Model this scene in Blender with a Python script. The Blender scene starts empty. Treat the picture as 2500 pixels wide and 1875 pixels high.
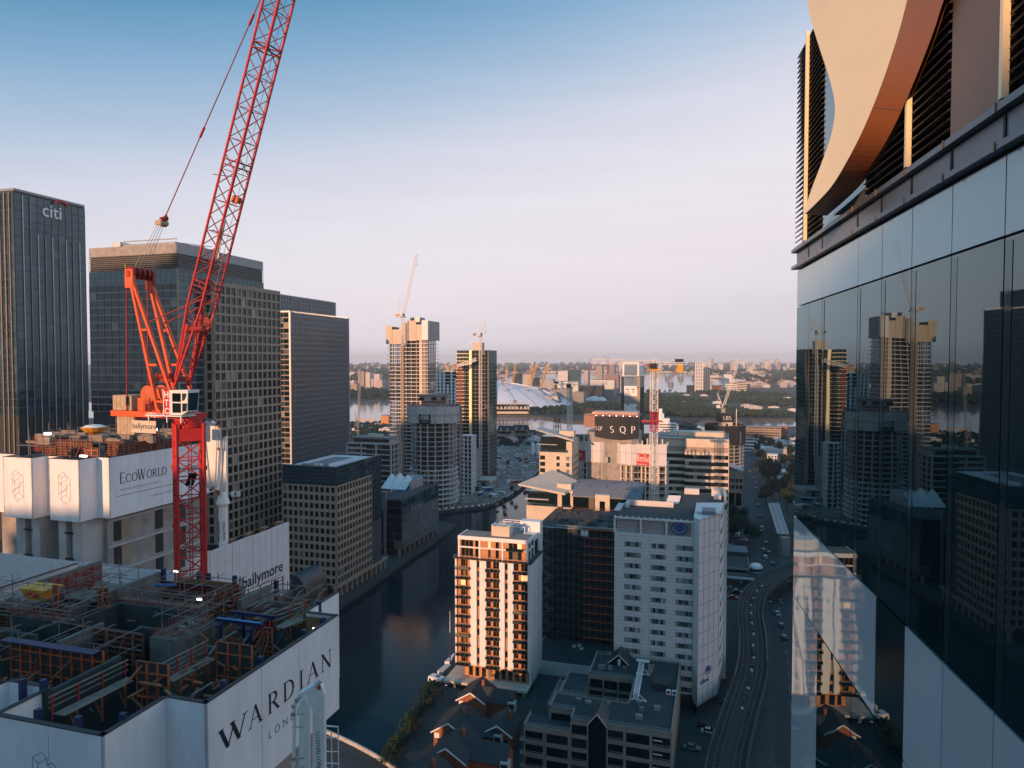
import bpy, math, random
from mathutils import Vector, Matrix
from mathutils.geometry import tessellate_polygon
RAD = math.radians
SC = bpy.context.scene
COL = SC.collection
random.seed(11)

# ------------------------------------------------------------------ camera
H = 105.0                       # eye height above the quays
FPX = 1700.0                    # focal length in photo pixels (2500 wide)
PITCH = math.atan((937.5 - 880) / FPX)
cam = bpy.data.cameras.new('camera')
cam.sensor_width = 36.0
cam.lens = 36.0 * FPX / 2500.0
cam.clip_start = 0.1
cam.clip_end = 60000
camo = bpy.data.objects.new('camera', cam)
COL.objects.link(camo)
camo.location = (0, 0, H)
camo.rotation_euler = (RAD(90) - PITCH, 0, 0)
SC.camera = camo

# ------------------------------------------------------------------ light
SUN_AZ = RAD(33)                # light travels this far right of straight ahead
SUN_EL = RAD(10.5)
TANS = math.tan(SUN_AZ)
sun = bpy.data.lights.new('sun', 'SUN')
sun.energy = 4.4
sun.angle = RAD(0.6)
sun.color = (1.0, 0.53, 0.29)
suno = bpy.data.objects.new('sun', sun)
COL.objects.link(suno)
sd = Vector((math.sin(SUN_AZ) * math.cos(SUN_EL), math.cos(SUN_AZ) * math.cos(SUN_EL), -math.sin(SUN_EL)))
suno.rotation_euler = sd.to_track_quat('-Z', 'Y').to_euler()

W = bpy.data.worlds.new('World')
SC.world = W
W.use_nodes = True
wn, wl = W.node_tree.nodes, W.node_tree.links
wn.clear()
wo = wn.new('ShaderNodeOutputWorld')
bg = wn.new('ShaderNodeBackground')
sky = wn.new('ShaderNodeTexSky')
sky.sky_type = 'NISHITA'
sky.sun_disc = False
sky.sun_elevation = SUN_EL
sky.sun_rotation = math.pi + SUN_AZ
sky.dust_density = 2.0
sky.altitude = 100
# the clear evening sky by height above the horizon, the same all round
tc = wn.new('ShaderNodeTexCoord')
sx = wn.new('ShaderNodeSeparateXYZ')
rmp = wn.new('ShaderNodeValToRGB')
wl.new(tc.outputs['Generated'], sx.inputs[0])
tl = wn.new('ShaderNodeVectorMath'); tl.operation = 'DOT_PRODUCT'; tl.inputs[1].default_value = (-.18, 0, 1)   # paler toward the south
wl.new(tc.outputs['Generated'], tl.inputs[0]); wl.new(tl.outputs['Value'], rmp.inputs[0])
SKY = [(0.0, (.72, .67, .73)), (0.05, (.79, .72, .78)), (0.12, (.84, .76, .82)), (0.21, (.80, .77, .83)),
       (0.30, (.66, .68, .79)), (0.37, (.42, .545, .71)), (0.435, (.235, .415, .62)), (0.50, (.09, .285, .475)), (0.7, (.085, .34, .58)), (1.0, (.09, .36, .63))]
el = rmp.color_ramp.elements
while len(el) < len(SKY):
    el.new(0.5)
for e, (p, c) in zip(el, SKY):
    e.position = p
    e.color = (*c, 1)
gain = wn.new('ShaderNodeVectorMath'); gain.operation = 'SCALE'; gain.inputs['Scale'].default_value = 9.7
wl.new(rmp.outputs[0], gain.inputs[0])
mx = wn.new('ShaderNodeMixRGB'); mx.inputs[0].default_value = 0.94
# faint thin cloud streaks low down
mp = wn.new('ShaderNodeMapping'); mp.inputs['Scale'].default_value = (3, 3, 30)
nz = wn.new('ShaderNodeTexNoise'); nz.inputs['Scale'].default_value = 1.3; nz.inputs['Detail'].default_value = 5
wl.new(tc.outputs['Generated'], mp.inputs[0]); wl.new(mp.outputs[0], nz.inputs['Vector'])
mr = wn.new('ShaderNodeMapRange'); mr.inputs[1].default_value = .35; mr.inputs[2].default_value = .75
mr.inputs[3].default_value = .98; mr.inputs[4].default_value = 1.02
wl.new(nz.outputs[0], mr.inputs[0])
g2 = wn.new('ShaderNodeVectorMath'); g2.operation = 'SCALE'
wl.new(gain.outputs[0], g2.inputs[0]); wl.new(mr.outputs[0], g2.inputs['Scale'])
wl.new(sky.outputs[0], mx.inputs[1]); wl.new(g2.outputs[0], mx.inputs[2])
wl.new(mx.outputs[0], bg.inputs[0])
bg.inputs[1].default_value = 0.1
wl.new(bg.outputs[0], wo.inputs[0])

vs = SC.view_settings
vs.view_transform = 'Standard'
vs.look = 'None'
vs.exposure = 0.14
vs.gamma = 1.0
vs.use_curve_mapping = False
cy = SC.cycles
cy.use_denoising = True
cy.max_bounces = 6
cy.diffuse_bounces = 2
cy.glossy_bounces = 3
cy.transmission_bounces = 2
cy.volume_bounces = 0
cy.transparent_max_bounces = 6
cy.caustics_reflective = False
cy.caustics_refractive = False
cy.sample_clamp_indirect = 4.0

# ------------------------------------------------------------------ geometry helpers
def ray(px, py):
    x = (px - 1250) / FPX
    u = -(py - 937.5) / FPX
    return Vector((x, math.cos(PITCH) + math.sin(PITCH) * u, -math.sin(PITCH) + math.cos(PITCH) * u))
def P(px, py, Y):
    d = ray(px, py)
    return Vector((0, 0, H)) + d * (Y / d.y)
def G(px, py, z=0.0):
    d = ray(px, py)
    return Vector((0, 0, H)) + d * ((z - H) / d.z)
def pix(v):
    dx, dy, dz = v[0], v[1], v[2] - H
    fw = dy * math.cos(PITCH) - dz * math.sin(PITCH)
    up = dy * math.sin(PITCH) + dz * math.cos(PITCH)
    return (1250 + FPX * dx / max(fw, .01), 937.5 - FPX * up / max(fw, .01))
TH = RAD(16.5)
def axes(th=TH):
    return Vector((math.cos(th), -math.sin(th), 0)), Vector((math.sin(th), math.cos(th), 0))
def reach(c, d, px, z):
    """length along d from c (at height z) until the point shows at photo column px"""
    lo, hi = 0.0, 900.0
    c = Vector((c[0], c[1], z))
    s = 1 if pix(c + d * .01)[0] < px else -1
    for _ in range(50):
        m = (lo + hi) / 2
        q = c + d * m
        if q.y > 1 and (pix(q)[0] - px) * s < 0:
            lo = m
        else:
            hi = m
    return lo

class MB:
    def __init__(s):
        s.v, s.f, s.m = [], [], []
    def face(s, pts, m=0):
        n = len(s.v)
        s.v += [tuple(p) for p in pts]
        s.f.append(tuple(range(n, n + len(pts)))); s.m.append(m)
    def hexa(s, c, m=0):
        n = len(s.v)
        s.v += [tuple(p) for p in c]
        for q in ((0, 3, 2, 1), (4, 5, 6, 7), (0, 1, 5, 4), (1, 2, 6, 5), (2, 3, 7, 6), (3, 0, 4, 7)):
            s.f.append(tuple(n + i for i in q)); s.m.append(m)
        return s
    def box(s, x0, x1, y0, y1, z0, z1, m=0):
        return s.hexa([(x0, y0, z0), (x1, y0, z0), (x1, y1, z0), (x0, y1, z0), (x0, y0, z1), (x1, y0, z1), (x1, y1, z1), (x0, y1, z1)], m)
    def bar(s, p, q, w, h=None, m=0, up=(0, 0, 1)):
        p, q = Vector(p), Vector(q)
        h = h or w
        d = (q - p)
        if d.length < 1e-6:
            return s
        d.normalize()
        u = Vector(up)
        if abs(d.dot(u)) > .97:
            u = Vector((0, 1, 0)) if abs(d.y) < .9 else Vector((1, 0, 0))
        r = d.cross(u).normalized() * w / 2
        u = r.cross(d).normalized() * h / 2
        return s.hexa([p - r - u, p + r - u, p + r + u, p - r + u, q - r - u, q + r - u, q + r + u, q - r + u], m)
    def tube(s, p, q, r, r2=None, n=8, m=0, cap=True):
        p, q = Vector(p), Vector(q)
        r2 = r if r2 is None else r2
        d = (q - p).normalized()
        u = Vector((0, 0, 1)) if abs(d.z) < .95 else Vector((1, 0, 0))
        a = d.cross(u).normalized(); b = a.cross(d)
        k = len(s.v)
        for c, rr in ((p, r), (q, r2)):
            for i in range(n):
                t = 2 * math.pi * i / n
                s.v.append(tuple(c + (a * math.cos(t) + b * math.sin(t)) * rr))
        for i in range(n):
            j = (i + 1) % n
            s.f.append((k + i, k + n + i, k + n + j, k + j)); s.m.append(m)
        if cap:
            s.f.append(tuple(k + i for i in range(n))); s.m.append(m)
            s.f.append(tuple(k + n + i for i in reversed(range(n)))); s.m.append(m)
        return s
    def prism(s, poly, z0, z1, m=0, mt=None, bottom=True):
        """poly: ccw list of (x,y); z1 may be a list of heights"""
        n = len(poly); k = len(s.v)
        zz = z1 if isinstance(z1, (list, tuple)) else [z1] * n
        s.v += [(p[0], p[1], z0) for p in poly] + [(p[0], p[1], z) for p, z in zip(poly, zz)]
        for i in range(n):
            j = (i + 1) % n
            s.f.append((k + i, k + j, k + n + j, k + n + i)); s.m.append(m)
        tris = tessellate_polygon([[Vector((p[0], p[1], 0)) for p in poly]])
        for t in tris:
            a, b, c = [Vector((*poly[i][:2], 0)) for i in t]
            if (b - a).cross(c - a).z < 0:
                t = (t[0], t[2], t[1])
            s.f.append(tuple(k + n + i for i in t)); s.m.append(m if mt is None else mt)
            if bottom:
                s.f.append(tuple(k + i for i in reversed(t))); s.m.append(m)
        return s
    def lathe(s, prof, n=32, c=(0, 0), m=0, a0=0, a1=2 * math.pi):
        k = len(s.v); full = abs(a1 - a0 - 2 * math.pi) < 1e-4
        cols = n if full else n + 1
        for i in range(cols):
            t = a0 + (a1 - a0) * i / n
            for r, z in prof:
                s.v.append((c[0] + r * math.cos(t), c[1] + r * math.sin(t), z))
        L = len(prof)
        for i in range(n):
            j = (i + 1) % cols
            for q in range(L - 1):
                s.f.append((k + i * L + q, k + j * L + q, k + j * L + q + 1, k + i * L + q + 1)); s.m.append(m)
        return s
    def mesh(s, name, mats, smooth=False):
        me = bpy.data.meshes.new(name)
        me.from_pydata(s.v, [], s.f)
        for mt in (mats if isinstance(mats, (list, tuple)) else [mats]):
            me.materials.append(M[mt] if isinstance(mt, str) else mt)
        me.polygons.foreach_set('material_index', s.m)
        if smooth:
            me.polygons.foreach_set('use_smooth', [True] * len(me.polygons))
        me.update()
        return me
    def build(s, name, mats, parent=None, smooth=False, stuff=False):
        o = bpy.data.objects.new(name, s.mesh(name, mats, smooth))
        COL.objects.link(o)
        if parent is not None:
            o.parent = parent
        if stuff:
            o['kind'] = 'stuff'
        return o

def tag(o, label, cat, group=None):
    o['label'] = label; o['category'] = cat
    if group:
        o['group'] = group
    return o
def thing(name, label, cat, loc=(0, 0, 0), rz=0.0, group=None):
    o = bpy.data.objects.new(name, None)
    o.empty_display_size = .5
    COL.objects.link(o)
    o.location = loc; o.rotation_euler = (0, 0, rz)
    return tag(o, label, cat, group)
def struct(o):
    o['kind'] = 'structure'
    return o
def copy_tree(o, parent=None):
    c = o.copy(); COL.objects.link(c)
    if parent is not None:
        c.parent = parent
    for ch in KIDS(o):
        copy_tree(ch, c)
    return c
def KIDS(o):
    return [c for c in COL.objects if c.parent == o]
def inst(name, me, parent, loc=(0, 0, 0), rot=(0, 0, 0), scale=(1, 1, 1)):
    o = bpy.data.objects.new(name, me)
    COL.objects.link(o)
    if parent is not None:
        o.parent = parent
    o.location = loc; o.rotation_euler = rot; o.scale = scale
    return o

# ------------------------------------------------------------------ materials
M = {}
def nodes(name):
    m = bpy.data.materials.new(name)
    m.use_nodes = True
    nt = m.node_tree
    return m, nt, nt.nodes, nt.links, nt.nodes['Principled BSDF']
def mat(name, col, rough=.7, metal=0.0, var=.15, scale=.4, bump=0.0, ovar=0.0, spec=.5, stretch=(1, 1, 1), emit=None, es=1.0):
    m, nt, n, l, b = nodes(name)
    b.inputs['Roughness'].default_value = rough
    b.inputs['Metallic'].default_value = metal
    b.inputs['Specular IOR Level'].default_value = spec
    g = n.new('ShaderNodeNewGeometry')
    mpn = n.new('ShaderNodeMapping'); mpn.inputs['Scale'].default_value = stretch
    l.new(g.outputs['Position'], mpn.inputs[0])
    t = n.new('ShaderNodeTexNoise')
    t.inputs['Scale'].default_value = scale; t.inputs['Detail'].default_value = 6; t.inputs['Roughness'].default_value = .65
    l.new(mpn.outputs[0], t.inputs['Vector'])
    r = n.new('ShaderNodeMapRange')
    r.inputs[1].default_value = .3; r.inputs[2].default_value = .7
    r.inputs[3].default_value = 1 - var; r.inputs[4].default_value = 1 + var
    l.new(t.outputs[0], r.inputs[0])
    src = r.outputs[0]
    if ovar:
        oi = n.new('ShaderNodeObjectInfo')
        r2 = n.new('ShaderNodeMapRange'); r2.inputs[3].default_value = 1 - ovar; r2.inputs[4].default_value = 1 + ovar
        l.new(oi.outputs['Random'], r2.inputs[0])
        mm = n.new('ShaderNodeMath'); mm.operation = 'MULTIPLY'
        l.new(src, mm.inputs[0]); l.new(r2.outputs[0], mm.inputs[1]); src = mm.outputs[0]
    sc = n.new('ShaderNodeVectorMath'); sc.operation = 'SCALE'
    sc.inputs[0].default_value = col
    l.new(src, sc.inputs['Scale'])
    l.new(sc.outputs[0], b.inputs['Base Color'])
    if bump:
        bn = n.new('ShaderNodeBump'); bn.inputs['Strength'].default_value = bump; bn.inputs['Distance'].default_value = .05
        l.new(t.outputs[0], bn.inputs['Height']); l.new(bn.outputs[0], b.inputs['Normal'])
    if emit:
        b.inputs['Emission Color'].default_value = (*emit, 1)
        b.inputs['Emission Strength'].default_value = es
    M[name] = m
    return m
def glass(name, cols, rough=.06, wob=.02, wscale=.25, ior=1.55, tint=(.74, .93, 1.0)):
    """window glass over a dim room; each pane has its own tone (object random)"""
    m, nt, n, l, b = nodes(name)
    n.remove(b)
    b = n.new('ShaderNodeBsdfDiffuse'); gl = n.new('ShaderNodeBsdfGlossy'); fr = n.new('ShaderNodeFresnel'); mxs = n.new('ShaderNodeMixShader')
    gl.inputs['Color'].default_value = (*tint, 1); gl.inputs['Roughness'].default_value = rough; fr.inputs['IOR'].default_value = ior
    l.new(fr.outputs[0], mxs.inputs[0]); l.new(b.outputs[0], mxs.inputs[1]); l.new(gl.outputs[0], mxs.inputs[2])
    l.new(mxs.outputs[0], n['Material Output'].inputs[0])
    oi = n.new('ShaderNodeObjectInfo')
    cr = n.new('ShaderNodeValToRGB'); cr.color_ramp.interpolation = 'CONSTANT'
    e = cr.color_ramp.elements
    while len(e) < len(cols):
        e.new(.5)
    for x, (p, c) in zip(e, cols):
        x.position = p; x.color = (*c, 1)
    l.new(oi.outputs['Random'], cr.inputs[0])
    l.new(cr.outputs[0], b.inputs['Color'])
    g = n.new('ShaderNodeNewGeometry')
    t = n.new('ShaderNodeTexNoise'); t.inputs['Scale'].default_value = wscale; t.inputs['Detail'].default_value = 2
    l.new(g.outputs['Position'], t.inputs['Vector'])
    bn = n.new('ShaderNodeBump'); bn.inputs['Strength'].default_value = 1.0; bn.inputs['Distance'].default_value = wob
    l.new(t.outputs[0], bn.inputs['Height']); l.new(bn.outputs[0], gl.inputs['Normal'])
    M[name] = m
    return m
DK = (.006, .012, .014)
glass('win', [(0, DK), (.3, (.012, .02, .022)), (.62, (.022, .032, .034)), (.8, (.06, .065, .06)), (.9, (.13, .13, .115)), (.965, (.34, .30, .23))], rough=.08)
glass('win_blue', [(0, (.010, .030, .042)), (.3, (.016, .042, .056)), (.6, (.024, .054, .070)), (.9, (.05, .08, .09))], rough=.05, wob=.05, ior=1.75, tint=(.66, .92, 1.0))
glass('win_dark', [(0, (.004, .009, .010)), (.6, (.010, .016, .017)), (.86, (.04, .042, .04)), (.955, (.17, .15, .115))], rough=.1)
glass('win_hotel', [(0, (.03, .05, .055)), (.3, (.09, .125, .13)), (.5, (.02, .03, .03)), (.65, (.2, .24, .24)), (.88, (.36, .39, .38))], rough=.1)
mat('lit', (.5, .35, .2), emit=(1.0, .62, .28), es=.9)
mat('lamp', (.9, .9, .9), emit=(1.0, .93, .8), es=5.0)
mat('conc', (.33, .31, .28), .85, var=.3, scale=.5, bump=.3)
mat('conc_w', (.15, .145, .13), .85, var=.45, scale=.9, bump=.3)
mat('conc_l', (.46, .45, .43), .85, var=.22, scale=.4, bump=.2)
mat('conc_d', (.042, .050, .050), .9, var=.4, scale=.6, bump=.3)
mat('stone', (.34, .27, .205), .75, var=.12, scale=.35)
mat('stone_d', (.22, .20, .165), .75, var=.15, scale=.35)
mat('cream', (.62, .53, .42), .8, var=.1, scale=.3)
mat('white', (.78, .77, .76), .55, var=.06, scale=.25)
mat('panel', (.82, .82, .83), .5, var=.10, scale=.5, stretch=(1.5, 1.5, .35), bump=.5)
mat('hotel', (.60, .585, .57), .5, var=.07, scale=.25)
mat('hotel_d', (.22, .215, .205), .6, var=.1, scale=.3)
mat('steel', (.24, .27, .29), .45, .6, var=.1)
mat('alu', (.50, .52, .55), .4, .7, var=.1)
mat('dark', (.018, .022, .024), .6, var=.3)
mat('black', (.006, .009, .010), .6, var=.2)
mat('ink', (.012, .016, .022), .7, var=.1)
mat('greyink', (.33, .35, .40), .7, var=.05)
mat('roof', (.034, .044, .050), .9, var=.25, scale=.3)
mat('roof_w', (.66, .66, .68), .7, var=.12, scale=.2)
mat('roof_g', (.17, .18, .20), .6, var=.15, scale=.3)
mat('slate', (.034, .035, .038), .75, var=.3, scale=1.2, bump=.4)
mat('brick_o', (.31, .105, .05), .85, var=.2, scale=1.5)
mat('clad_o', (.55, .24, .10), .7, var=.12, scale=.5)
mat('red', (.50, .026, .024), .45, var=.14, scale=.8)
mat('crane_sunlit', (.78, .12, .035), .45, var=.14, scale=.8)  # red crane paint with the orange sunlight put into its colour
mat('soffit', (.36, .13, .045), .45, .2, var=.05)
mat('red_d', (.26, .02, .016), .5, var=.2, scale=.8)
mat('orange', (.58, .13, .05), .5, var=.25, scale=1.5)
mat('rust', (.30, .085, .04), .75, var=.4, scale=2.0)
mat('ply', (.30, .15, .065), .8, var=.3, scale=1.5)
mat('timber', (.26, .21, .165), .85, var=.35, scale=2.5)
mat('yellow', (.75, .36, .03), .5, var=.12)
mat('blue_e', (.014, .06, .26), .5)
mat('blue', (.008, .020, .075), .5, var=.2)
mat('blue_l', (.05, .22, .55), .5, var=.1)
mat('green', (.02, .30, .12), .6)
mat('greenwall', (.02, .042, .04), .8, var=.3)
mat('boom', (.86, .83, .78), .4, var=.08, scale=2.0)
mat('galv_d', (.20, .19, .175), .6, .3, var=.3, scale=2)
mat('galv', (.48, .48, .47), .5, .5, var=.15, scale=2)
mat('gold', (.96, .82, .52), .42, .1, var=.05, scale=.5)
mat('bronze', (.20, .115, .065), .4, .4, var=.06, scale=.5)
mat('louvre', (.05, .05, .05), .45, .5, var=.1)
mat('cap', (.05, .065, .075), .35, .5, var=.1, scale=.8)
mat('fascia', (.17, .20, .22), .4, .3, var=.06, scale=.8)
mat('weight', (.46, .36, .25), .85, var=.2, scale=2)
mat('mesh_w', (.66, .65, .66), .8, var=.06, scale=.8)
mat('asphalt', (.022, .030, .034), .9, var=.25, scale=.15)
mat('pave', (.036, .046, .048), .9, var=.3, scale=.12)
mat('site', (.20, .18, .165), .9, var=.45, scale=.05)
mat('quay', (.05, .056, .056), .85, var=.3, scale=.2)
mat('line', (.16, .16, .16), .8)
mat('rail', (.16, .15, .14), .5, .6)
mat('ballast', (.026, .028, .028), .95, var=.4, scale=.5)
mat('mud', (.085, .08, .065), .9, var=.3, scale=.03)
mat('bark', (.06, .045, .03), .9, var=.3)
mat('o2', (.74, .76, .82), .55, var=.05, scale=.02)
mat('mast_y', (.78, .42, .10), .55, var=.06)
mat('hull_d', (.02, .02, .022), .5)
mat('cran_w', (.72, .68, .64), .5, var=.12, scale=.5)
for i, c in enumerate([(.6, .6, .6), (.03, .03, .035), (.25, .26, .28), (.35, .02, .02), (.03, .06, .16)]):
    mat('car%d' % i, c, .25, .2, var=.02)
def leafmat(name, col):
    m, nt, n, l, b = nodes(name)
    b.inputs['Roughness'].default_value = .75
    b.inputs['Specular IOR Level'].default_value = .2
    g = n.new('ShaderNodeNewGeometry')
    t = n.new('ShaderNodeTexNoise'); t.inputs['Scale'].default_value = .35; t.inputs['Detail'].default_value = 4
    l.new(g.outputs['Position'], t.inputs['Vector'])
    r = n.new('ShaderNodeMapRange'); r.inputs[1].default_value = .3; r.inputs[2].default_value = .7; r.inputs[3].default_value = .55; r.inputs[4].default_value = 1.5
    l.new(t.outputs[0], r.inputs[0])
    sc = n.new('ShaderNodeVectorMath'); sc.operation = 'SCALE'; sc.inputs[0].default_value = col
    l.new(r.outputs[0], sc.inputs['Scale']); l.new(sc.outputs[0], b.inputs['Base Color'])
    M[name] = m
leafmat('leaf', (.024, .042, .026))
leafmat('leaf_d', (.016, .034, .024))
leafmat('grass', (.045, .058, .040))
def water(name, col, rough, bscale, bump, spec=.5):
    m, nt, n, l, b = nodes(name)
    b.inputs['Base Color'].default_value = (*col, 1)
    b.inputs['Roughness'].default_value = rough
    b.inputs['IOR'].default_value = 1.33
    b.inputs['Specular IOR Level'].default_value = spec
    g = n.new('ShaderNodeNewGeometry')
    t = n.new('ShaderNodeTexNoise'); t.inputs['Scale'].default_value = bscale; t.inputs['Detail'].default_value = 4
    l.new(g.outputs['Position'], t.inputs['Vector'])
    bn = n.new('ShaderNodeBump'); bn.inputs['Strength'].default_value = 1; bn.inputs['Distance'].default_value = bump
    l.new(t.outputs[0], bn.inputs['Height']); l.new(bn.outputs[0], b.inputs['Normal'])
    M[name] = m
water('river', (.26, .275, .30), .08, .05, .06)
water('dock', (.002, .018, .026), .10, .4, .04, .22)
def citymat(name, cols, u=3.2, h=3.2, fr=(.28, .72), dark=.25):
    """far blocks: own tone per building, rows of windows too far off to build"""
    m, nt, n, l, b = nodes(name)
    b.inputs['Roughness'].default_value = .8
    oi = n.new('ShaderNodeObjectInfo')
    cr = n.new('ShaderNodeValToRGB'); cr.color_ramp.interpolation = 'CONSTANT'
    e = cr.color_ramp.elements
    while len(e) < len(cols):
        e.new(.5)
    for i, (x, c) in enumerate(zip(e, cols)):
        x.position = i / len(cols); x.color = (*c, 1)
    l.new(oi.outputs['Random'], cr.inputs[0])
    tcn = n.new('ShaderNodeTexCoord'); s = n.new('ShaderNodeSeparateXYZ'); l.new(tcn.outputs['Object'], s.inputs[0])
    def mth(op, a, bb):
        k = n.new('ShaderNodeMath'); k.operation = op
        for i, q in enumerate((a, bb)):
            if isinstance(q, (int, float)):
                k.inputs[i].default_value = q
            else:
                l.new(q, k.inputs[i])
        return k.outputs[0]
    def win(v, size):
        q = mth('FRACT', mth('DIVIDE', v, size), 0)
        return mth('MULTIPLY', mth('GREATER_THAN', q, fr[0]), mth('LESS_THAN', q, fr[1]))
    mask = mth('MULTIPLY', win(mth('ADD', s.outputs[0], s.outputs[1]), u), win(s.outputs[2], h))
    g = n.new('ShaderNodeNewGeometry'); s2 = n.new('ShaderNodeSeparateXYZ'); l.new(g.outputs['Normal'], s2.inputs[0])
    mask = mth('MULTIPLY', mask, mth('LESS_THAN', s2.outputs[2], .5))
    mixn = n.new('ShaderNodeMixRGB'); l.new(mask, mixn.inputs[0]); l.new(cr.outputs[0], mixn.inputs[1])
    mixn.inputs[2].default_value = (.035, .045, .055, 1)
    l.new(mixn.outputs[0], b.inputs['Base Color'])
    M[name] = m
citymat('city', [(.55, .47, .42), (.40, .33, .28), (.62, .60, .58), (.34, .22, .17), (.48, .44, .42), (.26, .26, .28), (.58, .50, .44), (.42, .28, .21)])
citymat('city_w', [(.68, .65, .62), (.60, .55, .52), (.72, .70, .68)], u=4, fr=(.3, .7))

# ------------------------------------------------------------------ facade helpers
UNIT = {}
def unit_pane(m):
    if m not in UNIT:
        UNIT[m] = MB().box(-.5, .5, -.5, .5, -.5, .5).mesh('window_pane', m)
    return UNIT[m]
class Panes:
    """collects panes of one building; the largest 290 in view become objects, the rest one part"""
    def __init__(s, root):
        s.root = root; s.L = []
    def add(s, face, u, z, w, h, off, m, t=.08):
        s.L.append((face, u, z, w, h, off, m, t))
    def done(s, name='window', cap=290):
        mw = Matrix.Translation(s.root.location) @ Matrix.Rotation(s.root.rotation_euler[2], 4, 'Z')
        def size(p):
            face, u, z, w, h, off, m, t = p
            c = mw @ Vector((u, off, z) if face in 'FB' else (off, u, z))
            x, y = pix(c)
            vis = 1 if (c.y > 1 and -30 < x < 2530 and -30 < y < 1905) else .001
            return -w * h / max(c.y, 1) ** 2 * vis
        s.L.sort(key=size)
        for face, u, z, w, h, off, m, t in s.L[:cap]:
            if face in 'FB':
                inst(name, unit_pane(m), s.root, (u, off, z), (0, 0, 0), (w, t, h))
            else:
                inst(name, unit_pane(m), s.root, (off, u, z), (0, 0, math.pi / 2), (w, t, h))
        rest = {}
        for face, u, z, w, h, off, m, t in s.L[cap:]:
            b = rest.setdefault(m, MB())
            if face in 'FB':
                b.box(u - w / 2, u + w / 2, off - t / 2, off + t / 2, z - h / 2, z + h / 2)
            else:
                b.box(off - t / 2, off + t / 2, u - w / 2, u + w / 2, z - h / 2, z + h / 2)
        for m, b in rest.items():
            b.build('far_' + name + 's', m, s.root, stuff=True)
def grid(pool, mb, face, u0, u1, z0, z1, nx, nz, pier, sp, off=0.0, d=.4, pm='win', wm=0, rec=.06, skip=None):
    """stone or metal grid with recessed panes on the F (front, -y) or R (right, +x) face"""
    cw, ch = (u1 - u0) / nx, (z1 - z0) / nz
    sg = -1 if face == 'F' else 1
    def bx(a, b, z_0, z_1, dd):
        o0, o1 = sorted((off, off + sg * dd))
        if face == 'F':
            mb.box(a, b, o0, o1, z_0, z_1, wm)
        else:
            mb.box(o0, o1, a, b, z_0, z_1, wm)
    if pier:
        for i in range(nx + 1):
            a = u0 + i * cw
            bx(max(a - pier / 2, u0), min(a + pier / 2, u1), z0, z1, d)
    if sp:
        for j in range(nz + 1):
            zc = z0 + j * ch
            bx(u0, u1, max(zc - sp / 2, z0 + .01), min(zc + sp / 2, z1 - .01), d - .05)
    for i in range(nx):
        for j in range(nz):
            if skip and skip(i, j):
                continue
            pool.add(face, u0 + (i + .5) * cw, z0 + (j + .5) * ch, cw - pier - .02, ch - sp - .02, off + sg * rec, pm)

def text(s, size, m, parent, o, r, u, name='lettering', shear=0.0, ext=.02, align='LEFT', space=1.0, off=0.0):
    """flat lettering: o origin, r reading direction, u up (parent space)"""
    cu = bpy.data.curves.new(name, 'FONT')
    cu.body = s; cu.size = size; cu.shear = shear; cu.extrude = ext; cu.align_x = align; cu.space_character = space; cu.offset = off
    cu.resolution_u = 3
    tmp = bpy.data.objects.new('tmp', cu)
    COL.objects.link(tmp)
    me = bpy.data.meshes.new_from_object(tmp)
    bpy.data.objects.remove(tmp)
    me.materials.clear(); me.materials.append(M[m])
    ob = bpy.data.objects.new(name, me)
    COL.objects.link(ob)
    r = Vector(r).normalized(); u = Vector(u).normalized(); n = r.cross(u)
    mt = Matrix((r, u, n)).transposed().to_4x4(); mt.translation = Vector(o)
    ob.parent = parent
    ob.matrix_basis = mt
    return ob
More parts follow.
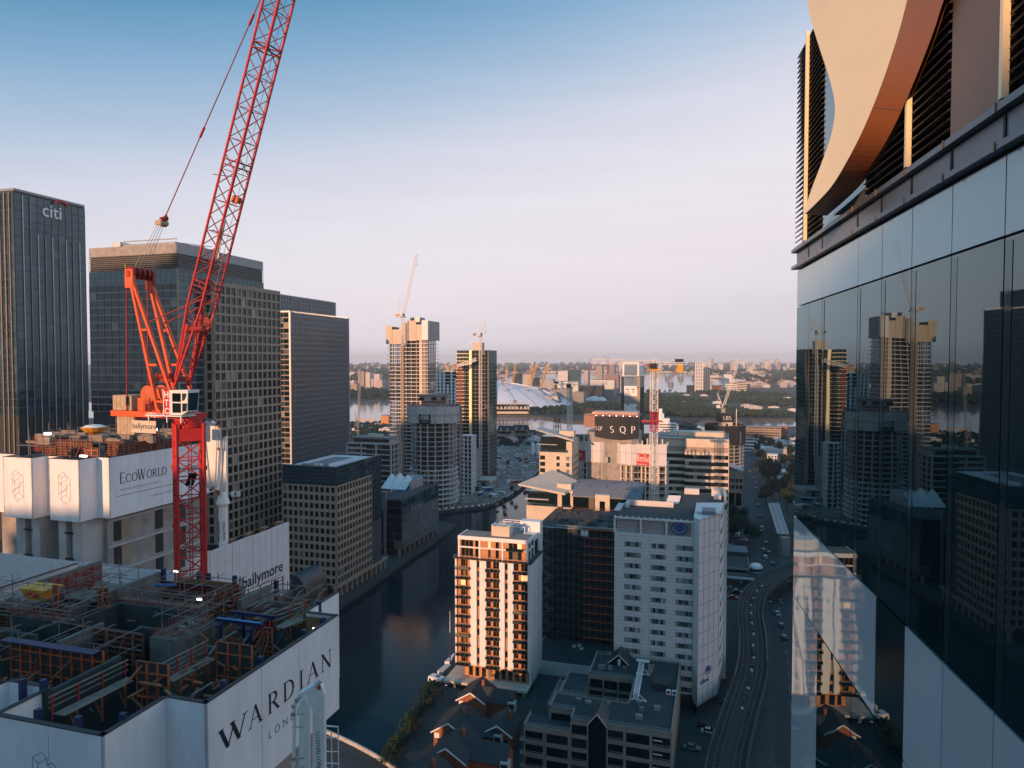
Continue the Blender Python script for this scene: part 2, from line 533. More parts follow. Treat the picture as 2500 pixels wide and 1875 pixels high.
# thin/thick serif capitals as strokes on a 1-high grid: (x0,y0,x1,y1,width)
def arc(cx, cy, rx, ry, a0, a1, w0, w1, n=14):
    out = []
    for i in range(n):
        t0, t1 = RAD(a0 + (a1 - a0) * i / n), RAD(a0 + (a1 - a0) * (i + 1) / n)
        k = abs(math.cos((t0 + t1) / 2))
        out.append((cx + rx * math.cos(t0), cy + ry * math.sin(t0), cx + rx * math.cos(t1), cy + ry * math.sin(t1), w0 + (w1 - w0) * k))
    return out
TK, TN = .13, .045
def sf(x, y, w=.2):
    return (x - w / 2, y, x + w / 2, y, .035)
GL = {
    'W': (1.05, [(.06, 1, .32, 0, TK), (.32, 0, .55, .9, TN), (.48, 1, .74, 0, TK), (.74, 0, .98, 1, TN), sf(.06, .99), sf(.5, .99), sf(.98, .99)]),
    'A': (.85, [(.08, 0, .42, 1, TN), (.42, 1, .76, 0, TK), (.2, .36, .62, .36, .04), sf(.08, .01), sf(.76, .01, .24)]),
    'R': (.78, [(.14, 0, .14, 1, TK), (.14, .98, .36, .98, .05), (.14, .5, .36, .5, .05), (.36, .5, .72, 0, TK), sf(.14, .01), sf(.74, .01, .16), sf(.1, .99, .14)] + arc(.34, .74, .24, .24, -90, 90, .05, TK)),
    'D': (.88, [(.14, 0, .14, 1, TK), (.1, .98, .36, .98, .05), (.1, .02, .36, .02, .05), sf(.1, .99, .14), sf(.1, .01, .14)] + arc(.34, .5, .42, .48, -90, 90, .05, TK)),
    'I': (.34, [(.17, 0, .17, 1, TK), sf(.17, .01, .28), sf(.17, .99, .28)]),
    'N': (.92, [(.14, 0, .14, 1, TN), (.12, 1, .78, 0, TK), (.78, 0, .78, 1, TN), sf(.14, .01), sf(.1, .99, .16), sf(.78, .99)]),
    'E': (.66, [(.14, 0, .14, 1, TK), (.1, .98, .56, .98, .05), (.1, .02, .6, .02, .05), (.14, .52, .48, .52, .045), (.56, .84, .56, 1, .04), (.6, 0, .6, .18, .04)]),
    'C': (.82, arc(.44, .5, .38, .48, 45, 315, .05, TK) + [(.74, .7, .74, .94, .04)]),
    'O': (.92, arc(.46, .5, .4, .48, 0, 360, .05, TK, 24)),
    'L': (.62, [(.14, 0, .14, 1, TK), (.1, .02, .56, .02, .05), (.56, 0, .56, .22, .04), sf(.14, .99)]),
    'S': (.6, arc(.3, .74, .2, .23, 40, 270, .05, TK) + arc(.3, .26, .22, .25, 90, -140, .05, TK)),
    'Q': (.92, arc(.46, .5, .38, .47, 0, 360, .05, TK, 24) + [(.46, .1, .84, -.16, .09)]),
    'P': (.7, [(.14, 0, .14, 1, TK), (.14, .98, .36, .98, .05), (.14, .46, .36, .46, .05), sf(.14, .01)] + arc(.34, .72, .24, .26, -90, 90, .05, TK)),
    'B': (.72, [(.14, 0, .14, 1, TK), (.1, .98, .34, .98, .05), (.14, .53, .36, .53, .05), (.1, .02, .36, .02, .05)] + arc(.33, .755, .2, .225, -90, 90, .05, TK) + arc(.35, .275, .25, .255, -90, 90, .05, TK)),
    'e': (.56, arc(.28, .33, .22, .31, 0, 320, .05, .11) + [(.08, .36, .5, .36, .045)]),
    'r': (.42, [(.12, 0, .12, .64, .11), sf(.12, .01), (.12, .5, .24, .62, .06), (.24, .62, .36, .6, .08)]),
    'k': (.6, [(.12, 0, .12, 1, .11), (.12, .3, .46, .64, .05), (.24, .4, .52, 0, .11), sf(.12, .01), sf(.5, .01)]),
    'y': (.56, [(.06, .64, .28, 0, .11), (.5, .64, .2, -.28, .05), sf(.06, .63), sf(.5, .63)]),
    'l': (.26, [(.12, 0, .12, 1, .11), sf(.12, .01)]),
    ' ': (.4, []),
}
def serif(s, size, m, parent, o, r, u, gap=.08, thick=.02, name='lettering', slant=0.0, sx=1.0):
    r, u = Vector(r).normalized(), Vector(u).normalized(); n = r.cross(u)
    o = Vector(o); mb = MB(); x = 0.0; k = 0
    for ch in s:
        wd, st = GL[ch]
        for (x0, y0, x1, y1, w) in st:
            a, b = Vector((x + x0 + slant * y0, y0)), Vector((x + x1 + slant * y1, y1))
            d = (b - a)
            if d.length < 1e-6:
                continue
            d.normalize(); q = Vector((-d.y, d.x)) * w / 2; e = d * .012
            pts = [a - e - q, b + e - q, b + e + q, a - e + q]
            t0, t1 = 0, thick + .0006 * (k % 9); k += 1
            A = [o + (r * p.x * sx + u * p.y) * size + n * t0 for p in pts]
            B = [o + (r * p.x * sx + u * p.y) * size + n * t1 for p in pts]
            mb.hexa(A + B)
        x += wd + gap
    return mb.build(name, m, parent), (x - gap) * size
def serif_width(s, gap=.08):
    return sum(GL[c][0] + gap for c in s) - gap

def lattice(mb, p, q, side, wd, hd, chord, brace, step, n_side=4, m=0, mbr=None, tri=False):
    """lattice boom from p to q; side = sideways vector, wd/hd section size"""
    p, q = Vector(p), Vector(q)
    d = (q - p); L = d.length; d.normalize()
    s = Vector(side); s = (s - d * s.dot(d)).normalized(); t = d.cross(s).normalized()
    mbr = m if mbr is None else mbr
    if tri:
        cs = [s * wd / 2 - t * hd / 2, -s * wd / 2 - t * hd / 2, t * hd / 2]
    else:
        cs = [s * wd / 2 + t * hd / 2, s * wd / 2 - t * hd / 2, -s * wd / 2 - t * hd / 2, -s * wd / 2 + t * hd / 2]
    for c in cs:
        mb.bar(p + c, q + c, chord, m=m)
    k = max(1, round(L / step))
    for i in range(k):
        a, b = p + d * (L * i / k), p + d * (L * (i + 1) / k)
        for j in range(len(cs)):
            c0, c1 = cs[j], cs[(j + 1) % len(cs)]
            if (i + j) % 2:
                c0, c1 = c1, c0
            mb.bar(a + c0, b + c1, brace, m=mbr)
            mb.bar(a + cs[j], a + cs[(j + 1) % len(cs)], brace, m=mbr)
# ================================================================== setting: water, land, roads
struct(MB().box(-14000, 14000, -1500, 17000, -12, -3.0).build('river', 'river'))
DOCK = [(-33.6, 181), (-24.6, 220), (-20, 248), (-8, 300), (14, 345), (36, 480), (46, 640), (26, 661), (9, 576), (-3, 533),
        (-20, 498), (-46, 485), (-62, 476), (-50, 455), (-36, 442), (-67, 321), (-103, 190), (-80, 203), (-53, 195)]
SHORE = [(470, 1120), (340, 1050), (145, 985), (-20, 1000), (-275, 1167), (-600, 1240), (-2200, 1500)]
isle = [(-2200, -900), (1600, -900), (1600, 1350)] + SHORE
def land(name, poly, hole, m, z=0.0, zb=-5.0):
    b = MB()
    rings = [[Vector((p[0], p[1], 0)) for p in poly]] + ([[Vector((p[0], p[1], 0)) for p in hole]] if hole else [])
    flat = [p for r in rings for p in r]
    for p in flat:
        b.v.append((p.x, p.y, z))
    for t in tessellate_polygon(rings):
        a, c, d = [flat[i] for i in t]
        if (c - a).cross(d - a).z < 0:
            t = (t[0], t[2], t[1])
        b.f.append(tuple(t)); b.m.append(0)
    for r in rings:
        for i in range(len(r)):
            p, q = r[i], r[(i + 1) % len(r)]
            b.face([(p.x, p.y, zb), (q.x, q.y, zb), (q.x, q.y, z), (p.x, p.y, z)], 1)
    return struct(b.build(name, [m, 'quay']))
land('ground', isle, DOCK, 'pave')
dk = MB(); dk.prism(list(reversed([(x, y) for x, y in DOCK])), -2.95, -2.0)
struct(dk.build('dock_water', 'dock'))
PEN = [(-60, 1340), (40, 1330), (106, 1206), (248, 1206), (510, 1257), (900, 1330), (3000, 1600), (3000, 2300), (850, 2300), (480, 2290), (300, 2250), (100, 2110), (-150, 1950), (-230, 1750), (-200, 1500)]
land('peninsula', PEN, None, 'grass')
FAR = [(-13000, 1700), (-430, 1840), (-300, 1950), (-250, 2500), (-150, 3400), (0, 5000), (200, 5800), (900, 6300), (1450, 5500), (1250, 4500), (1150, 3600), (860, 2700), (850, 2300.1), (3000, 2300.1), (13000, 2300), (13000, 16500), (-13000, 16500)]
land('far_ground', FAR, None, 'grass')
# mud flats and river walls on the far side
b = MB(); b.prism([(40, 1320), (106, 1196), (248, 1190), (520, 1238), (510, 1257.2), (248, 1206.2), (106, 1206.2), (44, 1330)], -4, -2.2)
struct(b.build('foreshore', 'mud'))
# wooded ridges on the horizon
def ridge(name, x0, x1, y0, hgt, seed):
    rnd = random.Random(seed); b = MB(); n = 90
    ph = [rnd.uniform(0, 6.28) for _ in range(6)]
    prof = []
    for i in range(n + 1):
        t = i / n
        h = hgt * (.55 + .2 * math.sin(3 * t * 3.1 + ph[0]) + .13 * math.sin(7 * t * 3.1 + ph[1]) + .06 * math.sin(19 * t * 3.1 + ph[2]) + .05 * rnd.random()) * math.sin(math.pi * min(1, max(0.02, t))) ** .4
        prof.append((x0 + (x1 - x0) * t, h))
    rows = [(-1500, .0), (-900, .35), (-350, .8), (0, 1), (600, .7)]
    for x, h in prof:
        for dy, k in rows:
            b.v.append((x, y0 + dy, h * k * (1 + rnd.uniform(-.06, .06)) - .4))
    L = len(rows)
    for i in range(n):
        for j in range(L - 1):
            b.f.append((i * L + j, (i + 1) * L + j, (i + 1) * L + j + 1, i * L + j + 1)); b.m.append(0)
    return struct(b.build(name, 'leaf', smooth=True))
ridge('hills', -500, 9000, 9500, 105, 3)
ridge('hills', -9000, 1500, 11500, 92, 5)

def ribbon(pts, w, z, name, m, th=.012, parent=None, off=0.0, st=True):
    b = MB(); L, R = [], []
    for i, p in enumerate(pts):
        p = Vector((p[0], p[1], 0)); q0 = Vector((*pts[max(i - 1, 0)][:2], 0)); q1 = Vector((*pts[min(i + 1, len(pts) - 1)][:2], 0))
        d = (q1 - q0).normalized(); nn = Vector((d.y, -d.x, 0))
        L.append(p + nn * (off - w / 2)); R.append(p + nn * (off + w / 2))
    for i in range(len(pts) - 1):
        b.hexa([(L[i].x, L[i].y, z - th), (R[i].x, R[i].y, z - th), (R[i + 1].x, R[i + 1].y, z - th), (L[i + 1].x, L[i + 1].y, z - th),
                (L[i].x, L[i].y, z), (R[i].x, R[i].y, z), (R[i + 1].x, R[i + 1].y, z), (L[i + 1].x, L[i + 1].y, z)])
    o = b.build(name, m, parent)
    return struct(o) if (st and parent is None) else o
def smooth_line(pts, n=6):
    out = []
    for i in range(len(pts) - 1):
        p0, p1, p2, p3 = [Vector((*pts[max(0, min(len(pts) - 1, i + k))][:2], 0)) for k in (-1, 0, 1, 2)]
        for j in range(n):
            t = j / n
            out.append(.5 * ((2 * p1) + (-p0 + p2) * t + (2 * p0 - 5 * p1 + 4 * p2 - p3) * t * t + (-p0 + 3 * p1 - 3 * p2 + p3) * t ** 3))
    out.append(Vector((*pts[-1][:2], 0)))
    return out
ROAD = smooth_line([G(*q) for q in [(1818, 1000), (1826, 1050), (1836, 1100), (1846, 1160), (1857, 1230), (1869, 1310), (1886, 1395), (1906, 1500), (1925, 1640), (1935, 1875)]])
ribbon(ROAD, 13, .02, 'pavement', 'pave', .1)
ribbon(ROAD, 8.6, .035, 'road', 'asphalt', .03)


b = MB()
for i in range(len(ROAD) - 1):
    p, q = ROAD[i], ROAD[i + 1]; d = q - p; n = max(1, int(d.length / 7))
    for j in range(n):
        a, c = p + d * (j / n), p + d * ((j + .45) / n)
        b.bar((a.x, a.y, .042), (c.x, c.y, .042), .18, .006)
struct(b.build('road_marking', 'line'))
# service yard east of the hotel and the open dock-side building site
ribbon([G(1790, 1300), G(1800, 1400), G(1800, 1460)], 26, .016, 'yard', 'asphalt', .02)
SITE = [(-140, 560), (-60, 480), (-46, 487), (-20, 500), (-3, 535), (9, 578), (26, 663), (46, 645), (75, 700), (75, 900), (20, 960), (-120, 900)]
b = MB(); b.prism(SITE, -.1, .12); struct(b.build('building_site', 'site'))

# ------------------------------------------------------------------ right glass tower
E_ = P(1942, 880, 15.0)
WTH = RAD(10.2)
GT = thing('glass_tower', 'dark glass tower wall with gold curved fin, mirroring the skyline', 'tower', (E_.x, E_.y, 0), -WTH)
def zr(py, px=1942):
    return P(px, py, 15.0).z
ZL, ZU, ZC, ZS, ZW, ZB = 111.5, zr(613), zr(654), zr(749), zr(1258), 99.9
glass('tower_glass', [(0, (.003, .012, .014)), (.5, (.005, .016, .019)), (.8, (.008, .021, .024))], rough=.01, wob=.004, wscale=.35, ior=2.0, tint=(.72, .94, 1.0))
glass('tower_span', [(0, (.46, .50, .52)), (.5, (.49, .53, .545)), (.8, (.47, .515, .535))], rough=.03, wob=.012, wscale=.4, ior=1.9, tint=(.72, .94, 1.0))
glass('tower_clear', [(0, (.16, .2, .25))], rough=.02, wob=.004, ior=1.9)
glass('tower_blind', [(0, (.018, .03, .034))], rough=.05, ior=1.8, tint=(.7, .93, 1.0))
T = [0, 1.05, 2.1, 4.2, 5.28, 6.36, 7.48, 8.6, 9.7, 10.8, 11.9, 14, 16.2, 18.4, 20.6]
MB().box(.12, 22, -20.6, -.02, 0, ZU - .1).box(.1, 22, -20.6, -.02, ZU - .1, ZL).build('wall', 'black', GT)
def gp(i, z0, z1, m, nm='window'):
    y0, y1 = -T[i + 1], -T[i]
    inst(nm, unit_pane(m), GT, (.05, (y0 + y1) / 2, (z0 + z1) / 2), (random.uniform(-.0008, .0008), random.uniform(-.0008, .0008), math.pi / 2 + random.uniform(-.0011, .0011)), (y1 - y0 - .02, .07, z1 - z0 - .028))
for i in range(len(T) - 1):
    gp(i, ZS, ZC - .06, 'tower_span', 'spandrel_panel')
    gp(i, ZW, ZS, 'tower_glass')
    lo = {0: 'tower_span', 1: 'tower_span', 4: 'tower_glass', 5: 'tower_span', 6: 'tower_span', 7: 'tower_span'}.get(i)
    nm = lambda m: 'window' if m == 'tower_glass' else 'spandrel_panel'
    if lo:
        gp(i, ZB, ZW, lo, nm(lo)); gp(i, 96.0, ZB, lo, nm(lo))
    else:
        gp(i, ZB, ZW, 'tower_span', 'spandrel_panel'); gp(i, 96.0, ZB, 'tower_glass')
    m2 = 'tower_span' if i in (0, 1, 5, 6, 7) else 'tower_glass'
    for zz in (90, 84):
        gp(i, zz, zz + 6, m2, nm(m2))
    # inner blind or column seen through each tall pane
    if i >= 2:
        MB().box(.011, .0135, -T[i] - .15, -T[i] - .02, ZW + .05, ZS - .05).build('mullion', 'tower_blind', GT)
for z, d, h in ((ZU, .09, .07), (ZC, .09, .06)):
    MB().box(-d, .2, -20.6, .12, z - h / 2, z + h / 2).build('ledge', 'fascia', GT)
MB().box(0, .15, -20.6, 0, ZC + .05, ZU - .055).build('fascia', 'fascia', GT)
for t in T[1:-3]:
    MB().box(-.012, .01, -t - .02, -t + .02, ZC + .06, ZU - .06).build('fascia_joint', 'black', GT)
    for z in (ZU, ZC):
        MB().box(-.1, -.09, -t - .014, -t + .014, z - .045, z + .05).build('ledge_clip', 'bronze', GT)
# louvred plant storey
lv = MB(); lv.hexa([(-.10, -.5, -.03), (-.085, -.5, -.045), (-.085, .5, -.045), (-.10, .5, -.03), (0, -.5, .035), (.012, -.5, .02), (.012, .5, .02), (0, .5, .035)])
lvm = lv.mesh('louvre_blade', 'louvre')
secs = [(0.02, 2.05), (4.6, 7.45), (8.65, 14.0)]
for t0, t1 in secs:
    z = ZU + .1
    while z < ZL:
        inst('louvre_blade', lvm, GT, (.05, -(t0 + t1) / 2, z), (0, 0, 0), (1, t1 - t0, 1))
        z += .105
for t in (1.03, 6.4, 8.7):
    MB().box(-.102, -.04, -t - .03, -t + .03, ZU + .05, ZL).build('louvre_post', 'gold', GT)
MB().box(.0, .09, -4.55, -2.1, ZU + .05, ZL).build('plant_window', 'tower_clear', GT)
MB().box(-.03, .09, -8.6, -7.5, ZU + .05, ZL).build('cladding_panel', 'bronze', GT)
MB().box(-.02, .0, -8.6, -2.05, ZL - .06, ZL + .12).build('roof_edge', 'cap', GT)
# gold curved fin: face from the free edge to the front edge, soffit back to the wall
RW = Matrix.Rotation(WTH, 3, 'Z')
def wall_pt(px, py, x):
    """point on the photo ray that lies on the plane local x of the tower wall"""
    d = RW @ ray(px, py); o = RW @ (Vector((0, 0, H)) - Vector((E_.x, E_.y, 0)))
    return o + d * ((x - o.x) / d.x)
z7 = lambda x, y: (1900 + x * .5425, y * .5425)
LE = [(100, -260), (118, -120), (130, 0), (150, 100), (190, 230), (232, 360), (255, 480), (240, 600), (200, 720), (150, 850), (115, 960)]
C1 = [(640, -260), (610, -120), (580, 0), (552, 110), (516, 230), (472, 360), (426, 480), (374, 600), (312, 720), (235, 845), (122, 962)]
C2 = [(860, -260), (800, -120), (745, 0), (708, 115), (662, 240), (610, 370), (556, 495), (500, 610), (430, 725), (345, 840), (208, 966)]
def dens(L, n=5):
    out = []
    for i in range(len(L) - 1):
        p0, p1, p2, p3 = [Vector(L[max(0, min(len(L) - 1, i + k))]) for k in (-1, 0, 1, 2)]
        for j in range(n):
            t = j / n
            out.append(.5 * ((2 * p1) + (-p0 + p2) * t + (2 * p0 - 5 * p1 + 4 * p2 - p3) * t * t + (-p0 + 3 * p1 - 3 * p2 + p3) * t ** 3))
    return out + [Vector(L[-1])]
FN = Vector((.985, .17, 0))
def fin_pt(px, py):
    d = RW @ ray(px, py); o = RW @ (Vector((0, 0, H)) - Vector((E_.x, E_.y, 0)))
    return o + d * ((-1.365 - o.dot(FN)) / d.dot(FN))
le = [fin_pt(*z7(*p)) for p in dens(LE)]
c1 = [fin_pt(*z7(*p)) for p in dens(C1)]
c2 = [wall_pt(*z7(*p), -.12) for p in dens(C2)]
fin, sof = MB(), MB()
for i in range(len(le) - 1):
    fin.face([le[i + 1], c1[i + 1], c1[i], le[i]])
    bk = Vector((.07, .10, 0))
    fin.face([le[i], le[i] + bk, le[i + 1] + bk, le[i + 1]])
    fin.face([c1[i] + bk, c1[i + 1] + bk, le[i + 1] + bk, le[i] + bk])
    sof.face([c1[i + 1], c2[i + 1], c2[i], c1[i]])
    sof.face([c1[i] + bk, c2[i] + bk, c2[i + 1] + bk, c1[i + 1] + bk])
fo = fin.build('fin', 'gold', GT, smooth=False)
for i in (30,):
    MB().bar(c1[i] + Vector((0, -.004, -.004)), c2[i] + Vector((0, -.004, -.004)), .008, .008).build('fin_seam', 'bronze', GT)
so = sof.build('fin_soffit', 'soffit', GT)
for o in (fo, so):
    for p_ in o.data.polygons:
        p_.use_smooth = o is so

# ------------------------------------------------------------------ unseen towers added behind the viewpoint to shade the quays
def shade_tower(s0, s1, ztop, y0, dep, label, m='city'):
    c = (s0 + s1) / 2 + TANS * y0
    t = thing('office_tower', label, 'tower', (c, y0, 0), 0, 'added shade blocks behind the viewpoint')
    w = (s1 - s0) / 2
    MB().box(-w, w, -dep, 0, 0, ztop - 4).build('wall', m, t)
    MB().box(-w * .8, w * .8, -dep * .8, -2, ztop - 4, ztop).build('plant_room', 'roof_g', t)
    MB().box(-w - .3, w + .3, -dep - .3, .3, ztop - 5, ztop - 3.6).build('parapet', 'conc_l', t)
shade_tower(-107, 70, 127.4, -80, 40, 'broad unseen slab added behind the viewpoint for shade')
shade_tower(-130, -107.1, 123.6, -80, 40, 'narrow lower unseen slab added beside the broad one for shade')
shade_tower(-333, -262, 230, -80, 60, 'tall square unseen block added beyond the dock for shade')
shade_tower(-402, -334, 229, -90, 60, 'tall unseen block added next to the square one for shade')
shade_tower(-498, -408, 206, -80, 60, 'tall unseen block added farthest along the dock for shade')
# ================================================================== near core under construction
NTO = P(503, 1719, 40)
ZT = NTO.z
NT = thing('core_tower', 'nearer concrete core wrapped in white screens with large spaced black capitals', 'tower', (NTO.x, NTO.y, 0), -TH)
def screens(root, pts, z0, z1, step, mat_='panel', th=.14, rail=True, name='screen_panel', joints=()):
    """white climbing screens along a ccw outline; outside is on the right of travel"""
    for i in range(len(pts) - 1):
        p, q = Vector((*pts[i], 0)), Vector((*pts[i + 1], 0))
        d = q - p; L = d.length; d.normalize(); n = Vector((d.y, -d.x, 0))
        cuts = [0] + [c for k, c in joints if k == i] + [L]
        if len(cuts) == 2:
            k = max(1, round(L / step)); cuts = [L * j / k for j in range(k + 1)]
        for j in range(len(cuts) - 1):
            a, c = p + d * (cuts[j] + (.025 if j else 0)), p + d * (cuts[j + 1] - (.025 if j < len(cuts) - 2 else 0))
            dz = random.uniform(-.03, .03)
            b = MB()
            b.hexa([(*(a - n * th).xy, z0 + dz), (*(c - n * th).xy, z0 + dz), (*c.xy, z0 + dz), (*a.xy, z0 + dz), (*(a - n * th).xy, z1), (*(c - n * th).xy, z1), (*c.xy, z1), (*a.xy, z1)][::1])
            o = b.build(name, mat_, root)
            if rail:
                r = MB()
                r.hexa([(*(a - n * (th + .16)).xy, z1 + .004), (*(c - n * (th + .16)).xy, z1 + .004), (*(c + n * .03).xy, z1 + .004), (*(a + n * .03).xy, z1 + .004),
                        (*(a - n * (th + .16)).xy, z1 + .06), (*(c - n * (th + .16)).xy, z1 + .06), (*(c + n * .03).xy, z1 + .06), (*(a + n * .03).xy, z1 + .06)])
                r.build('screen_rail', 'dark', root)
NP = [(-34, -4.5), (-17.6, -4.5), (-13.9, -4.5), (-13.9, -1.1), (-10.7, -1.1), (-10.7, -4.5), (-2.8, -4.5), (-2.8, 0), (0, 0), (0, 14.8), (-2.8, 14.8), (-2.8, 19.6)]
screens(NT, NP, ZT - 7.45, ZT, 4.2, joints=[(8, 5.13), (8, 9.42), (5, 4.1)])
screens(NT, [(-34, 21.5), (-34, -4.5)], ZT - 7.45, ZT - .6, 4.4)
screens(NT, [(-13, 20.6), (-34, 20.6)], ZT - 7.45, ZT - 2.2, 4.4)
hull = [(-33.8, -4.2), (-14.2, -4.2), (-14.2, -.8), (-10.4, -.8), (-10.4, -4.2), (-3.1, -4.2), (-3.1, .3), (-.3, .3), (-.3, 14.5), (-3.1, 14.5), (-3.1, 20.2), (-33.8, 20.2)]
MB().prism(hull, ZT - 6.6, ZT - 6.2).build('deck', 'black', NT)
core = [(-32.5, -2.8), (-15.5, -2.8), (-15.5, .6), (-9, .6), (-9, -2.8), (-4.4, -2.8), (-4.4, 1.6), (-1.6, 1.6), (-1.6, 13.2), (-4.4, 13.2), (-4.4, 19), (-32.5, 19)]
MB().prism(core, 0, ZT - 6.65).build('core_wall', 'conc', NT)
# lettering on the long screen (face x = 0, reading away from the viewer)
up, aw = (0, 0, 1), (0, 1, 0)
for ch, y0, y1 in [('W', 1.12, 3.58), ('A', 3.87, 5.1), ('R', 5.85, 6.95), ('D', 7.55, 8.78), ('I', 9.45, 9.85), ('A', 10.45, 11.78), ('N', 12.3, 13.66)]:
    serif(ch, 1.32, 'ink', NT, (.006, y0 - .08, ZT - 3.52), aw, up, thick=.012, sx=(y1 - y0 + .12) / 1.32 / GL[ch][0])
text('L O N D O N', .80, 'ink', NT, (.006, 5.78, ZT - 5.2), aw, up, ext=.006, space=1.05, off=-.012)
def emblem(root, o, r, u, s, m='greyink'):
    """line emblem of interlocked hexagon bars"""
    o, r, u = Vector(o), Vector(r), Vector(u); b = MB()
    seg = [((-.5, 1), (0, 1.3)), ((0, 1.3), (.28, 1.1)), ((.28, 1.1), (-.2, .8)), ((-.2, .8), (-.5, 1)), ((-.5, 1), (-.5, -.55)), ((-.5, .55), (0, .05)), ((.28, 1.1), (.28, .8)), ((.28, .8), (.55, .95)),
           ((.55, .95), (.72, .8)), ((.72, .8), (.72, -.95)), ((.72, .4), (0, -.2)), ((-.5, .2), (.5, .75)), ((-.22, .8), (-.22, -.9)), ((.28, .4), (.28, -.6)), ((-.5, -.55), (.5, -.0)), ((0, -.2), (-.5, -.55)),
           ((-.5, -.55), (-.3, -.9)), ((-.3, -.9), (.2, -.55)), ((.2, -.55), (.72, -.95)), ((.72, -.95), (.2, -1.2)), ((.2, -1.2), (-.3, -.9)), ((-.3, -1.0), (.0, -1.35)), ((.0, -1.35), (.25, -1.2))]
    n = r.cross(u)
    for (a, c) in seg:
        b.bar(o + r * a[0] * s + u * a[1] * s, o + r * c[0] * s + u * c[1] * s, .035 * s + .012, .01, up=n)
    b.build('emblem', m, root)
emblem(NT, (-7.1, -4.506, ZT - 3.3), (1, 0, 0), up, 1.35)
# ---- core walls rising above the deck
cw = MB()
def wallbox(x0, x1, y0, y1, z0, z1, m='conc_w', nm='core_wall'):
    MB().box(x0, x1, y0, y1, z0, z1).build(nm, m, NT)
ZD = ZT - 6.2
wallbox(-10.55, -10.25, -1.6, 4.0, ZD, ZT - .05, 'greenwall')
wallbox(-11.9, -9.4, 8.1, 8.5, ZD, ZT - .5)
wallbox(-11.9, -11.5, 8.5, 12.2, ZD, ZT - .5)
wallbox(-9.8, -9.4, 8.5, 12.2, ZD, ZT - .5)
wallbox(-11.5, -9.8, 11.8, 12.2, ZD, ZT - .5)
wallbox(-11.5, -9.8, 8.5, 11.8, ZT - .9, ZT - .75, 'timber', 'platform')
wallbox(-20.5, -12.2, 13.4, 13.8, ZD, ZT - .6, 'conc_d')
wallbox(-20.5, -20.1, 9.0, 13.4, ZD, ZT - .6, 'conc_d')
wallbox(-26.5, -20.5, 8.6, 9.0, ZD, ZT - .6, 'conc_d')
wallbox(-26.5, -26.1, 9.0, 12.2, ZD, ZT - .6, 'conc_d')
wallbox(-29.7, -29.3, 13.8, 20.2, ZD, ZT + .4, 'conc_w')
wallbox(-22.6, -22.2, 14.0, 20.2, ZD, ZT - .1, 'conc_w')
wallbox(-12.9, -12.5, 13.8, 19.8, ZD, ZT - .4, 'conc_w')
wallbox(-10.2, -9.8, 15.8, 19.8, ZD, ZT - .1, 'conc_w')
wallbox(-6.9, -6.5, 12.8, 16.0, ZD, ZT - .5, 'conc_w')
wallbox(-32, -26.9, 5.8, 6.2, ZD, ZT - .3, 'conc_d')
wallbox(-8.6, -5.0, 17.4, 17.8, ZD, ZT - .6, 'conc_w')
wallbox(-18.5, -13.2, 15.6, 18.6, ZT - 2.2, ZT - 2.05, 'ply', 'platform')
wallbox(-28.8, -23.2, 15.2, 19.6, ZT - 1.6, ZT - 1.45, 'timber', 'platform')
wallbox(-5.2, -3.4, 14.6, 18.8, ZT - 1.3, ZT - 1.18, 'ply', 'platform')
wallbox(-3.3, -3.15, 14.9, 19.3, ZT - 1.3, ZT - .2, 'ply', 'shutter_board')
wallbox(-2.7, -.4, 14.42, 14.5, ZT - 1.6, ZT - .25, 'ply', 'shutter_board')
wallbox(-20.0, -14.0, 19.9, 20.0, ZT - 1.4, ZT - .3, 'ply', 'shutter_board')
# dark soffit shaft inside
rb = MB(); rnd = random.Random(4)
for (x0, x1, y0, y1, zt) in [(-11.9, -9.4, 8.2, 8.4, ZT - .5), (-11.8, -11.6, 8.5, 12.1, ZT - .5), (-20.5, -12.2, 13.5, 13.7, ZT - .6), (-26.4, -20.5, 8.7, 8.9, ZT - .6), (-9.7, -9.5, 8.5, 12.1, ZT - .5), (-12.8, -12.6, 14, 19.6, ZT - .4), (-8.6, -5.0, 17.5, 17.7, ZT - .6)]:
    n = int(max(x1 - x0, y1 - y0) / .32)
    for i in range(n):
        t = (i + .5) / n
        x, y = x0 + (x1 - x0) * (t if x1 - x0 > .5 else .5), y0 + (y1 - y0) * (t if y1 - y0 > .5 else .5)
        for s in (-.1, .1):
            xx, yy = (x, y + s) if x1 - x0 > .5 else (x + s, y)
            rb.bar((xx, yy, zt - .1), (xx + rnd.uniform(-.05, .05), yy + rnd.uniform(-.05, .05), zt + rnd.uniform(.5, .85)), .03)
rb.build('starter_bars', 'rust', NT, stuff=True)

def NTw(x, y, z=0):
    bb, aa = axes()
    return (NTO.x + bb.x * x + aa.x * y, NTO.y + bb.y * x + aa.y * y, z)
# ---- formwork panels (orange steel frames on plywood)
def formwork(p, q, z0, z1, label, m='orange', cols=None):
    p, q = Vector(p), Vector(q); L = (q - p).length
    w = NTw(p.x, p.y, z0)
    ang = -TH + math.atan2(q.y - p.y, q.x - p.x)
    t = thing('formwork_panel', label, 'formwork', w, ang, 'wall formwork on the core deck')
    h = z1 - z0
    MB().box(0, L, .14, .17, 0, h).build('plywood_face', 'conc_d', t)
    k = cols or max(2, round(L / .9))
    for i in range(k + 1):
        x = L * i / k
        MB().box(max(0, x - .06), min(L, x + .06), 0, .14, 0, h).build('upright', m, t)
    for j in range(7):
        z = h * j / 6
        MB().box(0, L, .02, .12, max(0, z - .05), min(h, z + .05)).build('rail', m if j % 2 else 'rust', t)
    for i in range(2):
        x = L * (.3 + .4 * i)
        MB().bar((x, -.9, 0), (x, 0, h * .75), .08).build('push_pull_prop', 'rust', t)
    return t
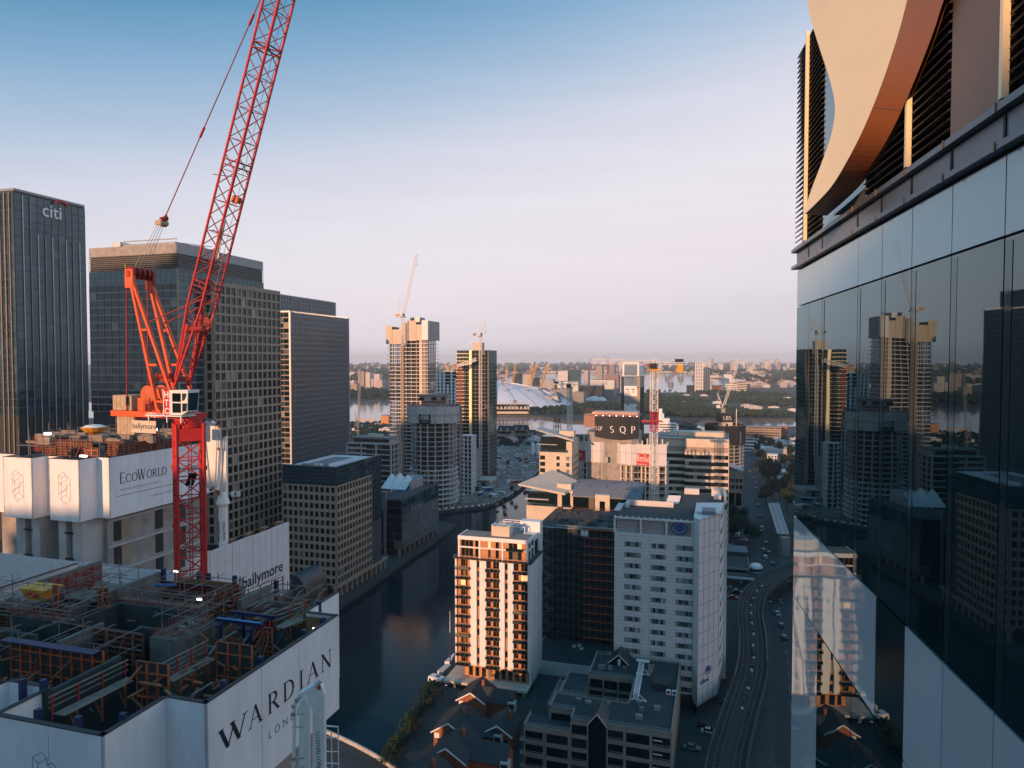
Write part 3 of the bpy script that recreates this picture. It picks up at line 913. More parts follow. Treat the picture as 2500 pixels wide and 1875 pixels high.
formwork((-20.3, 3.95), (-11.9, 4.0), ZD + 1.6, ZT + .05, 'long orange wall shutter with blue top walkway across the core')
formwork((-8.75, 3.65), (-6.2, 3.75), ZD + 1.5, ZT - .05, 'short orange wall shutter at the end of the long plank walkway')
formwork((-5.78, 7.8), (-2.8, 7.85), ZD + 1.2, ZT - .02, 'orange wall shutter beside the black-lettered screen, between two walkways')
formwork((-29.2, 14.6), (-29.2, 20.0), ZT - 2.4, ZT + .3, 'red shutter leaning along the far left concrete wall', 'red')
formwork((-26.4, 12.4), (-25.8, 12.4), ZT - 2.6, ZT + .7, 'narrow upright orange shutter post near the yellow skip', 'orange', 2)
formwork((-32.5, 9.6), (-27.0, 9.6), ZT - 2.3, ZT - .5, 'rusty shutter beside the timber racks', 'rust')
formwork((-6.3, 12.4), (-4.6, 12.4), ZT - 2.2, ZT - .1, 'red shutter under the blue steel trestle', 'red')
formwork((-4.2, 11.0), (-3.4, 11.0), ZT - 2.2, ZT - .0, 'rusty shutter end beside the far screen joint', 'rust')
formwork((-12.2, 15.2), (-12.2, 18.6), ZT - 2.2, ZT + .2, 'rusty shutter behind the square lift shaft', 'rust')
formwork((-19.8, 9.0), (-13.4, 9.0), ZT - 3.4, ZT - .9, 'long rusty shutter at the front of the square lift shaft', 'rust')
formwork((-25.6, 6.4), (-21.0, 6.4), ZT - 3.2, ZT - .8, 'rusty shutter behind the long orange shutter', 'rust')
formwork((-19.6, 17.6), (-14.2, 17.6), ZT - 2.0, ZT + .1, 'dark red shutter at the far side of the core deck', 'red_d')
formwork((-31.5, 4.6), (-27.5, 4.6), ZT - 3.0, ZT - .6, 'orange shutter beyond the blue topped long one', 'orange')
formwork((-22.0, 13.0), (-22.0, 14.0), ZT - 2.0, ZT + .4, 'thin rusty shutter by the blue bundle', 'rust')
MB().box(-20.3, -11.9, 3.2, 3.9, ZT + .1, ZT + .18).build('walkway_edge', 'blue', NT)
# ---- plank walkways with guard rails
def walkway(p, q, width, z, label, post='red', side=1):
    p, q = Vector(p), Vector(q); L = (q - p).length
    t = thing('plank_walkway', label, 'walkway', NTw(p.x, p.y, z), -TH + math.atan2(q.y - p.y, q.x - p.x), 'plank walkways on the core deck')
    n = 4
    for i in range(n):
        y0 = side * (width * i / n); y1 = side * (width * (i + 1) / n - .03)
        MB().box(random.uniform(-.1, .1), L + random.uniform(-.2, .1), min(y0, y1), max(y0, y1), random.uniform(0, .015), .07).build('plank', 'timber', t)
    k = max(2, round(L / 1.5))
    for i in range(k + 1):
        x = L * i / k
        MB().bar((x, side * (width + .03), -.4), (x, side * (width + .03), 1.15), .07).build('guard_post', post, t)
    for h in (.45, .8, 1.12):
        MB().bar((-.2, side * (width + .08), h), (L + .25, side * (width + .08), h + .02), .05, .09).build('guard_rail', 'timber' if h > 1 else 'galv_d', t)
    for i in range(k):
        x = L * (i + .5) / k
        MB().bar((x, side * width, 0), (x, 0, -1.3), .07).bar((x, 0, -1.5), (x, 0, .0), .09).build('bracket', 'rust', t)
    return t
walkway((-9.0, -1.5), (-8.7, 3.6), .9, ZT - 1.35, 'plank walkway leading to the short orange shutter')
walkway((-6.0, 3.9), (-5.7, 7.7), .9, ZT - 1.3, 'plank walkway between the two orange shutters')
walkway((-9.6, 15.9), (-8.7, 21.2), .9, ZT - .9, 'plank walkway at the far corner of the core')
walkway((-3.6, 12.6), (-2.7, 15.4), .9, ZT - .7, 'short plank walkway at the screen step')
walkway((-22.0, 16.0), (-13.2, 16.0), 1.0, ZT - 1.0, 'plank walkway across the far side of the core', 'galv_d', -1)
walkway((-28.6, 10.4), (-21.0, 10.4), 1.0, ZT - 1.1, 'plank walkway beside the yellow skip', 'galv_d', -1)
# ---- scaffold tubes
sc_ = MB(); rnd = random.Random(8)
def pole_set(x0, x1, y0, y1, z0, z1, nx, ny):
    for i in range(nx):
        for j in range(ny):
            x, y = x0 + (x1 - x0) * i / max(1, nx - 1), y0 + (y1 - y0) * j / max(1, ny - 1)
            sc_.bar((x, y, z0), (x, y, z1 + rnd.uniform(-.4, .5)), .05)
    for z in (z0 + .5 * (z1 - z0), z0 + .9 * (z1 - z0)):
        for j in range(ny):
            y = y0 + (y1 - y0) * j / max(1, ny - 1)
            sc_.bar((x0 - .7, y + .05, z), (x1 + .8, y + .05, z + rnd.uniform(-.1, .1)), .05)
        for i in range(nx):
            x = x0 + (x1 - x0) * i / max(1, nx - 1)
            sc_.bar((x, y0 - .8, z + .1), (x, y1 + .8, z + .1), .05)
pole_set(-19, -12, 14.4, 18.5, ZT - 2.2, ZT + .9, 4, 3)
pole_set(-28, -23.5, 14.8, 18.8, ZT - 2, ZT + .8, 3, 3)
pole_set(-33, -27.5, 9.8, 12.6, ZT - 2, ZT + .8, 4, 2)
pole_set(-11.5, -8.5, 8.9, 12, ZT - 2, ZT + 1.3, 3, 2)
pole_set(-7.5, -4.4, 16.2, 19, ZT - 2, ZT + .7, 3, 2)
pole_set(-26, -20.8, 9.2, 12.2, ZT - 2, ZT + .7, 4, 2)
pole_set(-20, -13, 4.3, 7.6, ZT - 3, ZT + .2, 4, 2)
pole_set(-31, -22, 3.2, 5.4, ZT - 3, ZT + .3, 5, 2)
sc_.build('scaffold_tubes', 'galv_d', NT, stuff=True)
bs = MB()
for x in (-7.6, -4.9):
    bs.bar((x, 10.6, ZD), (x, 10.6, ZT - .1), .18).bar((x, 13.2, ZD), (x, 13.2, ZT - .1), .18)
    bs.bar((x, 10.2, ZT - .05), (x, 13.6, ZT - .05), .2)
bs.bar((-8.4, 11.0, ZT + .15), (-4.2, 11.0, ZT + .15), .2).bar((-8.4, 12.7, ZT + .15), (-4.2, 12.7, ZT + .15), .2).bar((-7.6, 10.6, ZD + 1), (-4.9, 10.6, ZT - .4), .1)
bs_ = thing('steel_trestle', 'blue steel trestle frame standing on the core deck', 'trestle', NTw(0, 0, 0), -TH)
bs.build('frame', 'blue', bs_)
MB().box(-8.2, -4.4, 10.9, 11.1, ZT + .26, ZT + .32).build('waler', 'blue_l', bs_)
# blue support brackets poking over the screens
for x, y in [(-12.2, -1.5), (-14.6, -1.4), (-10.9, -1.2), (-2.9, 16.6), (-.55, 13.4), (-.55, 10.9), (-.7, 6.0), (-.7, 2.4), (-9.5, 20.2), (-14, 20.3), (-18, 20.3), (-22, 20.3), (-16.8, 20.2), (-3.4, -2.6), (-8.4, -3.6), (-5.5, -3.6)]:
    MB().box(x - .16, x + .16, y - .16, y + .16, ZD, ZT + (.55 if y > -2 and y < 18 and x < -10 else .25)).build('climbing_bracket', 'blue', NT)
# skip, bundles, lights
sk = thing('skip', 'yellow rubbish skip with red label standing on the core deck', 'skip', NTw(-28.2, 12.9, ZT - .75), -TH)
b = MB(); b.hexa([(-1.1, -.6, 0), (1.1, -.6, 0), (1.1, .6, 0), (-1.1, .6, 0), (-1.4, -.85, .95), (1.4, -.85, .95), (1.4, .85, .95), (-1.4, .85, .95)])
b.build('body', 'yellow', sk)
MB().box(-1.5, 1.5, -.92, .92, .951, 1.02).build('rim', 'yellow', sk)
MB().box(-.5, .5, -.86, -.80, .35, .7).build('label_plate', 'red', sk)
b = MB()
for i in range(7):
    b.tube((-19.6 + .04 * i, 16.4 + .08 * (i % 3), ZT + .05 + .07 * (i // 3)), (-17.6, 16.9 + .08 * (i % 3), ZT + .05 + .07 * (i // 3)), .06)
tag(b.build('pipe_bundle', 'blue_l', None), 'bundle of blue pipes lying on the far walkway of the core', 'pipes').matrix_basis = Matrix.Translation((NTO.x, NTO.y, 0)) @ Matrix.Rotation(-TH, 4, 'Z')
for x, y, z in [(-3.2, 17.2, ZT - .35), (-1.2, 13.4, ZT - .75), (-13.2, 14.8, ZT - .1), (-20.4, 20.1, ZT + .1)]:
    t = thing('work_light', 'small bright work light fixed on the core deck', 'lamp', NTw(x, y, z), -TH, 'work lights on the core deck')
    MB().box(-.22, .22, -.05, .05, 0, .12).build('lens', 'lamp', t)
    MB().box(-.25, .25, .05, .12, -.03, .15).build('housing', 'dark', t)
    MB().bar((0, .09, -1.2), (0, .09, -.03), .05).build('post', 'galv', t)
b = MB()
for i in range(14):
    x, y = rnd.uniform(-31, -27), rnd.uniform(10, 12); b.box(x, x + rnd.uniform(.4, 1.6), y, y + .12, ZT - 1.05, ZT - .9 + rnd.uniform(0, .25))
for i in range(18):
    x, y = rnd.uniform(-18, -13.5), rnd.uniform(15.7, 18.3); b.box(x, x + rnd.uniform(.3, 1.4), y, y + .15, ZT - 2.04, ZT - 1.8 + rnd.uniform(0, .2))
for i in range(10):
    x, y = rnd.uniform(-11.4, -10.2), rnd.uniform(8.7, 11.5); b.box(x, x + rnd.uniform(.2, .6), y, y + .3, ZT - .74, ZT - .6 + rnd.uniform(0, .2))
b.build('loose_timber', 'timber', NT, stuff=True)
for (nm, m, n, zr0, zr1, ln) in (('loose_formwork', 'rust', 130, .7, 2.6, 2.2), ('loose_boards', 'ply', 110, .8, 4.5, 1.8), ('loose_props', 'galv_d', 80, .6, 3.6, 2.4), ('loose_panels', 'orange', 60, .8, 3.0, 1.6), ('loose_pipes', 'blue', 18, 1.5, 4.5, 1.6)):
    b = MB()
    for i in range(n):
        x, y = rnd.choice([(rnd.uniform(-33, -21), rnd.uniform(6.5, 20)), (rnd.uniform(-20, -4), rnd.uniform(12.5, 19.5)), (rnd.uniform(-8.5, -3.6), rnd.uniform(2, 13)), (rnd.uniform(-31, -11), rnd.uniform(-3, 3))])
        z = ZT - rnd.uniform(zr0, zr1); a = rnd.choice([0, 0, 1.57, 1.57, rnd.uniform(0, 3.1)]); d = Vector((math.cos(a), math.sin(a), rnd.choice([0, 0, .5, -.6]))) * rnd.uniform(.4, 1) * ln
        b.bar((x, y, z), (x + d.x, y + d.y, z + d.z), rnd.uniform(.06, .22), rnd.uniform(.05, .12))
    b.build(nm, m, NT, stuff=True)
for i in range(7):
    x, y = [(-31, -1.5), (-28, 2.5), (-24, 6.2), (-18.5, 6.0), (-15.2, 10.2), (-23.5, 11.2), (-17.5, 1.2)][i]
    wallbox(x, x + [2.4, .35, 3.2, .35, 2.6, .35, 3][i], y, y + [.35, 3.2, .35, 4, .35, 2, .35][i], ZD, ZT - [1.2, .9, .7, .8, .9, .5, 1.6][i], 'conc_w' if i % 2 else 'conc_d')

# ================================================================== concrete placing booms
def boom_shape(root, Yd, Z, polys, m='boom'):
    for nm, pts, d0, d1 in polys:
        q = [P(*Z(*p), Yd) for p in pts]
        b = MB(); n = len(q)
        front = [Vector((v.x, Yd + d0, v.z)) for v in q]; back = [Vector((v.x, Yd + d1, v.z)) for v in q]
        b.v = [tuple(v - root.location) for v in front + back]
        for t in tessellate_polygon([[Vector((v.x, v.z, 0)) for v in q]]):
            b.f.append(tuple(t)); b.f.append(tuple(n + i for i in reversed(t))); b.m += [0, 0]
        for i in range(n):
            j = (i + 1) % n
            b.f.append((i, j, n + j, n + i)); b.m.append(0)
        b.build(nm, m, root)
z3 = lambda x, y: (x * .3843, 1350 + y * .3843)
z2 = lambda x, y: (x * .3165, 900 + y * .3165)
r0 = P(780, 1880, 36.0)
BM = thing('placing_boom', 'white folded concrete boom with lettering, beside the nearer black-lettered screen', 'boom', (r0.x, 36, 0), 0)
boom_shape(BM, 36, z3, [
    ('upper_arm', [(1988, 1420), (1990, 1000), (1958, 915), (1905, 925), (1902, 893), (1985, 842), (2015, 828), (2046, 850), (2062, 900), (2064, 1420)], -.1, .32),
    ('lower_arm', [(1908, 1420), (1912, 985), (1925, 920), (1950, 912), (1972, 960), (1976, 1420)], -.32, -.05)])
def zp(x, y, Yd=36, Z=z3, root=None):
    return P(*Z(x, y), Yd) - (root or BM).location
b = MB()
for pts in ([(1870, 1420), (1880, 960), (1892, 925), (1905, 915)], ):
    for i in range(len(pts) - 1):
        b.tube(zp(*pts[i]) + Vector((0, -.2, 0)), zp(*pts[i + 1]) + Vector((0, -.2, 0)), .09, n=10)
b.build('delivery_pipe', 'boom', BM)
b = MB()
for y in (1010, 1090, 1285, 1340):
    b.tube(zp(1865, y) + Vector((0, -.24, 0)), zp(1945, y - 8) + Vector((0, -.36, 0)), .035, n=6)
b.build('pipe_bracket', 'galv', BM)
b = MB()
for y in (960, 1010, 1290):
    b.tube(zp(1872, y + 12) + Vector((0, -.2, 0)), zp(1874, y - 12) + Vector((0, -.2, 0)), .12, n=10)
b.build('pipe_clamp', 'galv', BM)
MB().tube(zp(1900, 915) + Vector((0, -.4, 0)), zp(1900, 915) + Vector((0, .4, 0)), .13, n=12).build('hinge_pin', 'galv', BM)
MB().tube(zp(2018, 836) + Vector((-.05, -.05, 0)), zp(2040, 815) + Vector((0, 0, .05)), .17, .1, n=8).build('hose_end', 'galv', BM)
MB().tube(zp(2028, 850) + Vector((.0, -.12, -.06)), zp(2035, 838) + Vector((0, -.12, .0)), .09, n=8).build('red_collar', 'red', BM)
text("O'HALLORAN & O'B", .30, 'ink', BM, zp(2012, 1178) + Vector((0, -.106, 0)), (0.02, 0, -1), (1, 0, 0.02), ext=.004)
text("LLL", .30, 'green', BM, zp(2012, 1128) + Vector((0, -.106, 0)), (0.02, 0, -1), (1, 0, 0.02), ext=.004)
b = MB()
for x in (2105, 2148):
    b.bar(zp(x, 1105 if x > 2110 else 1135), zp(x + 4, 1420), .045)
for y in (1105, 1165, 1255, 1330, 1400):
    b.bar(zp(2066, y - 4 if y < 1110 else y + 5), zp(2150, y + (0 if y < 1110 else 8)), .04)
b.bar(zp(2060, 1095), zp(2148, 1105), .045).bar(zp(2040, 1125), zp(2106, 1135), .045)
b.build('ladder_cage', 'boom', BM)
MB().tube((.15, .1, 0), (.15, .1, zp(2000, 1425).z + .2), .45, n=14).build('mast', 'boom', BM)

r1 = P(536, 1300, 79.0)
B2 = thing('placing_boom', 'white folded concrete boom on a tall pipe mast behind the red crane', 'boom', (r1.x, 79, 0), 0)
boom_shape(B2, 79, z2, [
    ('upper_arm', [(1592, 920), (1592, 450), (1612, 408), (1640, 402), (1662, 440), (1650, 920)], -.3, .3),
    ('lower_arm', [(1650, 935), (1648, 470), (1664, 415), (1676, 420), (1684, 470), (1668, 935)], -.45, .1),
    ('base_arm', [(1690, 930), (1700, 560), (1738, 520), (1740, 560), (1742, 990), (1712, 1000)], .1, .6)])
b = MB()
for x0, x1, y0, y1 in ((1578, 1630, 430, 930), (1690, 1690, 430, 905), (1706, 1708, 450, 620), (1700, 1680, 620, 920)):
    b.tube(zp(x0, y0, 79, z2, B2) + Vector((0, -.4, 0)), zp(x1, y1, 79, z2, B2) + Vector((0, -.4, 0)), .09, n=8)
b.tube(zp(1578, 430, 79, z2, B2) + Vector((0, -.4, 0)), zp(1612, 405, 79, z2, B2) + Vector((0, -.4, 0)), .09, n=8)
b.tube(zp(1690, 430, 79, z2, B2) + Vector((0, -.4, 0)), zp(1706, 450, 79, z2, B2) + Vector((0, -.4, 0)), .09, n=8)
b.build('delivery_pipe', 'boom', B2)
b = MB()
for x, y in ((1578, 430), (1690, 425), (1708, 445), (1700, 615), (1640, 930), (1680, 940), (1700, 960), (1660, 915)):
    b.tube(zp(x - 8, y, 79, z2, B2) + Vector((0, -.5, 0)), zp(x + 8, y, 79, z2, B2) + Vector((0, -.5, 0)), .16, n=8)
b.build('pipe_clamp', 'rust', B2)
zc0, zc1 = zp(1722, 1045, 79, z2, B2).z, zp(1722, 1000, 79, z2, B2).z
MB().lathe([(.35, zc0 - .6), (.62, zc0), (.72, zc0 + .05), (.72, zc0 + .2), (.5, zc1 + .2), (.3, zc1 + .8)], 16, (zp(1720, 1000, 79, z2, B2).x, 0)).build('turntable', 'boom', B2)
MB().tube((zp(1720, 1000, 79, z2, B2).x, 0, 0), (zp(1720, 1000, 79, z2, B2).x, 0, zc0 - .3), .5, n=16).build('mast', 'boom', B2)
q0, q1 = zp(1785, 985, 79, z2, B2), zp(1855, 945, 79, z2, B2)
MB().box(q0.x, q1.x, -.1, -.02, q0.z, q1.z).build('sign_plate', 'white', B2)
MB().box(q0.x + .4, q0.x + .62, -.11, -.1, q0.z + .12, q1.z - .12).build('sign_mark', 'blue_e', B2)
xc = zp(1720, 1000, 79, z2, B2).x
text("HALLORAN", .42, 'ink', B2, (xc - .46, -.505, zc0 - 1.9), (0, 0, -1), (1, 0, 0), ext=.004)
text("HALLORAN", .42, 'ink', B2, (xc + .16, -.51, zc0 - 1.9), (0, 0, -1), (1, 0, 0), ext=.004)

# ================================================================== far core (the second tower)
EO = P(266, 1118, 88)
ZE = EO.z
ET = thing('core_tower', 'farther concrete core with white screens, two line emblems and small lettering', 'tower', (EO.x, EO.y, 0), -TH)
EP = [(-22, -.9), (-18, -.9), (-14, -.9), (-14, -3), (-9.2, -3), (-9.2, -.9), (-6.7, -.9), (-6.7, -2.7), (-1.9, -2.7), (-1.9, 0), (0, 0), (0, 21)]
screens(ET, EP, ZE - 7.75, ZE, 8.8, joints=[(10, 8.6), (10, 17.2)])
hull = [(-21.6, -.6), (-14.2, -.6), (-13.8, -2.7), (-9.4, -2.7), (-9.4, -.6), (-6.5, -.6), (-6.5, -2.4), (-2.1, -2.4), (-2.1, .3), (-.3, .3), (-.3, 20.5), (-21.6, 20.5)]
MB().prism(hull, ZE - 1.5, ZE - 1.3).build('deck', 'conc_d', ET)
MB().prism([(-20, 1.2), (-1.8, 1.2), (-1.8, 19), (-20, 19)], 0, ZE - 1.6).build('core_wall', 'conc', ET)
for x0, x1 in ((-13.4, -11.9), (-10.8, -9.4), (-6.3, -5.1), (-4.0, -2.4)):
    MB().box(x0, x1, -1.9, 1.3, 60, ZE - 7.6).build('core_pier', 'conc_l', ET)
for x0, x1 in ((-11.8, -10.9), (-5.0, -4.1)):
    MB().box(x0, x1, -1.2, 1.25, 60, ZE - 7.6).build('door_reveal', 'conc', ET)
    for k in range(3):
        MB().box(x0 - .3, x1 + .3, -1.95, -1.75, ZE - 9.6 - k * 3.3, ZE - 9.4 - k * 3.3).build('cast_in_plate', 'dark', ET)
for y0, y1, m in ((2.2, 3.4, 'dark'), (3.4, 5.0, 'stone'), (9.2, 10.6, 'dark'), (13.6, 15, 'conc_d')):
    for k in range(3):
        MB().box(-1.79, -1.74, y0, y1, ZE - 11.4 - k * 3.4, ZE - 8.6 - k * 3.4).build('wall_opening', m, ET)
for k in range(4):
    MB().box(-1.8, -1.55, 1.2, 19, ZE - 8.7 - k * 3.4, ZE - 8.4 - k * 3.4).build('slab_edge', 'conc_l', ET)
for ch, y0, h in [('E', 1.55, 1.42), ('C', 2.55, 1.12), ('O', 3.5, 1.12), ('W', 4.45, 1.42), ('O', 6.0, 1.12), ('R', 7.0, 1.12), ('L', 7.95, 1.12), ('D', 8.7, 1.12)]:
    serif(ch, h, 'ink', ET, (.006, y0, ZE - 3.58 ), aw, up, thick=.012, sx=.92)
text('CREATING TOMORROW & BEYOND', .40, 'greyink', ET, (.006, 1.5, ZE - 4.55), aw, up, ext=.005)
MB().box(.002, .012, 1.05, 17.9, ZE - 5.18, ZE - 5.12).build('rule_line', 'ink', ET)
text('A  J O I N T  V E N T U R E', .42, 'ink', ET, (.006, 6.7, ZE - 6.25), aw, up, ext=.005)
text('ballymore', 1.35, 'ink', ET, (.006, 11.9, ZE - 3.75), aw, up, ext=.005)
emblem(ET, (-11.75, -3.006, ZE - 3.6), (1, 0, 0), up, 1.55)
emblem(ET, (-4.4, -2.706, ZE - 3.6), (1, 0, 0), up, 1.55)
# clutter on its deck
def ETw(x, y, z=0):
    bb, aa = axes()
    return (EO.x + bb.x * x + aa.x * y, EO.y + bb.y * x + aa.y * y, z)
def eform(p, q, z0, z1, label, m='orange'):
    t = formwork(p, q, z0, z1, label, m)
    t.location = ETw(p[0], p[1], z0); t['group'] = 'wall formwork on the farther core'
for i, (p, q, z0, z1, m) in enumerate([((-10.7, .2), (-9.0, .2), ZE - .9, ZE + 1.1, 'rust'), ((-4.0, .1), (-1.9, .1), ZE - .9, ZE + 1.2, 'orange'), ((-12.5, 3.2), (-6.2, 3.2), ZE - .6, ZE + 1.6, 'rust'),
                          ((-2.2, 3.5), (-2.2, 9.0), ZE - .8, ZE + 1.2, 'rust'), ((-2.2, 9.4), (-2.2, 10.8), ZE - .6, ZE + 2.0, 'red'), ((-2.2, 11.4), (-2.2, 17), ZE - .6, ZE + 1.0, 'rust'), ((-20, 6), (-13, 6), ZE - .6, ZE + 1.5, 'red_d'), ((-6.0, 5.0), (-2.8, 5.0), ZE - .6, ZE + 1.4, 'rust')]):
    eform(p, q, z0, z1, ['rusty shutter above the first emblem prow', 'bright orange shutter above the second emblem prow', 'long rusty shutter across the farther core', 'rusty shutter along the lettered screen of the farther core',
                        'upright red shutter along the lettered screen', 'rusty shutter at the far end of the lettered screen', 'dark red shutter at the back of the farther core', 'rusty shutter behind the orange one on the farther core'][i], m)
e2 = MB(); rnd = random.Random(21)
for i in range(46):
    x, y = rnd.uniform(-20, -1.5), rnd.uniform(2, 18)
    e2.bar((x, y, ZE - 1), (x, y, ZE + rnd.uniform(1.2, 3.6)), .06)
for i in range(26):
    x, y, z = rnd.uniform(-21, -8), rnd.uniform(2, 18), ZE + rnd.uniform(.4, 2.6)
    e2.bar((x, y, z), (x + rnd.uniform(3, 8), y, z), .05)
    e2.bar((x, y, z + .2), (x, y + rnd.uniform(2, 5), z + .2), .05)
e2.build('scaffold_tubes', 'galv_d', ET, stuff=True)
b = MB()
for i in range(40):
    x, y = rnd.uniform(-20, -3), rnd.uniform(3, 17); h = rnd.uniform(.1, .5); b.box(x, x + rnd.uniform(1, 3.5), y, y + rnd.uniform(.3, 1.2), ZE + .6 + rnd.uniform(0, .8), ZE + .9 + rnd.uniform(.2, 1.2))
b.build('stacked_materials', ['timber'], ET, stuff=True)
t = thing('skip', 'yellow tipping skip with white load on the farther core', 'skip', ETw(-10.5, 7.5, ZE + 2.0), -TH)
b = MB(); b.lathe([(.5, 0), (1.2, .35), (1.7, .9), (1.75, 1.0)], 14); b.build('body', 'yellow', t)
b = MB(); b.lathe([(1.6, .9), (1.0, 1.25), (.01, 1.35)], 12); b.build('load', 'white', t)
MB().box(-.5, .5, -.5, .5, -2.6, 0).build('stand', 'rust', t)
for x, y in ((-13.8, 3), (-4.5, 12), (-10.6, 1.0), (-3.4, -.8)):
    MB().box(x - .5, x + .5, y, y + .25, ZE + (2.2 if y > 2 else .1), ZE + (2.5 if y > 2 else .3)).build('work_light', 'lamp', ET)
# perimeter mesh screens below (white netting on frames)
def tolocal(root, v):
    return Matrix.Rotation(-root.rotation_euler[2], 3, 'Z') @ (Vector(v) - root.location)
S1 = tolocal(ET, P(510, 1346, 75)); S2 = tolocal(ET, P(411, 1394, 73))
def netscreen(p, d, L, zt, zb, panel, name='mesh_screen'):
    p, d = Vector(p), Vector(d); n = Vector((d.y, -d.x, 0)); k = round(L / panel)
    for i in range(k):
        a, c = p + d * (L * i / k + .04), p + d * (L * (i + 1) / k - .04)
        dz = random.uniform(-.08, .08)
        o = MB().hexa([(a.x - n.x * .05, a.y - n.y * .05, zb), (c.x - n.x * .05, c.y - n.y * .05, zb), (c.x, c.y, zb), (a.x, a.y, zb), (a.x - n.x * .05, a.y - n.y * .05, zt + dz), (c.x - n.x * .05, c.y - n.y * .05, zt + dz), (c.x, c.y, zt + dz), (a.x, a.y, zt + dz)]).build(name, 'mesh_w', ET)
        g = MB(); m_ = max(1, round((c - a).length / 1.2))
        for j in range(m_ + 1):
            q = a + (c - a) * j / m_ + n * .012
            g.bar((q.x, q.y, zb), (q.x, q.y, zt), .04, .02)
        z = zb
        while z < zt:
            g.bar((a.x + n.x * .012, a.y + n.y * .012, z), (c.x + n.x * .012, c.y + n.y * .012, z), .02, .04); z += 1.25
        g.build('screen_frame', 'white', o)
netscreen((S1.x, S1.y - 3.5, 0), (0, 1, 0), 18.2, S1.z, S1.z - 9, 3.6)
netscreen((S2.x - 26, S2.y, 0), (1, 0, 0), 27, S2.z, S2.z - 9, 3.0)
text('ballymore', 2.0, 'ink', ET, (S1.x + .04, S1.y + 5.3, S1.z - 5.95), aw, up, ext=.006, off=.02)
text('D', 1.1, 'ink', ET, (S1.x + .04, S1.y + 3.2, S1.z - 6.1), aw, up, ext=.006)
MB().box(S1.x + .03, S1.x + .05, S1.y + 9, S1.y + 13, S1.z - 6.35, S1.z - 6.28).build('rule_line', 'red', ET)
e3 = MB()
for i in range(30):
    e3.bar((S1.x - .6, S1.y + 10 + i * .12, S1.z - 9), (S1.x - .6 + rnd.uniform(-.2, .2), S1.y + 10 + i * .12, S1.z - rnd.uniform(3.0, 4.2)), .03)
MB().box(S1.x - 14, S1.x - .3, S1.y + 2, S1.y + 14, S1.z - 9.2, S1.z - 8.8).build('floor_slab', 'conc_d', ET)
for i in range(4):
    t = S1.y + 4 + i * 3.0
    MB().box(S1.x - .9, S1.x - .2, t, t + .9, S1.z + .1, S1.z + .18).build('screen_bracket', 'ply', ET)
    MB().box(S1.x - .95, S1.x - .85, t, t + .9, S1.z - .8, S1.z + .2).build('screen_bracket', 'ply', ET)
# ================================================================== red luffing crane
CR0 = P(462, 1150, 70.0)
CA = math.atan2(-.37, .93)
CR = thing('luffing_crane', 'big red luffing tower crane with white cab between the two concrete cores', 'crane', (CR0.x, 70.0, 0), CA)
ZM = 98.7
# mast, turned so that one corner faces the viewer
mrot = Matrix.Rotation(RAD(45) - CA * 0 + RAD(8), 3, 'Z')
ms = 1.24
legs = [mrot @ Vector((x * ms, y * ms, 0)) for x, y in ((1, 1), (-1, 1), (-1, -1), (1, -1))]
for L_ in legs:
    MB().bar((L_.x, L_.y, 0), (L_.x, L_.y, ZM), .26, .26).build('mast_leg', 'red', CR)
b = MB(); z = 60.0; k = 0
while z < ZM - 1.2:
    for i in range(4):
        p, q = legs[i], legs[(i + 1) % 4]
        b.bar((p.x, p.y, z), (q.x, q.y, z), .11)
        if k % 2:
            p, q = q, p
        b.bar((p.x, p.y, z), (q.x, q.y, z + 1.95), .12)
    z += 1.95; k += 1
z = 2.0
while z < 60:
    for i in range(4):
        p, q = legs[i], legs[(i + 1) % 4]
        b.bar((p.x, p.y, z), (q.x, q.y, z + 3.9), .12)
    z += 3.9
b.build('mast_bracing', 'red', CR)
b = MB()
for i in (0, 1):
    b.bar((-.2 + i * .4, .1, 60), (-.2 + i * .4, .1, ZM), .06)
z = 60
while z < ZM:
    b.bar((-.2, .1, z), (.2, .1, z), .035); z += .3
for zz in range(62, 98, 4):
    b.box(-.7, .7, -.2, .7, zz, zz + .05)
b.build('mast_ladder', 'red_d', CR)
for L_ in legs:
    for zz in (76, 82, 88, 94):
        MB().box(L_.x - .2, L_.x + .2, L_.y - .2, L_.y + .2, zz, zz + .45).build('mast_joint', 'red', CR)
b = MB()
for i in range(4):
    a = i * 1.3
    b.tube((.3 * math.cos(a), .3 * math.sin(a), 92.4), (.3 * math.cos(a + .9) + .5, .3 * math.sin(a + .9), 93.6), .14, n=8)
b.build('coiled_cable', 'black', CR)
MB().lathe([(1.2, ZM - .5), (1.35, ZM - .4), (1.35, ZM - .05), (1.2, ZM), (1.2, ZM + .25), (1.35, ZM + .3), (1.35, ZM + .52)], 24).build('slewing_ring', 'red', CR)
MB().prism([(l.x * 1.04, l.y * 1.04) for l in legs], ZM - 1.6, ZM - .45).build('mast_head', 'red', CR)
ZP = ZM + .5
MB().box(-2.2, 1.3, -1.2, 1.2, ZP, ZP + .5).build('turntable', 'red', CR)
for s in (-1.15, 1.15):
    MB().box(-9.3, 0, s - .14, s + .14, ZP + .05, ZP + .62).build('counter_jib_beam', 'crane_sunlit', CR)
MB().box(-9.2, -1.9, -1.0, 1.0, ZP + .1, ZP + .2).build('counter_jib_deck', 'red_d', CR)
text('HTC', .62, 'white', CR, (-4.2, -1.30, ZP + .1), (1, 0, 0), (0, 0, 1), ext=.01, off=.02)
for i in range(5):
    MB().box(-9.25 + i * .54, -9.25 + i * .54 + .51, -1.05, 1.05, ZP + .66, ZP + 2.2).build('counterweight', 'weight', CR)
    MB().box(-8.85 + i * .5, -8.85 + i * .5 + .47, -.95, .95, ZP - 1.85, ZP + .04).build('counterweight', 'weight', CR)
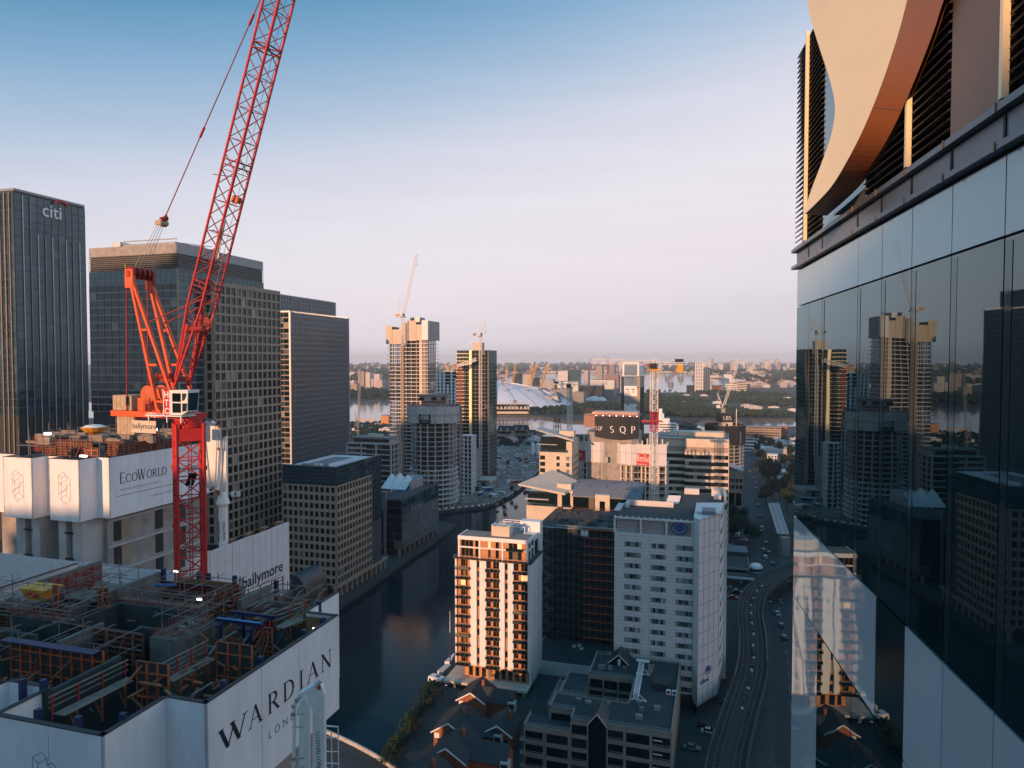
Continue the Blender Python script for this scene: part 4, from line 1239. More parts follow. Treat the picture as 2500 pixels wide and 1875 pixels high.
MB().box(-6.25, -2.9, -1.36, -1.30, ZP - 1.55, ZP - .3).build('sign_board', 'cream', CR)
text('ballymore.', .82, 'ink', CR, (-6.15, -1.37, ZP - 1.12), (1, 0, 0), (0, 0, 1), ext=.006)
b = MB()
for x in (-5.8, -3.2):
    b.bar((x, -1.2, ZP - .35), (x, -1.2, ZP + .1), .06)
b.build('sign_hanger', 'red', CR)
MB().box(-5.9, -4.9, -.9, .5, ZP + .64, ZP + 1.95).build('motor_house', 'crane_sunlit', CR)
# winch drums
wd = MB(); wd.tube((-4.6, -.7, ZP + 2.3), (-4.6, .8, ZP + 2.3), .75, n=20); wd.box(-4.9, -2.6, -.6, .7, ZP + 1.9, ZP + 2.9)
wd.build('winch', 'crane_sunlit', CR)
MB().tube((-4.6, -.85, ZP + 2.3), (-4.6, -.7, ZP + 2.3), .95, n=20).build('winch_flange', 'orange', CR)
MB().tube((-4.6, .8, ZP + 2.3), (-4.6, .95, ZP + 2.3), .95, n=20).build('winch_flange', 'orange', CR)
b = MB()
for x in (-4.3, -3.4, -2.6):
    b.bar((x, -.9, ZP + .6), (x, -.9, ZP + 2.0), .12)
b.build('winch_stand', 'orange', CR)
b = MB()
for i in range(12):
    x = -4.7 + i * .22
    b.bar((x, -1.2, ZP + .62), (x, -1.2, ZP + 1.7), .03)
b.bar((-4.8, -1.2, ZP + 1.7), (-2.0, -1.2, ZP + 1.7), .05)
b.build('hand_rail', 'red_d', CR)
# A-frame: two side frames of two legs
TP = Vector((-6.35, 0, ZP + 14.6))
for s in (-1.25, 1.25):
    for fx, fz in ((-2.75, ZP + 1.0), (-1.0, ZP + 2.9)):
        MB().bar((TP.x + (.15 if fx > -2 else 0), s * .9, TP.z - .3), (fx, s, fz), .30, .30).build('a_frame_leg', 'crane_sunlit', CR)
    b = MB()
    for t in (.42, .68, .95):
        p0 = Vector((TP.x, s * .9, TP.z)).lerp(Vector((-2.75, s, ZP + 1.0)), t); p1 = Vector((TP.x + .15, s * .9, TP.z)).lerp(Vector((-1.0, s, ZP + 2.9)), t * .985)
        b.bar(p0, (p1.x, p1.y, p0.z), .22)
    b.build('a_frame_rung', 'crane_sunlit', CR)
    MB().bar((-2.75, s, ZP + 1.0), (-2.2, s, ZP + .4), .35).build('a_frame_foot', 'crane_sunlit', CR)
    MB().bar((-2.0, s, ZP + .4), (-1.0, s, ZP + 2.9), .2).build('a_frame_strut', 'crane_sunlit', CR)
    # tie bars from the head down to the counter jib
    x1 = -7.0 if s < 0 else -6.9
    b = MB(); b.bar((TP.x - .35, s, TP.z - .6), (x1, s, ZP + .6), .11)
    b.build('tie_bar', 'red_d', CR)
    MB().bar((x1 + .01, s, ZP + 1.2), (x1 + .01, s, ZP + 2.1), .2, .12).build('tie_clevis', 'black', CR)
b = MB(); b.tube((TP.x, -1.35, TP.z), (TP.x, 1.35, TP.z), .34, n=14)
for y in (-1.1, -.5, .1, .7, 1.1):
    b.tube((TP.x + .1, y - .12, TP.z + .15), (TP.x + .1, y + .12, TP.z + .15), .62, n=16)
b.build('head_sheaves', 'red_d', CR)
MB().box(TP.x - .5, TP.x + .6, -1.35, -1.0, TP.z - 1.4, TP.z + .45).build('head_plate', 'crane_sunlit', CR)
MB().box(TP.x - .4, TP.x + .7, 1.0, 1.35, TP.z - 1.4, TP.z + .4).build('head_plate', 'red_d', CR)
MB().bar((TP.x - .45, -1.2, TP.z + .3), (TP.x - .65, -1.2, TP.z + 1.1), .06).build('marker_rod', 'yellow', CR)
# jib
def tip_at(px, py):
    d = ray(px, py); cx, cyy = math.cos(CA), math.sin(CA)
    k = (CR0.x * -cyy + 70.0 * cx) / (d.x * -cyy + d.y * cx)
    return Vector(((d.x * k - CR0.x) * cx + (d.y * k - 70.0) * cyy, 0, H + d.z * k))
JF, JT = Vector((-.9, 0, ZP + 3.1)), tip_at(744, -250)
jd = (JT - JF).normalized(); JL = (JT - JF).length
js = Vector((0, 1, 0)); jn = jd.cross(js).normalized()           # jn points to the under side
W_, T_ = .92, .88
def jp(t, a, c):
    k = min(1.0, t / 8.5)
    return JF + jd * t + js * (a * W_ * (.95 + .05 * k)) + jn * (c * T_ * k)
for a in (-1, 1):
    for c in (-1, 1):
        b = MB(); b.bar(jp(.2, a, c), jp(8.5, a, c), .17).bar(jp(8.5, a, c), jp(JL, a, c), .17)
        b.build('jib_chord', 'red', CR)
b = MB(); t = 1.0; k = 0
while t < JL - 1:
    s = 1.5
    for a in (-1, 1):
        c0 = 1 if k % 2 else -1
        b.bar(jp(t, a, c0), jp(t + s, a, -c0), .075)
    for c in (-1, 1):
        a0 = 1 if k % 2 else -1
        b.bar(jp(t, a0, c), jp(t + s, -a0, c), .075)
    if k % 2 == 0:
        for a in (-1, 1):
            b.bar(jp(t, a, -1), jp(t, a, 1), .06)
        for c in (-1, 1):
            b.bar(jp(t, -1, c), jp(t, 1, c), .06)
    t += s; k += 1
b.build('jib_bracing', 'red_d', CR)
b = MB()
for t in (10.5, 22.5, 33.5):
    for dt in (0, .5):
        for a, c, a2, c2 in ((-1, -1, 1, -1), (1, -1, 1, 1), (1, 1, -1, 1), (-1, 1, -1, -1), (-1, -1, 1, 1)):
            b.bar(jp(t + dt, a, c), jp(t + dt, a2, c2), .11)
b.build('jib_section_joint', 'red_d', CR)
MB().hexa([jp(1, -1, -1), jp(1, -1, 1), jp(6.5, -1, 1), jp(6.5, -1, .3), jp(1, -.93, -1), jp(1, -.93, 1), jp(6.5, -.93, 1), jp(6.5, -.93, .3)]).build('jib_foot_plate', 'red', CR)
MB().hexa([jp(.6, .93, -1), jp(.6, .93, 1), jp(7.5, .93, 1), jp(7.5, .93, -1), jp(.6, 1, -1), jp(.6, 1, 1), jp(7.5, 1, 1), jp(7.5, 1, -1)]).build('jib_foot_plate', 'red_d', CR)
b = MB(); q = jp(6.6, 0, -1.6); b.tube(q + Vector((-1.2, -.7, -.1)), q + Vector((.6, -.7, 0)), .32, n=14); b.tube(q + Vector((-1.3, -.7, -.1)), q + Vector((-1.1, -.7, -.1)), .42, n=14)
b.build('luffing_motor', 'red_d', CR)
q = jp(1.6, 0, -1.2); b = MB(); b.tube(q + Vector((-2.6, -.9, -.3)), q + Vector((-1.0, -.9, -.3)), .3, n=14); b.tube(q + Vector((-2.75, -.9, -.3)), q + Vector((-2.55, -.9, -.3)), .4, n=14); b.box(q.x - 2.2, q.x - .6, -1.3, .4, q.z - .9, q.z - .55)
b.build('hoist_motor', 'red_d', CR)
b = MB(); p = jp(9.6, 0, -1); b.bar((-4.4, -1.0, ZP + 9.6), p + js * -.8, .1).bar((-4.4, 1.0, ZP + 9.6), p + js * .8, .1)
b.bar((-3.4, .9, ZP + 6.8), jp(6.9, .8, -1), .08)
b.build('jib_backstop', 'red_d', CR)
for t, c in ((19.6, -1.2),):
    q = jp(t, 0, c); b = MB(); b.tube(q + js * -.35, q + js * -.15, .42, n=16); b.tube(q + js * .15, q + js * .35, .3, n=12)
    b.build('rope_sheave', 'orange', CR)
b = MB()
for t in (16, 21.6, 43):
    b.bar(jp(t, -1, -1), jp(t, -1, -1) + Vector((-2.6 if t > 20 and t < 30 else -.8, 0, .5)), .06)
b.build('sheave_bracket', 'black', CR)
# luffing ropes, equaliser block and pendant bars
LN = JT - TP
EQ = TP + LN * .155
b = MB()
for y in (-.8, -.3, .2, .7):
    b.bar(TP + Vector((.1, y, .5)), EQ + Vector((-.2, y * .5, -.1)), .035)
b.build('luffing_rope', 'steel', CR)
b = MB(); b.tube(EQ + Vector((0, -.4, 0)), EQ + Vector((0, .4, 0)), .36, n=14); b.box(EQ.x - .5, EQ.x + .3, -.5, .5, EQ.z - .2, EQ.z + .2)
b.build('equaliser_block', 'weight', CR)
MB().tube(EQ + Vector((.15, -.3, .25)), EQ + Vector((.3, .3, .55)), .26, n=10).build('equaliser_sheave', 'red_d', CR)
for y in (0, ):
    MB().bar(EQ + LN.normalized() * .7, TP + LN * .405, .075).build('pendant_bar', 'red_d', CR)
    MB().bar(TP + LN * .415, TP + LN * .70, .075).build('pendant_bar', 'red_d', CR)
    MB().bar(TP + LN * .71, JT, .075).build('pendant_bar', 'red_d', CR)
for t in (.165, .41, .705):
    MB().bar(TP + LN * t - LN.normalized() * .55, TP + LN * t + LN.normalized() * .55, .2, .14).build('pendant_link', 'red', CR)
b = MB()
b.bar(jp(6.8, -.2, -1.9), jp(45, -.3, -1.15), .03).bar(jp(6.8, .5, -1.9), jp(45, .4, -1.15), .03)
b.build('hoist_rope', 'steel', CR)
b = MB(); b.hexa([jp(13.5, .8, .95), jp(17.5, .8, .95), jp(17.5, .8, .5), jp(13.5, .8, .2), jp(13.5, .84, .95), jp(17.5, .84, .95), jp(17.5, .84, .5), jp(13.5, .84, .2)])
b.build('wind_sail', 'cream', CR)
MB().tube(JT + Vector((0, -.6, 0)), JT + Vector((0, .6, 0)), .45, n=14).build('jib_tip_sheave', 'red', CR)
# cab on its platform
CX, CYb = .15, -2.0
cab = MB(); z0, z1 = ZP + .55, ZP + 2.95
cab.prism([(CX + .55, CYb - .8), (CX + 2.0, CYb - .8), (CX + 2.0, CYb + .7), (CX + .55, CYb + .7)], z0, z1)
co = cab.build('cab', 'white', CR)
MB().hexa([(CX + 2.0, CYb - .8, z0 + .05), (CX + 2.55, CYb - .7, z0 + .35), (CX + 2.55, CYb + .6, z0 + .35), (CX + 2.0, CYb + .7, z0 + .05), (CX + 2.0, CYb - .8, z1), (CX + 2.75, CYb - .75, z1 + .02), (CX + 2.75, CYb + .65, z1 + .02), (CX + 2.0, CYb + .7, z1)]).build('cab_nose', 'white', CR)
for (zz0, zz1) in ((z0 + .22, z0 + 1.15), (z0 + 1.27, z1 - .3)):
    MB().box(CX + .82, CX + 1.9, CYb - .83, CYb - .79, zz0, zz1).build('cab_window', 'win_dark', co)
    MB().hexa([(CX + 2.08, CYb - .825, zz0 + .1), (CX + 2.5, CYb - .75, zz0 + .2), (CX + 2.5, CYb - .72, zz0 + .2), (CX + 2.08, CYb - .79, zz0 + .1), (CX + 2.08, CYb - .825, zz1), (CX + 2.6, CYb - .77, zz1), (CX + 2.6, CYb - .74, zz1), (CX + 2.08, CYb - .79, zz1)]).build('cab_window', 'win_blue', co)
MB().hexa([(CX + 2.57, CYb - .6, z0 + .45), (CX + 2.6, CYb - .6, z0 + .45), (CX + 2.6, CYb + .5, z0 + .45), (CX + 2.57, CYb + .5, z0 + .45), (CX + 2.74, CYb - .65, z1 - .25), (CX + 2.77, CYb - .65, z1 - .25), (CX + 2.77, CYb + .55, z1 - .25), (CX + 2.74, CYb + .55, z1 - .25)]).build('cab_window', 'win_blue', co)
MB().box(CX - .32, CX + .54, CYb - .82, CYb - .72, z0 - .05, z1 + .02).build('side_board', 'red', CR)
for x in (CX - .36, CX + .46):
    MB().box(x, x + .09, CYb - .84, CYb - .72, z0 - .05, z1 + .02).build('side_board_edge', 'white', CR)
for i, ch in enumerate('HTC'):
    text(ch, .84, 'white', CR, (CX + .09, CYb - .83, z1 - .72 - i * .8), (1, 0, 0), (0, 0, 1), ext=.008, align='CENTER', off=.02)
MB().box(CX - 2.6, CX + 2.1, CYb - 1.0, CYb + .8, z0 - .16, z0 - .06).build('cab_platform', 'white', CR)
b = MB()
for x in (-2.2, .2, 2.0):
    b.bar((CX + x, CYb - .9, z0 - .75), (CX + x, CYb - .9, z0 - .16), .1)
b.build('platform_bracket', 'white', CR)

# ================================================================== smaller cranes
def small_luffer(px, py_base, Y, py_slew, tip, aft, label, m='cran_w', base_z=None, w=1.9, cw='yellow'):
    """white luffing crane; tip, aft = photo pixels of jib tip and A-frame head"""
    q = P(px, py_slew, Y)
    t = thing('luffing_crane', label, 'crane', (q.x, Y, 0), 0)
    z1 = q.z; z0 = base_z if base_z is not None else P(px, py_base, Y).z
    b = MB(); lattice(b, (0, 0, z0), (0, 0, z1), (1, .3, 0), w, w, .28, .16, 2.2); b.build('mast', m, t)
    MB().box(-w * .9, w * .9, -w * .8, w * .8, z1, z1 + .8).build('turntable', 'steel', t)
    tp, af = P(*tip, Y) - t.location, P(*aft, Y) - t.location
    sg = 1 if tp.x > 0 else -1
    b = MB(); lattice(b, (0, 0, z1 + 1.2), tp, (0, 1, 0), w * .75, w * .75, .22, .1, 2.0); b.build('jib', m, t)
    b = MB()
    for s in (-.7, .7):
        b.bar((-sg * .4, s, z1 + .8), (af.x, s * .6, af.z), .28).bar((-sg * 3.2, s, z1 + .8), (af.x, s * .6, af.z), .2)
    b.bar((af.x, -.8, af.z), (af.x, .8, af.z), .5)
    b.build('a_frame', m, t)
    MB().box(min(0, -sg * 6.2), max(0, -sg * 6.2), -1.1, 1.1, z1 + .3, z1 + .9).build('counter_jib', m, t)
    MB().box(min(-sg * 3.8, -sg * 6.4), max(-sg * 3.8, -sg * 6.4), -1.2, 1.2, z1 + .91, z1 + 3.0).build('counterweight', cw, t)
    MB().box(sg * .9 - .8, sg * .9 + .8, -2.4, -1.1, z1 + .9, z1 + 3.1).build('cab', 'dark', t)
    b = MB(); b.bar((af.x, 0, af.z), tp, .1); b.build('pendant_bar', m, t)
    b = MB(); b.bar(tp, (tp.x + sg * .3, tp.y, tp.z - 9), .08); b.box(tp.x + sg * .3 - .3, tp.x + sg * .3 + .3, tp.y - .3, tp.y + .3, tp.z - 10, tp.z - 9); b.build('hook_block', 'dark', t)
    return t
def hammerhead(px, py_base, Y, py_head, tip, tail, label, w=2.0, m='cran_w', red=None, Y2=None, Y3=None, cat=True):
    q = P(px, py_head, Y)
    t = thing('tower_crane', label, 'crane', (q.x, Y, 0), 0)
    z1 = q.z; z0 = P(px, py_base, Y).z
    segs = [(z0, z1, m)] if not red else [(z0, red[0], m), (red[0] + .02, red[1], 'red'), (red[1] + .02, z1, m)]
    for a, c, mm in segs:
        b = MB(); lattice(b, (0, 0, a), (0, 0, c), (1, .25, 0), w, w, .30, .16, 1.9); b.build('mast', mm, t)
    if red:
        b = MB(); zc = (red[0] + red[1]) / 2
        b.box(-w * 1.5, w * 1.5, -w, w, zc - .2, zc + .2); b.box(-w * 1.5 - 1.5, -w * 1.5, -.8, .8, zc - .4, zc + .6)
        b.build('climbing_collar', 'red', t)
    MB().box(-w * .8, w * .8, -w * .8, w * .8, z1, z1 + 1.0).build('slewing_ring', 'yellow', t)
    MB().box(-w * .9, w * .2, -w - .8, -w * .4, z1 + 1.0, z1 + 3.2).build('cab', 'dark', t)
    tp = P(*tip, Y2 or Y) - t.location; tl = P(*tail, Y3 or Y) - t.location
    b = MB(); lattice(b, (0, 0, z1 + .9), (0, 0, z1 + 5.2), (1, 0, 0), w * .7, w * .7, .25, .12, 1.6); b.build('tower_head', m, t)
    zj = z1 + 3.4
    b = MB(); lattice(b, (0, 0, zj), (tp.x, tp.y, zj + .6), (0, 1, 0), 1.5, 1.9, .22, .1, 1.9, tri=True); b.build('jib', m, t)
    b = MB(); lattice(b, (0, 0, zj - .3), (tl.x, tl.y, zj - .3), (0, 1, 0), 1.4, .9, .22, .1, 1.8); b.build('counter_jib', m, t)
    d = Vector((tl.x, tl.y, 0)).normalized()
    e = Vector((tl.x, tl.y, zj - 2.6)); 
    MB().bar(e - d * 2.6, e - d * .2, 1.6, 3.4).build('counterweight', 'yellow', t)
    MB().bar(Vector((tl.x, tl.y, zj + .9)) - d * 3.4, Vector((tl.x, tl.y, zj + .9)), 1.4, 1.5).build('winch', 'dark', t)
    tr = Vector((tp.x * .12, tp.y * .12, zj - .9)); MB().box(tr.x - .8, tr.x + .8, tr.y - .7, tr.y + .7, tr.z - .5, tr.z + .3).build('trolley', 'red', t)
    return t
# ================================================================== buildings
def site(name, label, cat, px, py, Y, pxl=None, pxr=None, th=TH, Lb=None, La=None, group=None, zref=None):
    """thing at the front-right corner; local -x runs along the front to the left, +y along the right side"""
    c = P(px, py, Y); bb, aa = axes(th)
    z = c.z if zref is None else zref
    if pxl is not None:
        Lb = reach(c, -bb, pxl, z)
    if pxr is not None:
        La = reach(c, aa, pxr, z)
    return thing(name, label, cat, (c.x, c.y, 0), -th, group), Lb, La, c.z
def zat(root, py, x=0.0, y=0.0):
    """height of the photo row py at local x,y of a building"""
    w = Matrix.Rotation(root.rotation_euler[2], 3, 'Z') @ Vector((x, y, 0)) + root.location
    lo, hi = -20.0, 400.0
    for _ in range(40):
        m = (lo + hi) / 2
        if pix((w.x, w.y, m))[1] > py:
            lo = m
        else:
            hi = m
    return lo
def part(root, nm, m, *boxes):
    b = MB()
    for q in boxes:
        b.box(*q)
    return b.build(nm, m, root)

# ---------------------------------------------------------------- bank tower at the left edge
R_, Lb, La, zt = site('bank_tower', 'tall dark glass tower with white lettering under a red arc', 'tower', 33, 460, 400, None, 206, Lb=46)
part(R_, 'wall', 'dark', (-Lb, 0, 0, La, 0, zt))
part(R_, 'roof_edge', 'steel', (-Lb - .2, .25, -.25, La, zt - 1.0, zt + .3))
po = Panes(R_); w = MB()
grid(po, w, 'R', 0, La, zt - 130, zt - 2, 10, 26, .2, .5, 0, .3, 'win_blue')
grid(po, w, 'F', -14, 0, zt - 130, zt - 2, 3, 26, .4, .9, 0, .35, 'win_blue')
w.build('curtain_wall_frame', 'cap', R_)
po.done()
for i in range(1, 10):
    y = La * i / 10
    zz = zt - (3 if i < 3 else 24)
    part(R_, 'fin', 'alu' if i % 2 else 'steel', (.3, .75, y - .2, y + .2, 30, zz))
for i in range(1, 4):
    part(R_, 'fin', 'stone', (-14 + i * 3.6 - .25, -14 + i * 3.6 + .25, -.8, -.3, 30, zt - 2))
su = zat(R_, 512, 0, La * .35)
text('citi', 11.0, 'white', R_, (.5, La * .36, zat(R_, 528, 0, La * .4)), (0, 1, 0), (0, 0, 1), ext=.15, off=.12)
b = MB(); c0 = La * .63; zc = zat(R_, 512, 0, c0)
for i in range(16):
    t0, t1 = RAD(35 + 110 * i / 16), RAD(35 + 110 * (i + 1) / 16)
    b.bar((.7, c0 - 6.0 * math.cos(t0), zc + 5 * math.sin(t0)), (.7, c0 - 6.0 * math.cos(t1), zc + 5 * math.sin(t1)), 1.0, 1.3)
b.build('red_arc', 'red', R_)

# ---------------------------------------------------------------- tower with the louvred crown
R_, Lb, La, zt = site('office_tower', 'glass and stone office tower with louvred crown behind the red crane', 'tower', 432, 594, 285, 217, 642)
z1, z2_, z3_ = zat(R_, 617), zat(R_, 655), zat(R_, 690)
part(R_, 'wall', 'dark', (-Lb + .3, -.3, .3, La - .3, 0, zt - 1.0))
part(R_, 'parapet', 'conc', (-Lb, 0, 0, .6, z1, zt), (-Lb, 0, La - .6, La, z1, zt), (-Lb, -Lb + .6, .6, La - .6, z1, zt))
part(R_, 'parapet', 'steel', (-.6, .03, .0, La, z1 + .01, zt - .01))
for i in range(8):
    z = z2_ + .4 + (z1 - z2_ - .6) * i / 7
    part(R_, 'louvre', 'stone_d', (-Lb - .1, .12, -.3, .25, z - .11, z + .11))
    part(R_, 'louvre', 'steel', (-.25, .26, .3, La + .1, z - .11, z + .11))
part(R_, 'roof_plant', 'steel', (-Lb * .75, -Lb * .1, 4, La * .5, zt - 1, zt + 1.6))
part(R_, 'roof_plant', 'alu', (-Lb * .8, -Lb * .7, 3, 8, zt - 1, zt + 2.6))
b = MB()
for i in range(9):
    b.bar((-Lb * .7 + i * 3.2, 5, zt + 1.6), (-Lb * .7 + i * 3.2, La * .5, zt + 3.2), .25)
b.bar((-Lb * .7, 5, zt + 3.0), (-Lb * .1, 5, zt + 3.0), .4)
b.build('roof_frame', 'steel', R_)
po = Panes(R_); w = MB()
zf = zat(R_, 1010)
grid(po, w, 'F', -Lb, 0, zf, z3_, 12, 17, .14, .55, 0, .3, 'win_dark')
grid(po, w, 'F', -Lb, 0, z3_, z2_, 16, 3, .12, .3, 0, .2, 'win_blue')
grid(po, w, 'R', 0, La * .36, z3_, z2_, 6, 3, .12, .3, 0, .2, 'win_blue')
grid(po, w, 'R', 0, La * .33, zf, z3_, 4, 17, .12, .8, 0, .25, 'win_blue')
grid(po, w, 'R', La * .36, La, z3_ - 6, z2_, 12, 4, .12, .3, 0, .2, 'win_blue')
w.build('curtain_wall_frame', 'fascia', R_)
po.done()
part(R_, 'corner_post', 'stone', (-.12, .4, -.4, .12, 0, z2_))
# stone wing on its right side
R2, _, La2, zt2 = site('office_tower', 'stone gridded office slab beside the louvred tower', 'tower', 519, 688, 298, None, 682)
part(R2, 'wall', 'dark', (-8.5, -.3, .3, La2 - .3, 0, zt2))
po = Panes(R2); w = MB()
zf = zat(R2, 1330)
grid(po, w, 'R', 0, La2, zf, zt2 - 1.0, 13, 27, .85, 1.0, 0, .5, 'win')
grid(po, w, 'F', -8, 0, zf, zt2 - 1.0, 2, 27, 1.5, 1.0, 0, .5, 'win')
w.box(-8.5, .5, -.5, La2, zt2 - 1.2, zt2 + .4)
w.build('stone_frame', 'stone', R2)
po.done()

# ---------------------------------------------------------------- ribbed glass towers
def ribbed(px, py, Y, pxr, Lb_, label, lit=True):
    R_, _, La, zt = site('ribbed_tower', label, 'tower', px, py, Y, None, pxr, Lb=Lb_)
    part(R_, 'wall', 'win_blue', (-Lb_, -.3, .3, La - .3, 0, zt - .8))
    b = MB(); n = 44
    for i in range(n + 1):
        y = La * i / n
        b.box(-.3, .55, y - .16, y + .16, 0, zt)
    b.build('vertical_fins', 'alu', R_, stuff=True)
    for z in range(6, int(zt), 4):
        part(R_, 'floor_band', 'steel', (-.32, -.05, .35, La - .35, z, z + .9))
    part(R_, 'end_frame', 'alu', (-.7, .6, -.25, .7, 0, zt), )
    part(R_, 'end_frame', 'alu', (-1.2, .7, La - .5, La + .4, 0, zt - .1))
    po = Panes(R_); w = MB()
    grid(po, w, 'F', -Lb_, -.7, 4, zt - 1, 7, int(zt / 4), .2, .8, .3, .3, 'win')
    w.build('curtain_wall_frame', 'stone', R_)
    po.done(cap=120)
    part(R_, 'parapet', 'alu', (-Lb_, -.2, 0, .5, zt - .8, zt + .2))
ribbed(707, 759, 520, 850, 34, 'broad ribbed steel and glass tower with a sunlit end')
ribbed(668, 715, 562, 818, 30, 'taller ribbed tower rising behind the sunlit one')

# ---------------------------------------------------------------- stone office block on the dock
R_, Lb, La, zt = site('office_block', 'stone office block with glass crown and white roof beside the dock', 'office', 820, 1141, 303, 690, 930)
zc = zat(R_, 1187)
part(R_, 'wall', 'dark', (-Lb + .3, -.3, .3, La - .3, 4.5, zt - 1.5))
po = Panes(R_); w = MB(); wg = MB()
Ls = reach(R_.location, axes()[1], 906, 40)
grid(po, w, 'R', 0, Ls, 6, zc, 12, 12, .7, 1.3, 0, .5, 'win_dark')
grid(po, w, 'F', -Lb, 0, 6, zc, 10, 12, .8, 1.3, 0, .5, 'win_dark')
grid(po, wg, 'R', 0, La, zc, zt, 10, 5, .08, .25, -.1, .25, 'win_blue')
grid(po, wg, 'F', -Lb, 0, zc, zt, 12, 5, .08, .3, -.1, .25, 'win_blue')
grid(po, wg, 'R', Ls, La, 6, zc, 4, 30, .06, .35, -.1, .25, 'win_blue')
w.build('stone_frame', 'stone', R_); wg.build('curtain_wall_frame', 'cap', R_)
po.done()
part(R_, 'roof', 'roof_w', (-Lb + .5, -.5, .5, La - .5, zt - 1.5, zt - .9))
part(R_, 'plant_deck', 'roof_g', (-Lb + 7, -8, 7, La - 9, zt - .89, zt - .5))
part(R_, 'plant_screen', 'roof_w', (-Lb + 6.3, -Lb + 7, 7, La - 9, zt - .89, zt + .1), (-8, -7.4, 7, La - 9, zt - .89, zt + .1))
part(R_, 'roof_box', 'cream', (-13, -9.5, 3, 5, zt - .88, zt + .6))
part(R_, 'roof_box', 'steel', (-19, -16, 3, 4.6, zt - .88, zt + .4))
part(R_, 'parapet', 'steel', (-Lb, 0, 0, .4, zt, zt + .35), (-.4, 0, .4, La, zt, zt + .35), (-Lb, -.4, La - .4, La, zt, zt + .35))
for i in range(11):
    y = 1 + (La + 4) * i / 10
    MB().tube((-1.2, y, 0), (-1.2, y, 6), .9, n=10).build('column', 'stone', R_)
part(R_, 'arcade_beam', 'stone', (-2.4, .5, 0, La + 6, 4.6, 6))
# curved canopy roof between the netting and the block
q = P(718, 1400, 250)
t = thing('barrel_roof', 'dark blue barrel roof of a low hall beside the stone block', 'roof', (q.x, 250, 0), -TH)
b = MB()
for i in range(16):
    a0, a1 = math.pi * i / 16, math.pi * (i + 1) / 16
    c0, c1 = (5.2 * math.cos(a0), 18 + 9 * math.sin(a0)), (5.2 * math.cos(a1), 18 + 9 * math.sin(a1))
    b.face([(c0[0], 0, c0[1]), (c1[0], 0, c1[1]), (c1[0], 14, c1[1]), (c0[0], 14, c0[1])])
    b.face([(0, 0, 18), (c0[0], 0, c0[1]), (c1[0], 0, c1[1])])
b.build('vault', 'cap', t)
MB().box(-5.2, 5.2, 0, 14, 0, 18).build('wall', 'dark', t)

# ---------------------------------------------------------------- dark glass block and tent
R_, Lb, La, zt = site('glass_block', 'dark blue glass block standing on columns over the quay', 'office', 981, 1222, 370, 915, 1070)
zb = zat(R_, 1342)
part(R_, 'wall', 'dark', (-Lb, -.2, .2, La - .2, zb, zt - .3))
po = Panes(R_); w = MB()
grid(po, w, 'R', 0, La, zb, zt, 9, 6, .06, .08, 0, .15, 'win_blue')
grid(po, w, 'F', -9, 0, zb, zt, 2, 6, .2, .3, 0, .15, 'win_dark')
w.build('curtain_wall_frame', 'steel', R_); po.done()
part(R_, 'roof', 'roof', (-Lb, 0, 0, La, zt - .3, zt + .1))
b = MB()
for i in range(16):
    b.box(-Lb * .6, -1, 2 + i * 2.6, 2.5 + i * 2.6, zt + .1, zt + .5)
b.build('roof_ribs', 'roof_g', R_, stuff=True)
part(R_, 'corner_pier', 'alu', (-10.5, -9.2, -.7, .4, 0, zt))
for i in range(9):
    y = La * i / 8
    part(R_, 'column', 'stone', (-2.2, -1.0, y - .5, y + .5, 0, zb))
part(R_, 'undercroft', 'dark', (-Lb, -5, 2, La, 0, zb - .05))
part(R_, 'roof_screen', 'alu', (-Lb * .75, -Lb * .55, -1, 0, zt - 6, zt + 4.5), (-16, -8, La - 6, La - 5, zt, zt + 6))
part(R_, 'roof_screen', 'alu', (-8, -7.2, La - 24, La - 6, zt + .1, zt + 5))
# white tent
q = P(980, 1195, 410)
t = thing('tent', 'white peaked fabric tent on the roof behind the dark glass block', 'tent', (q.x, 410, zt), -TH)
b = MB(); xs = 8; pk = [0, 3.5, 1.6, 4.2, 1.2, 3.2, .6]
for i in range(len(pk) - 1):
    x0, x1 = -9 + xs * 2 * i / 6, -9 + xs * 2 * (i + 1) / 6
    b.face([(x0, -9, .2), (x1, -9, .2), (x1, 0, 4.5 + pk[i + 1]), (x0, 0, 4.5 + pk[i])]); b.face([(x0, 0, 4.5 + pk[i]), (x1, 0, 4.5 + pk[i + 1]), (x1, 9, .2), (x0, 9, .2)])
b.build('canopy', 'white', t)
b = MB()
for x in (-9, -3.7, 1.7, 7):
    b.tube((x, 0, -zt), (x, 0, 5), .2, n=6)
b.build('pole', 'alu', t)

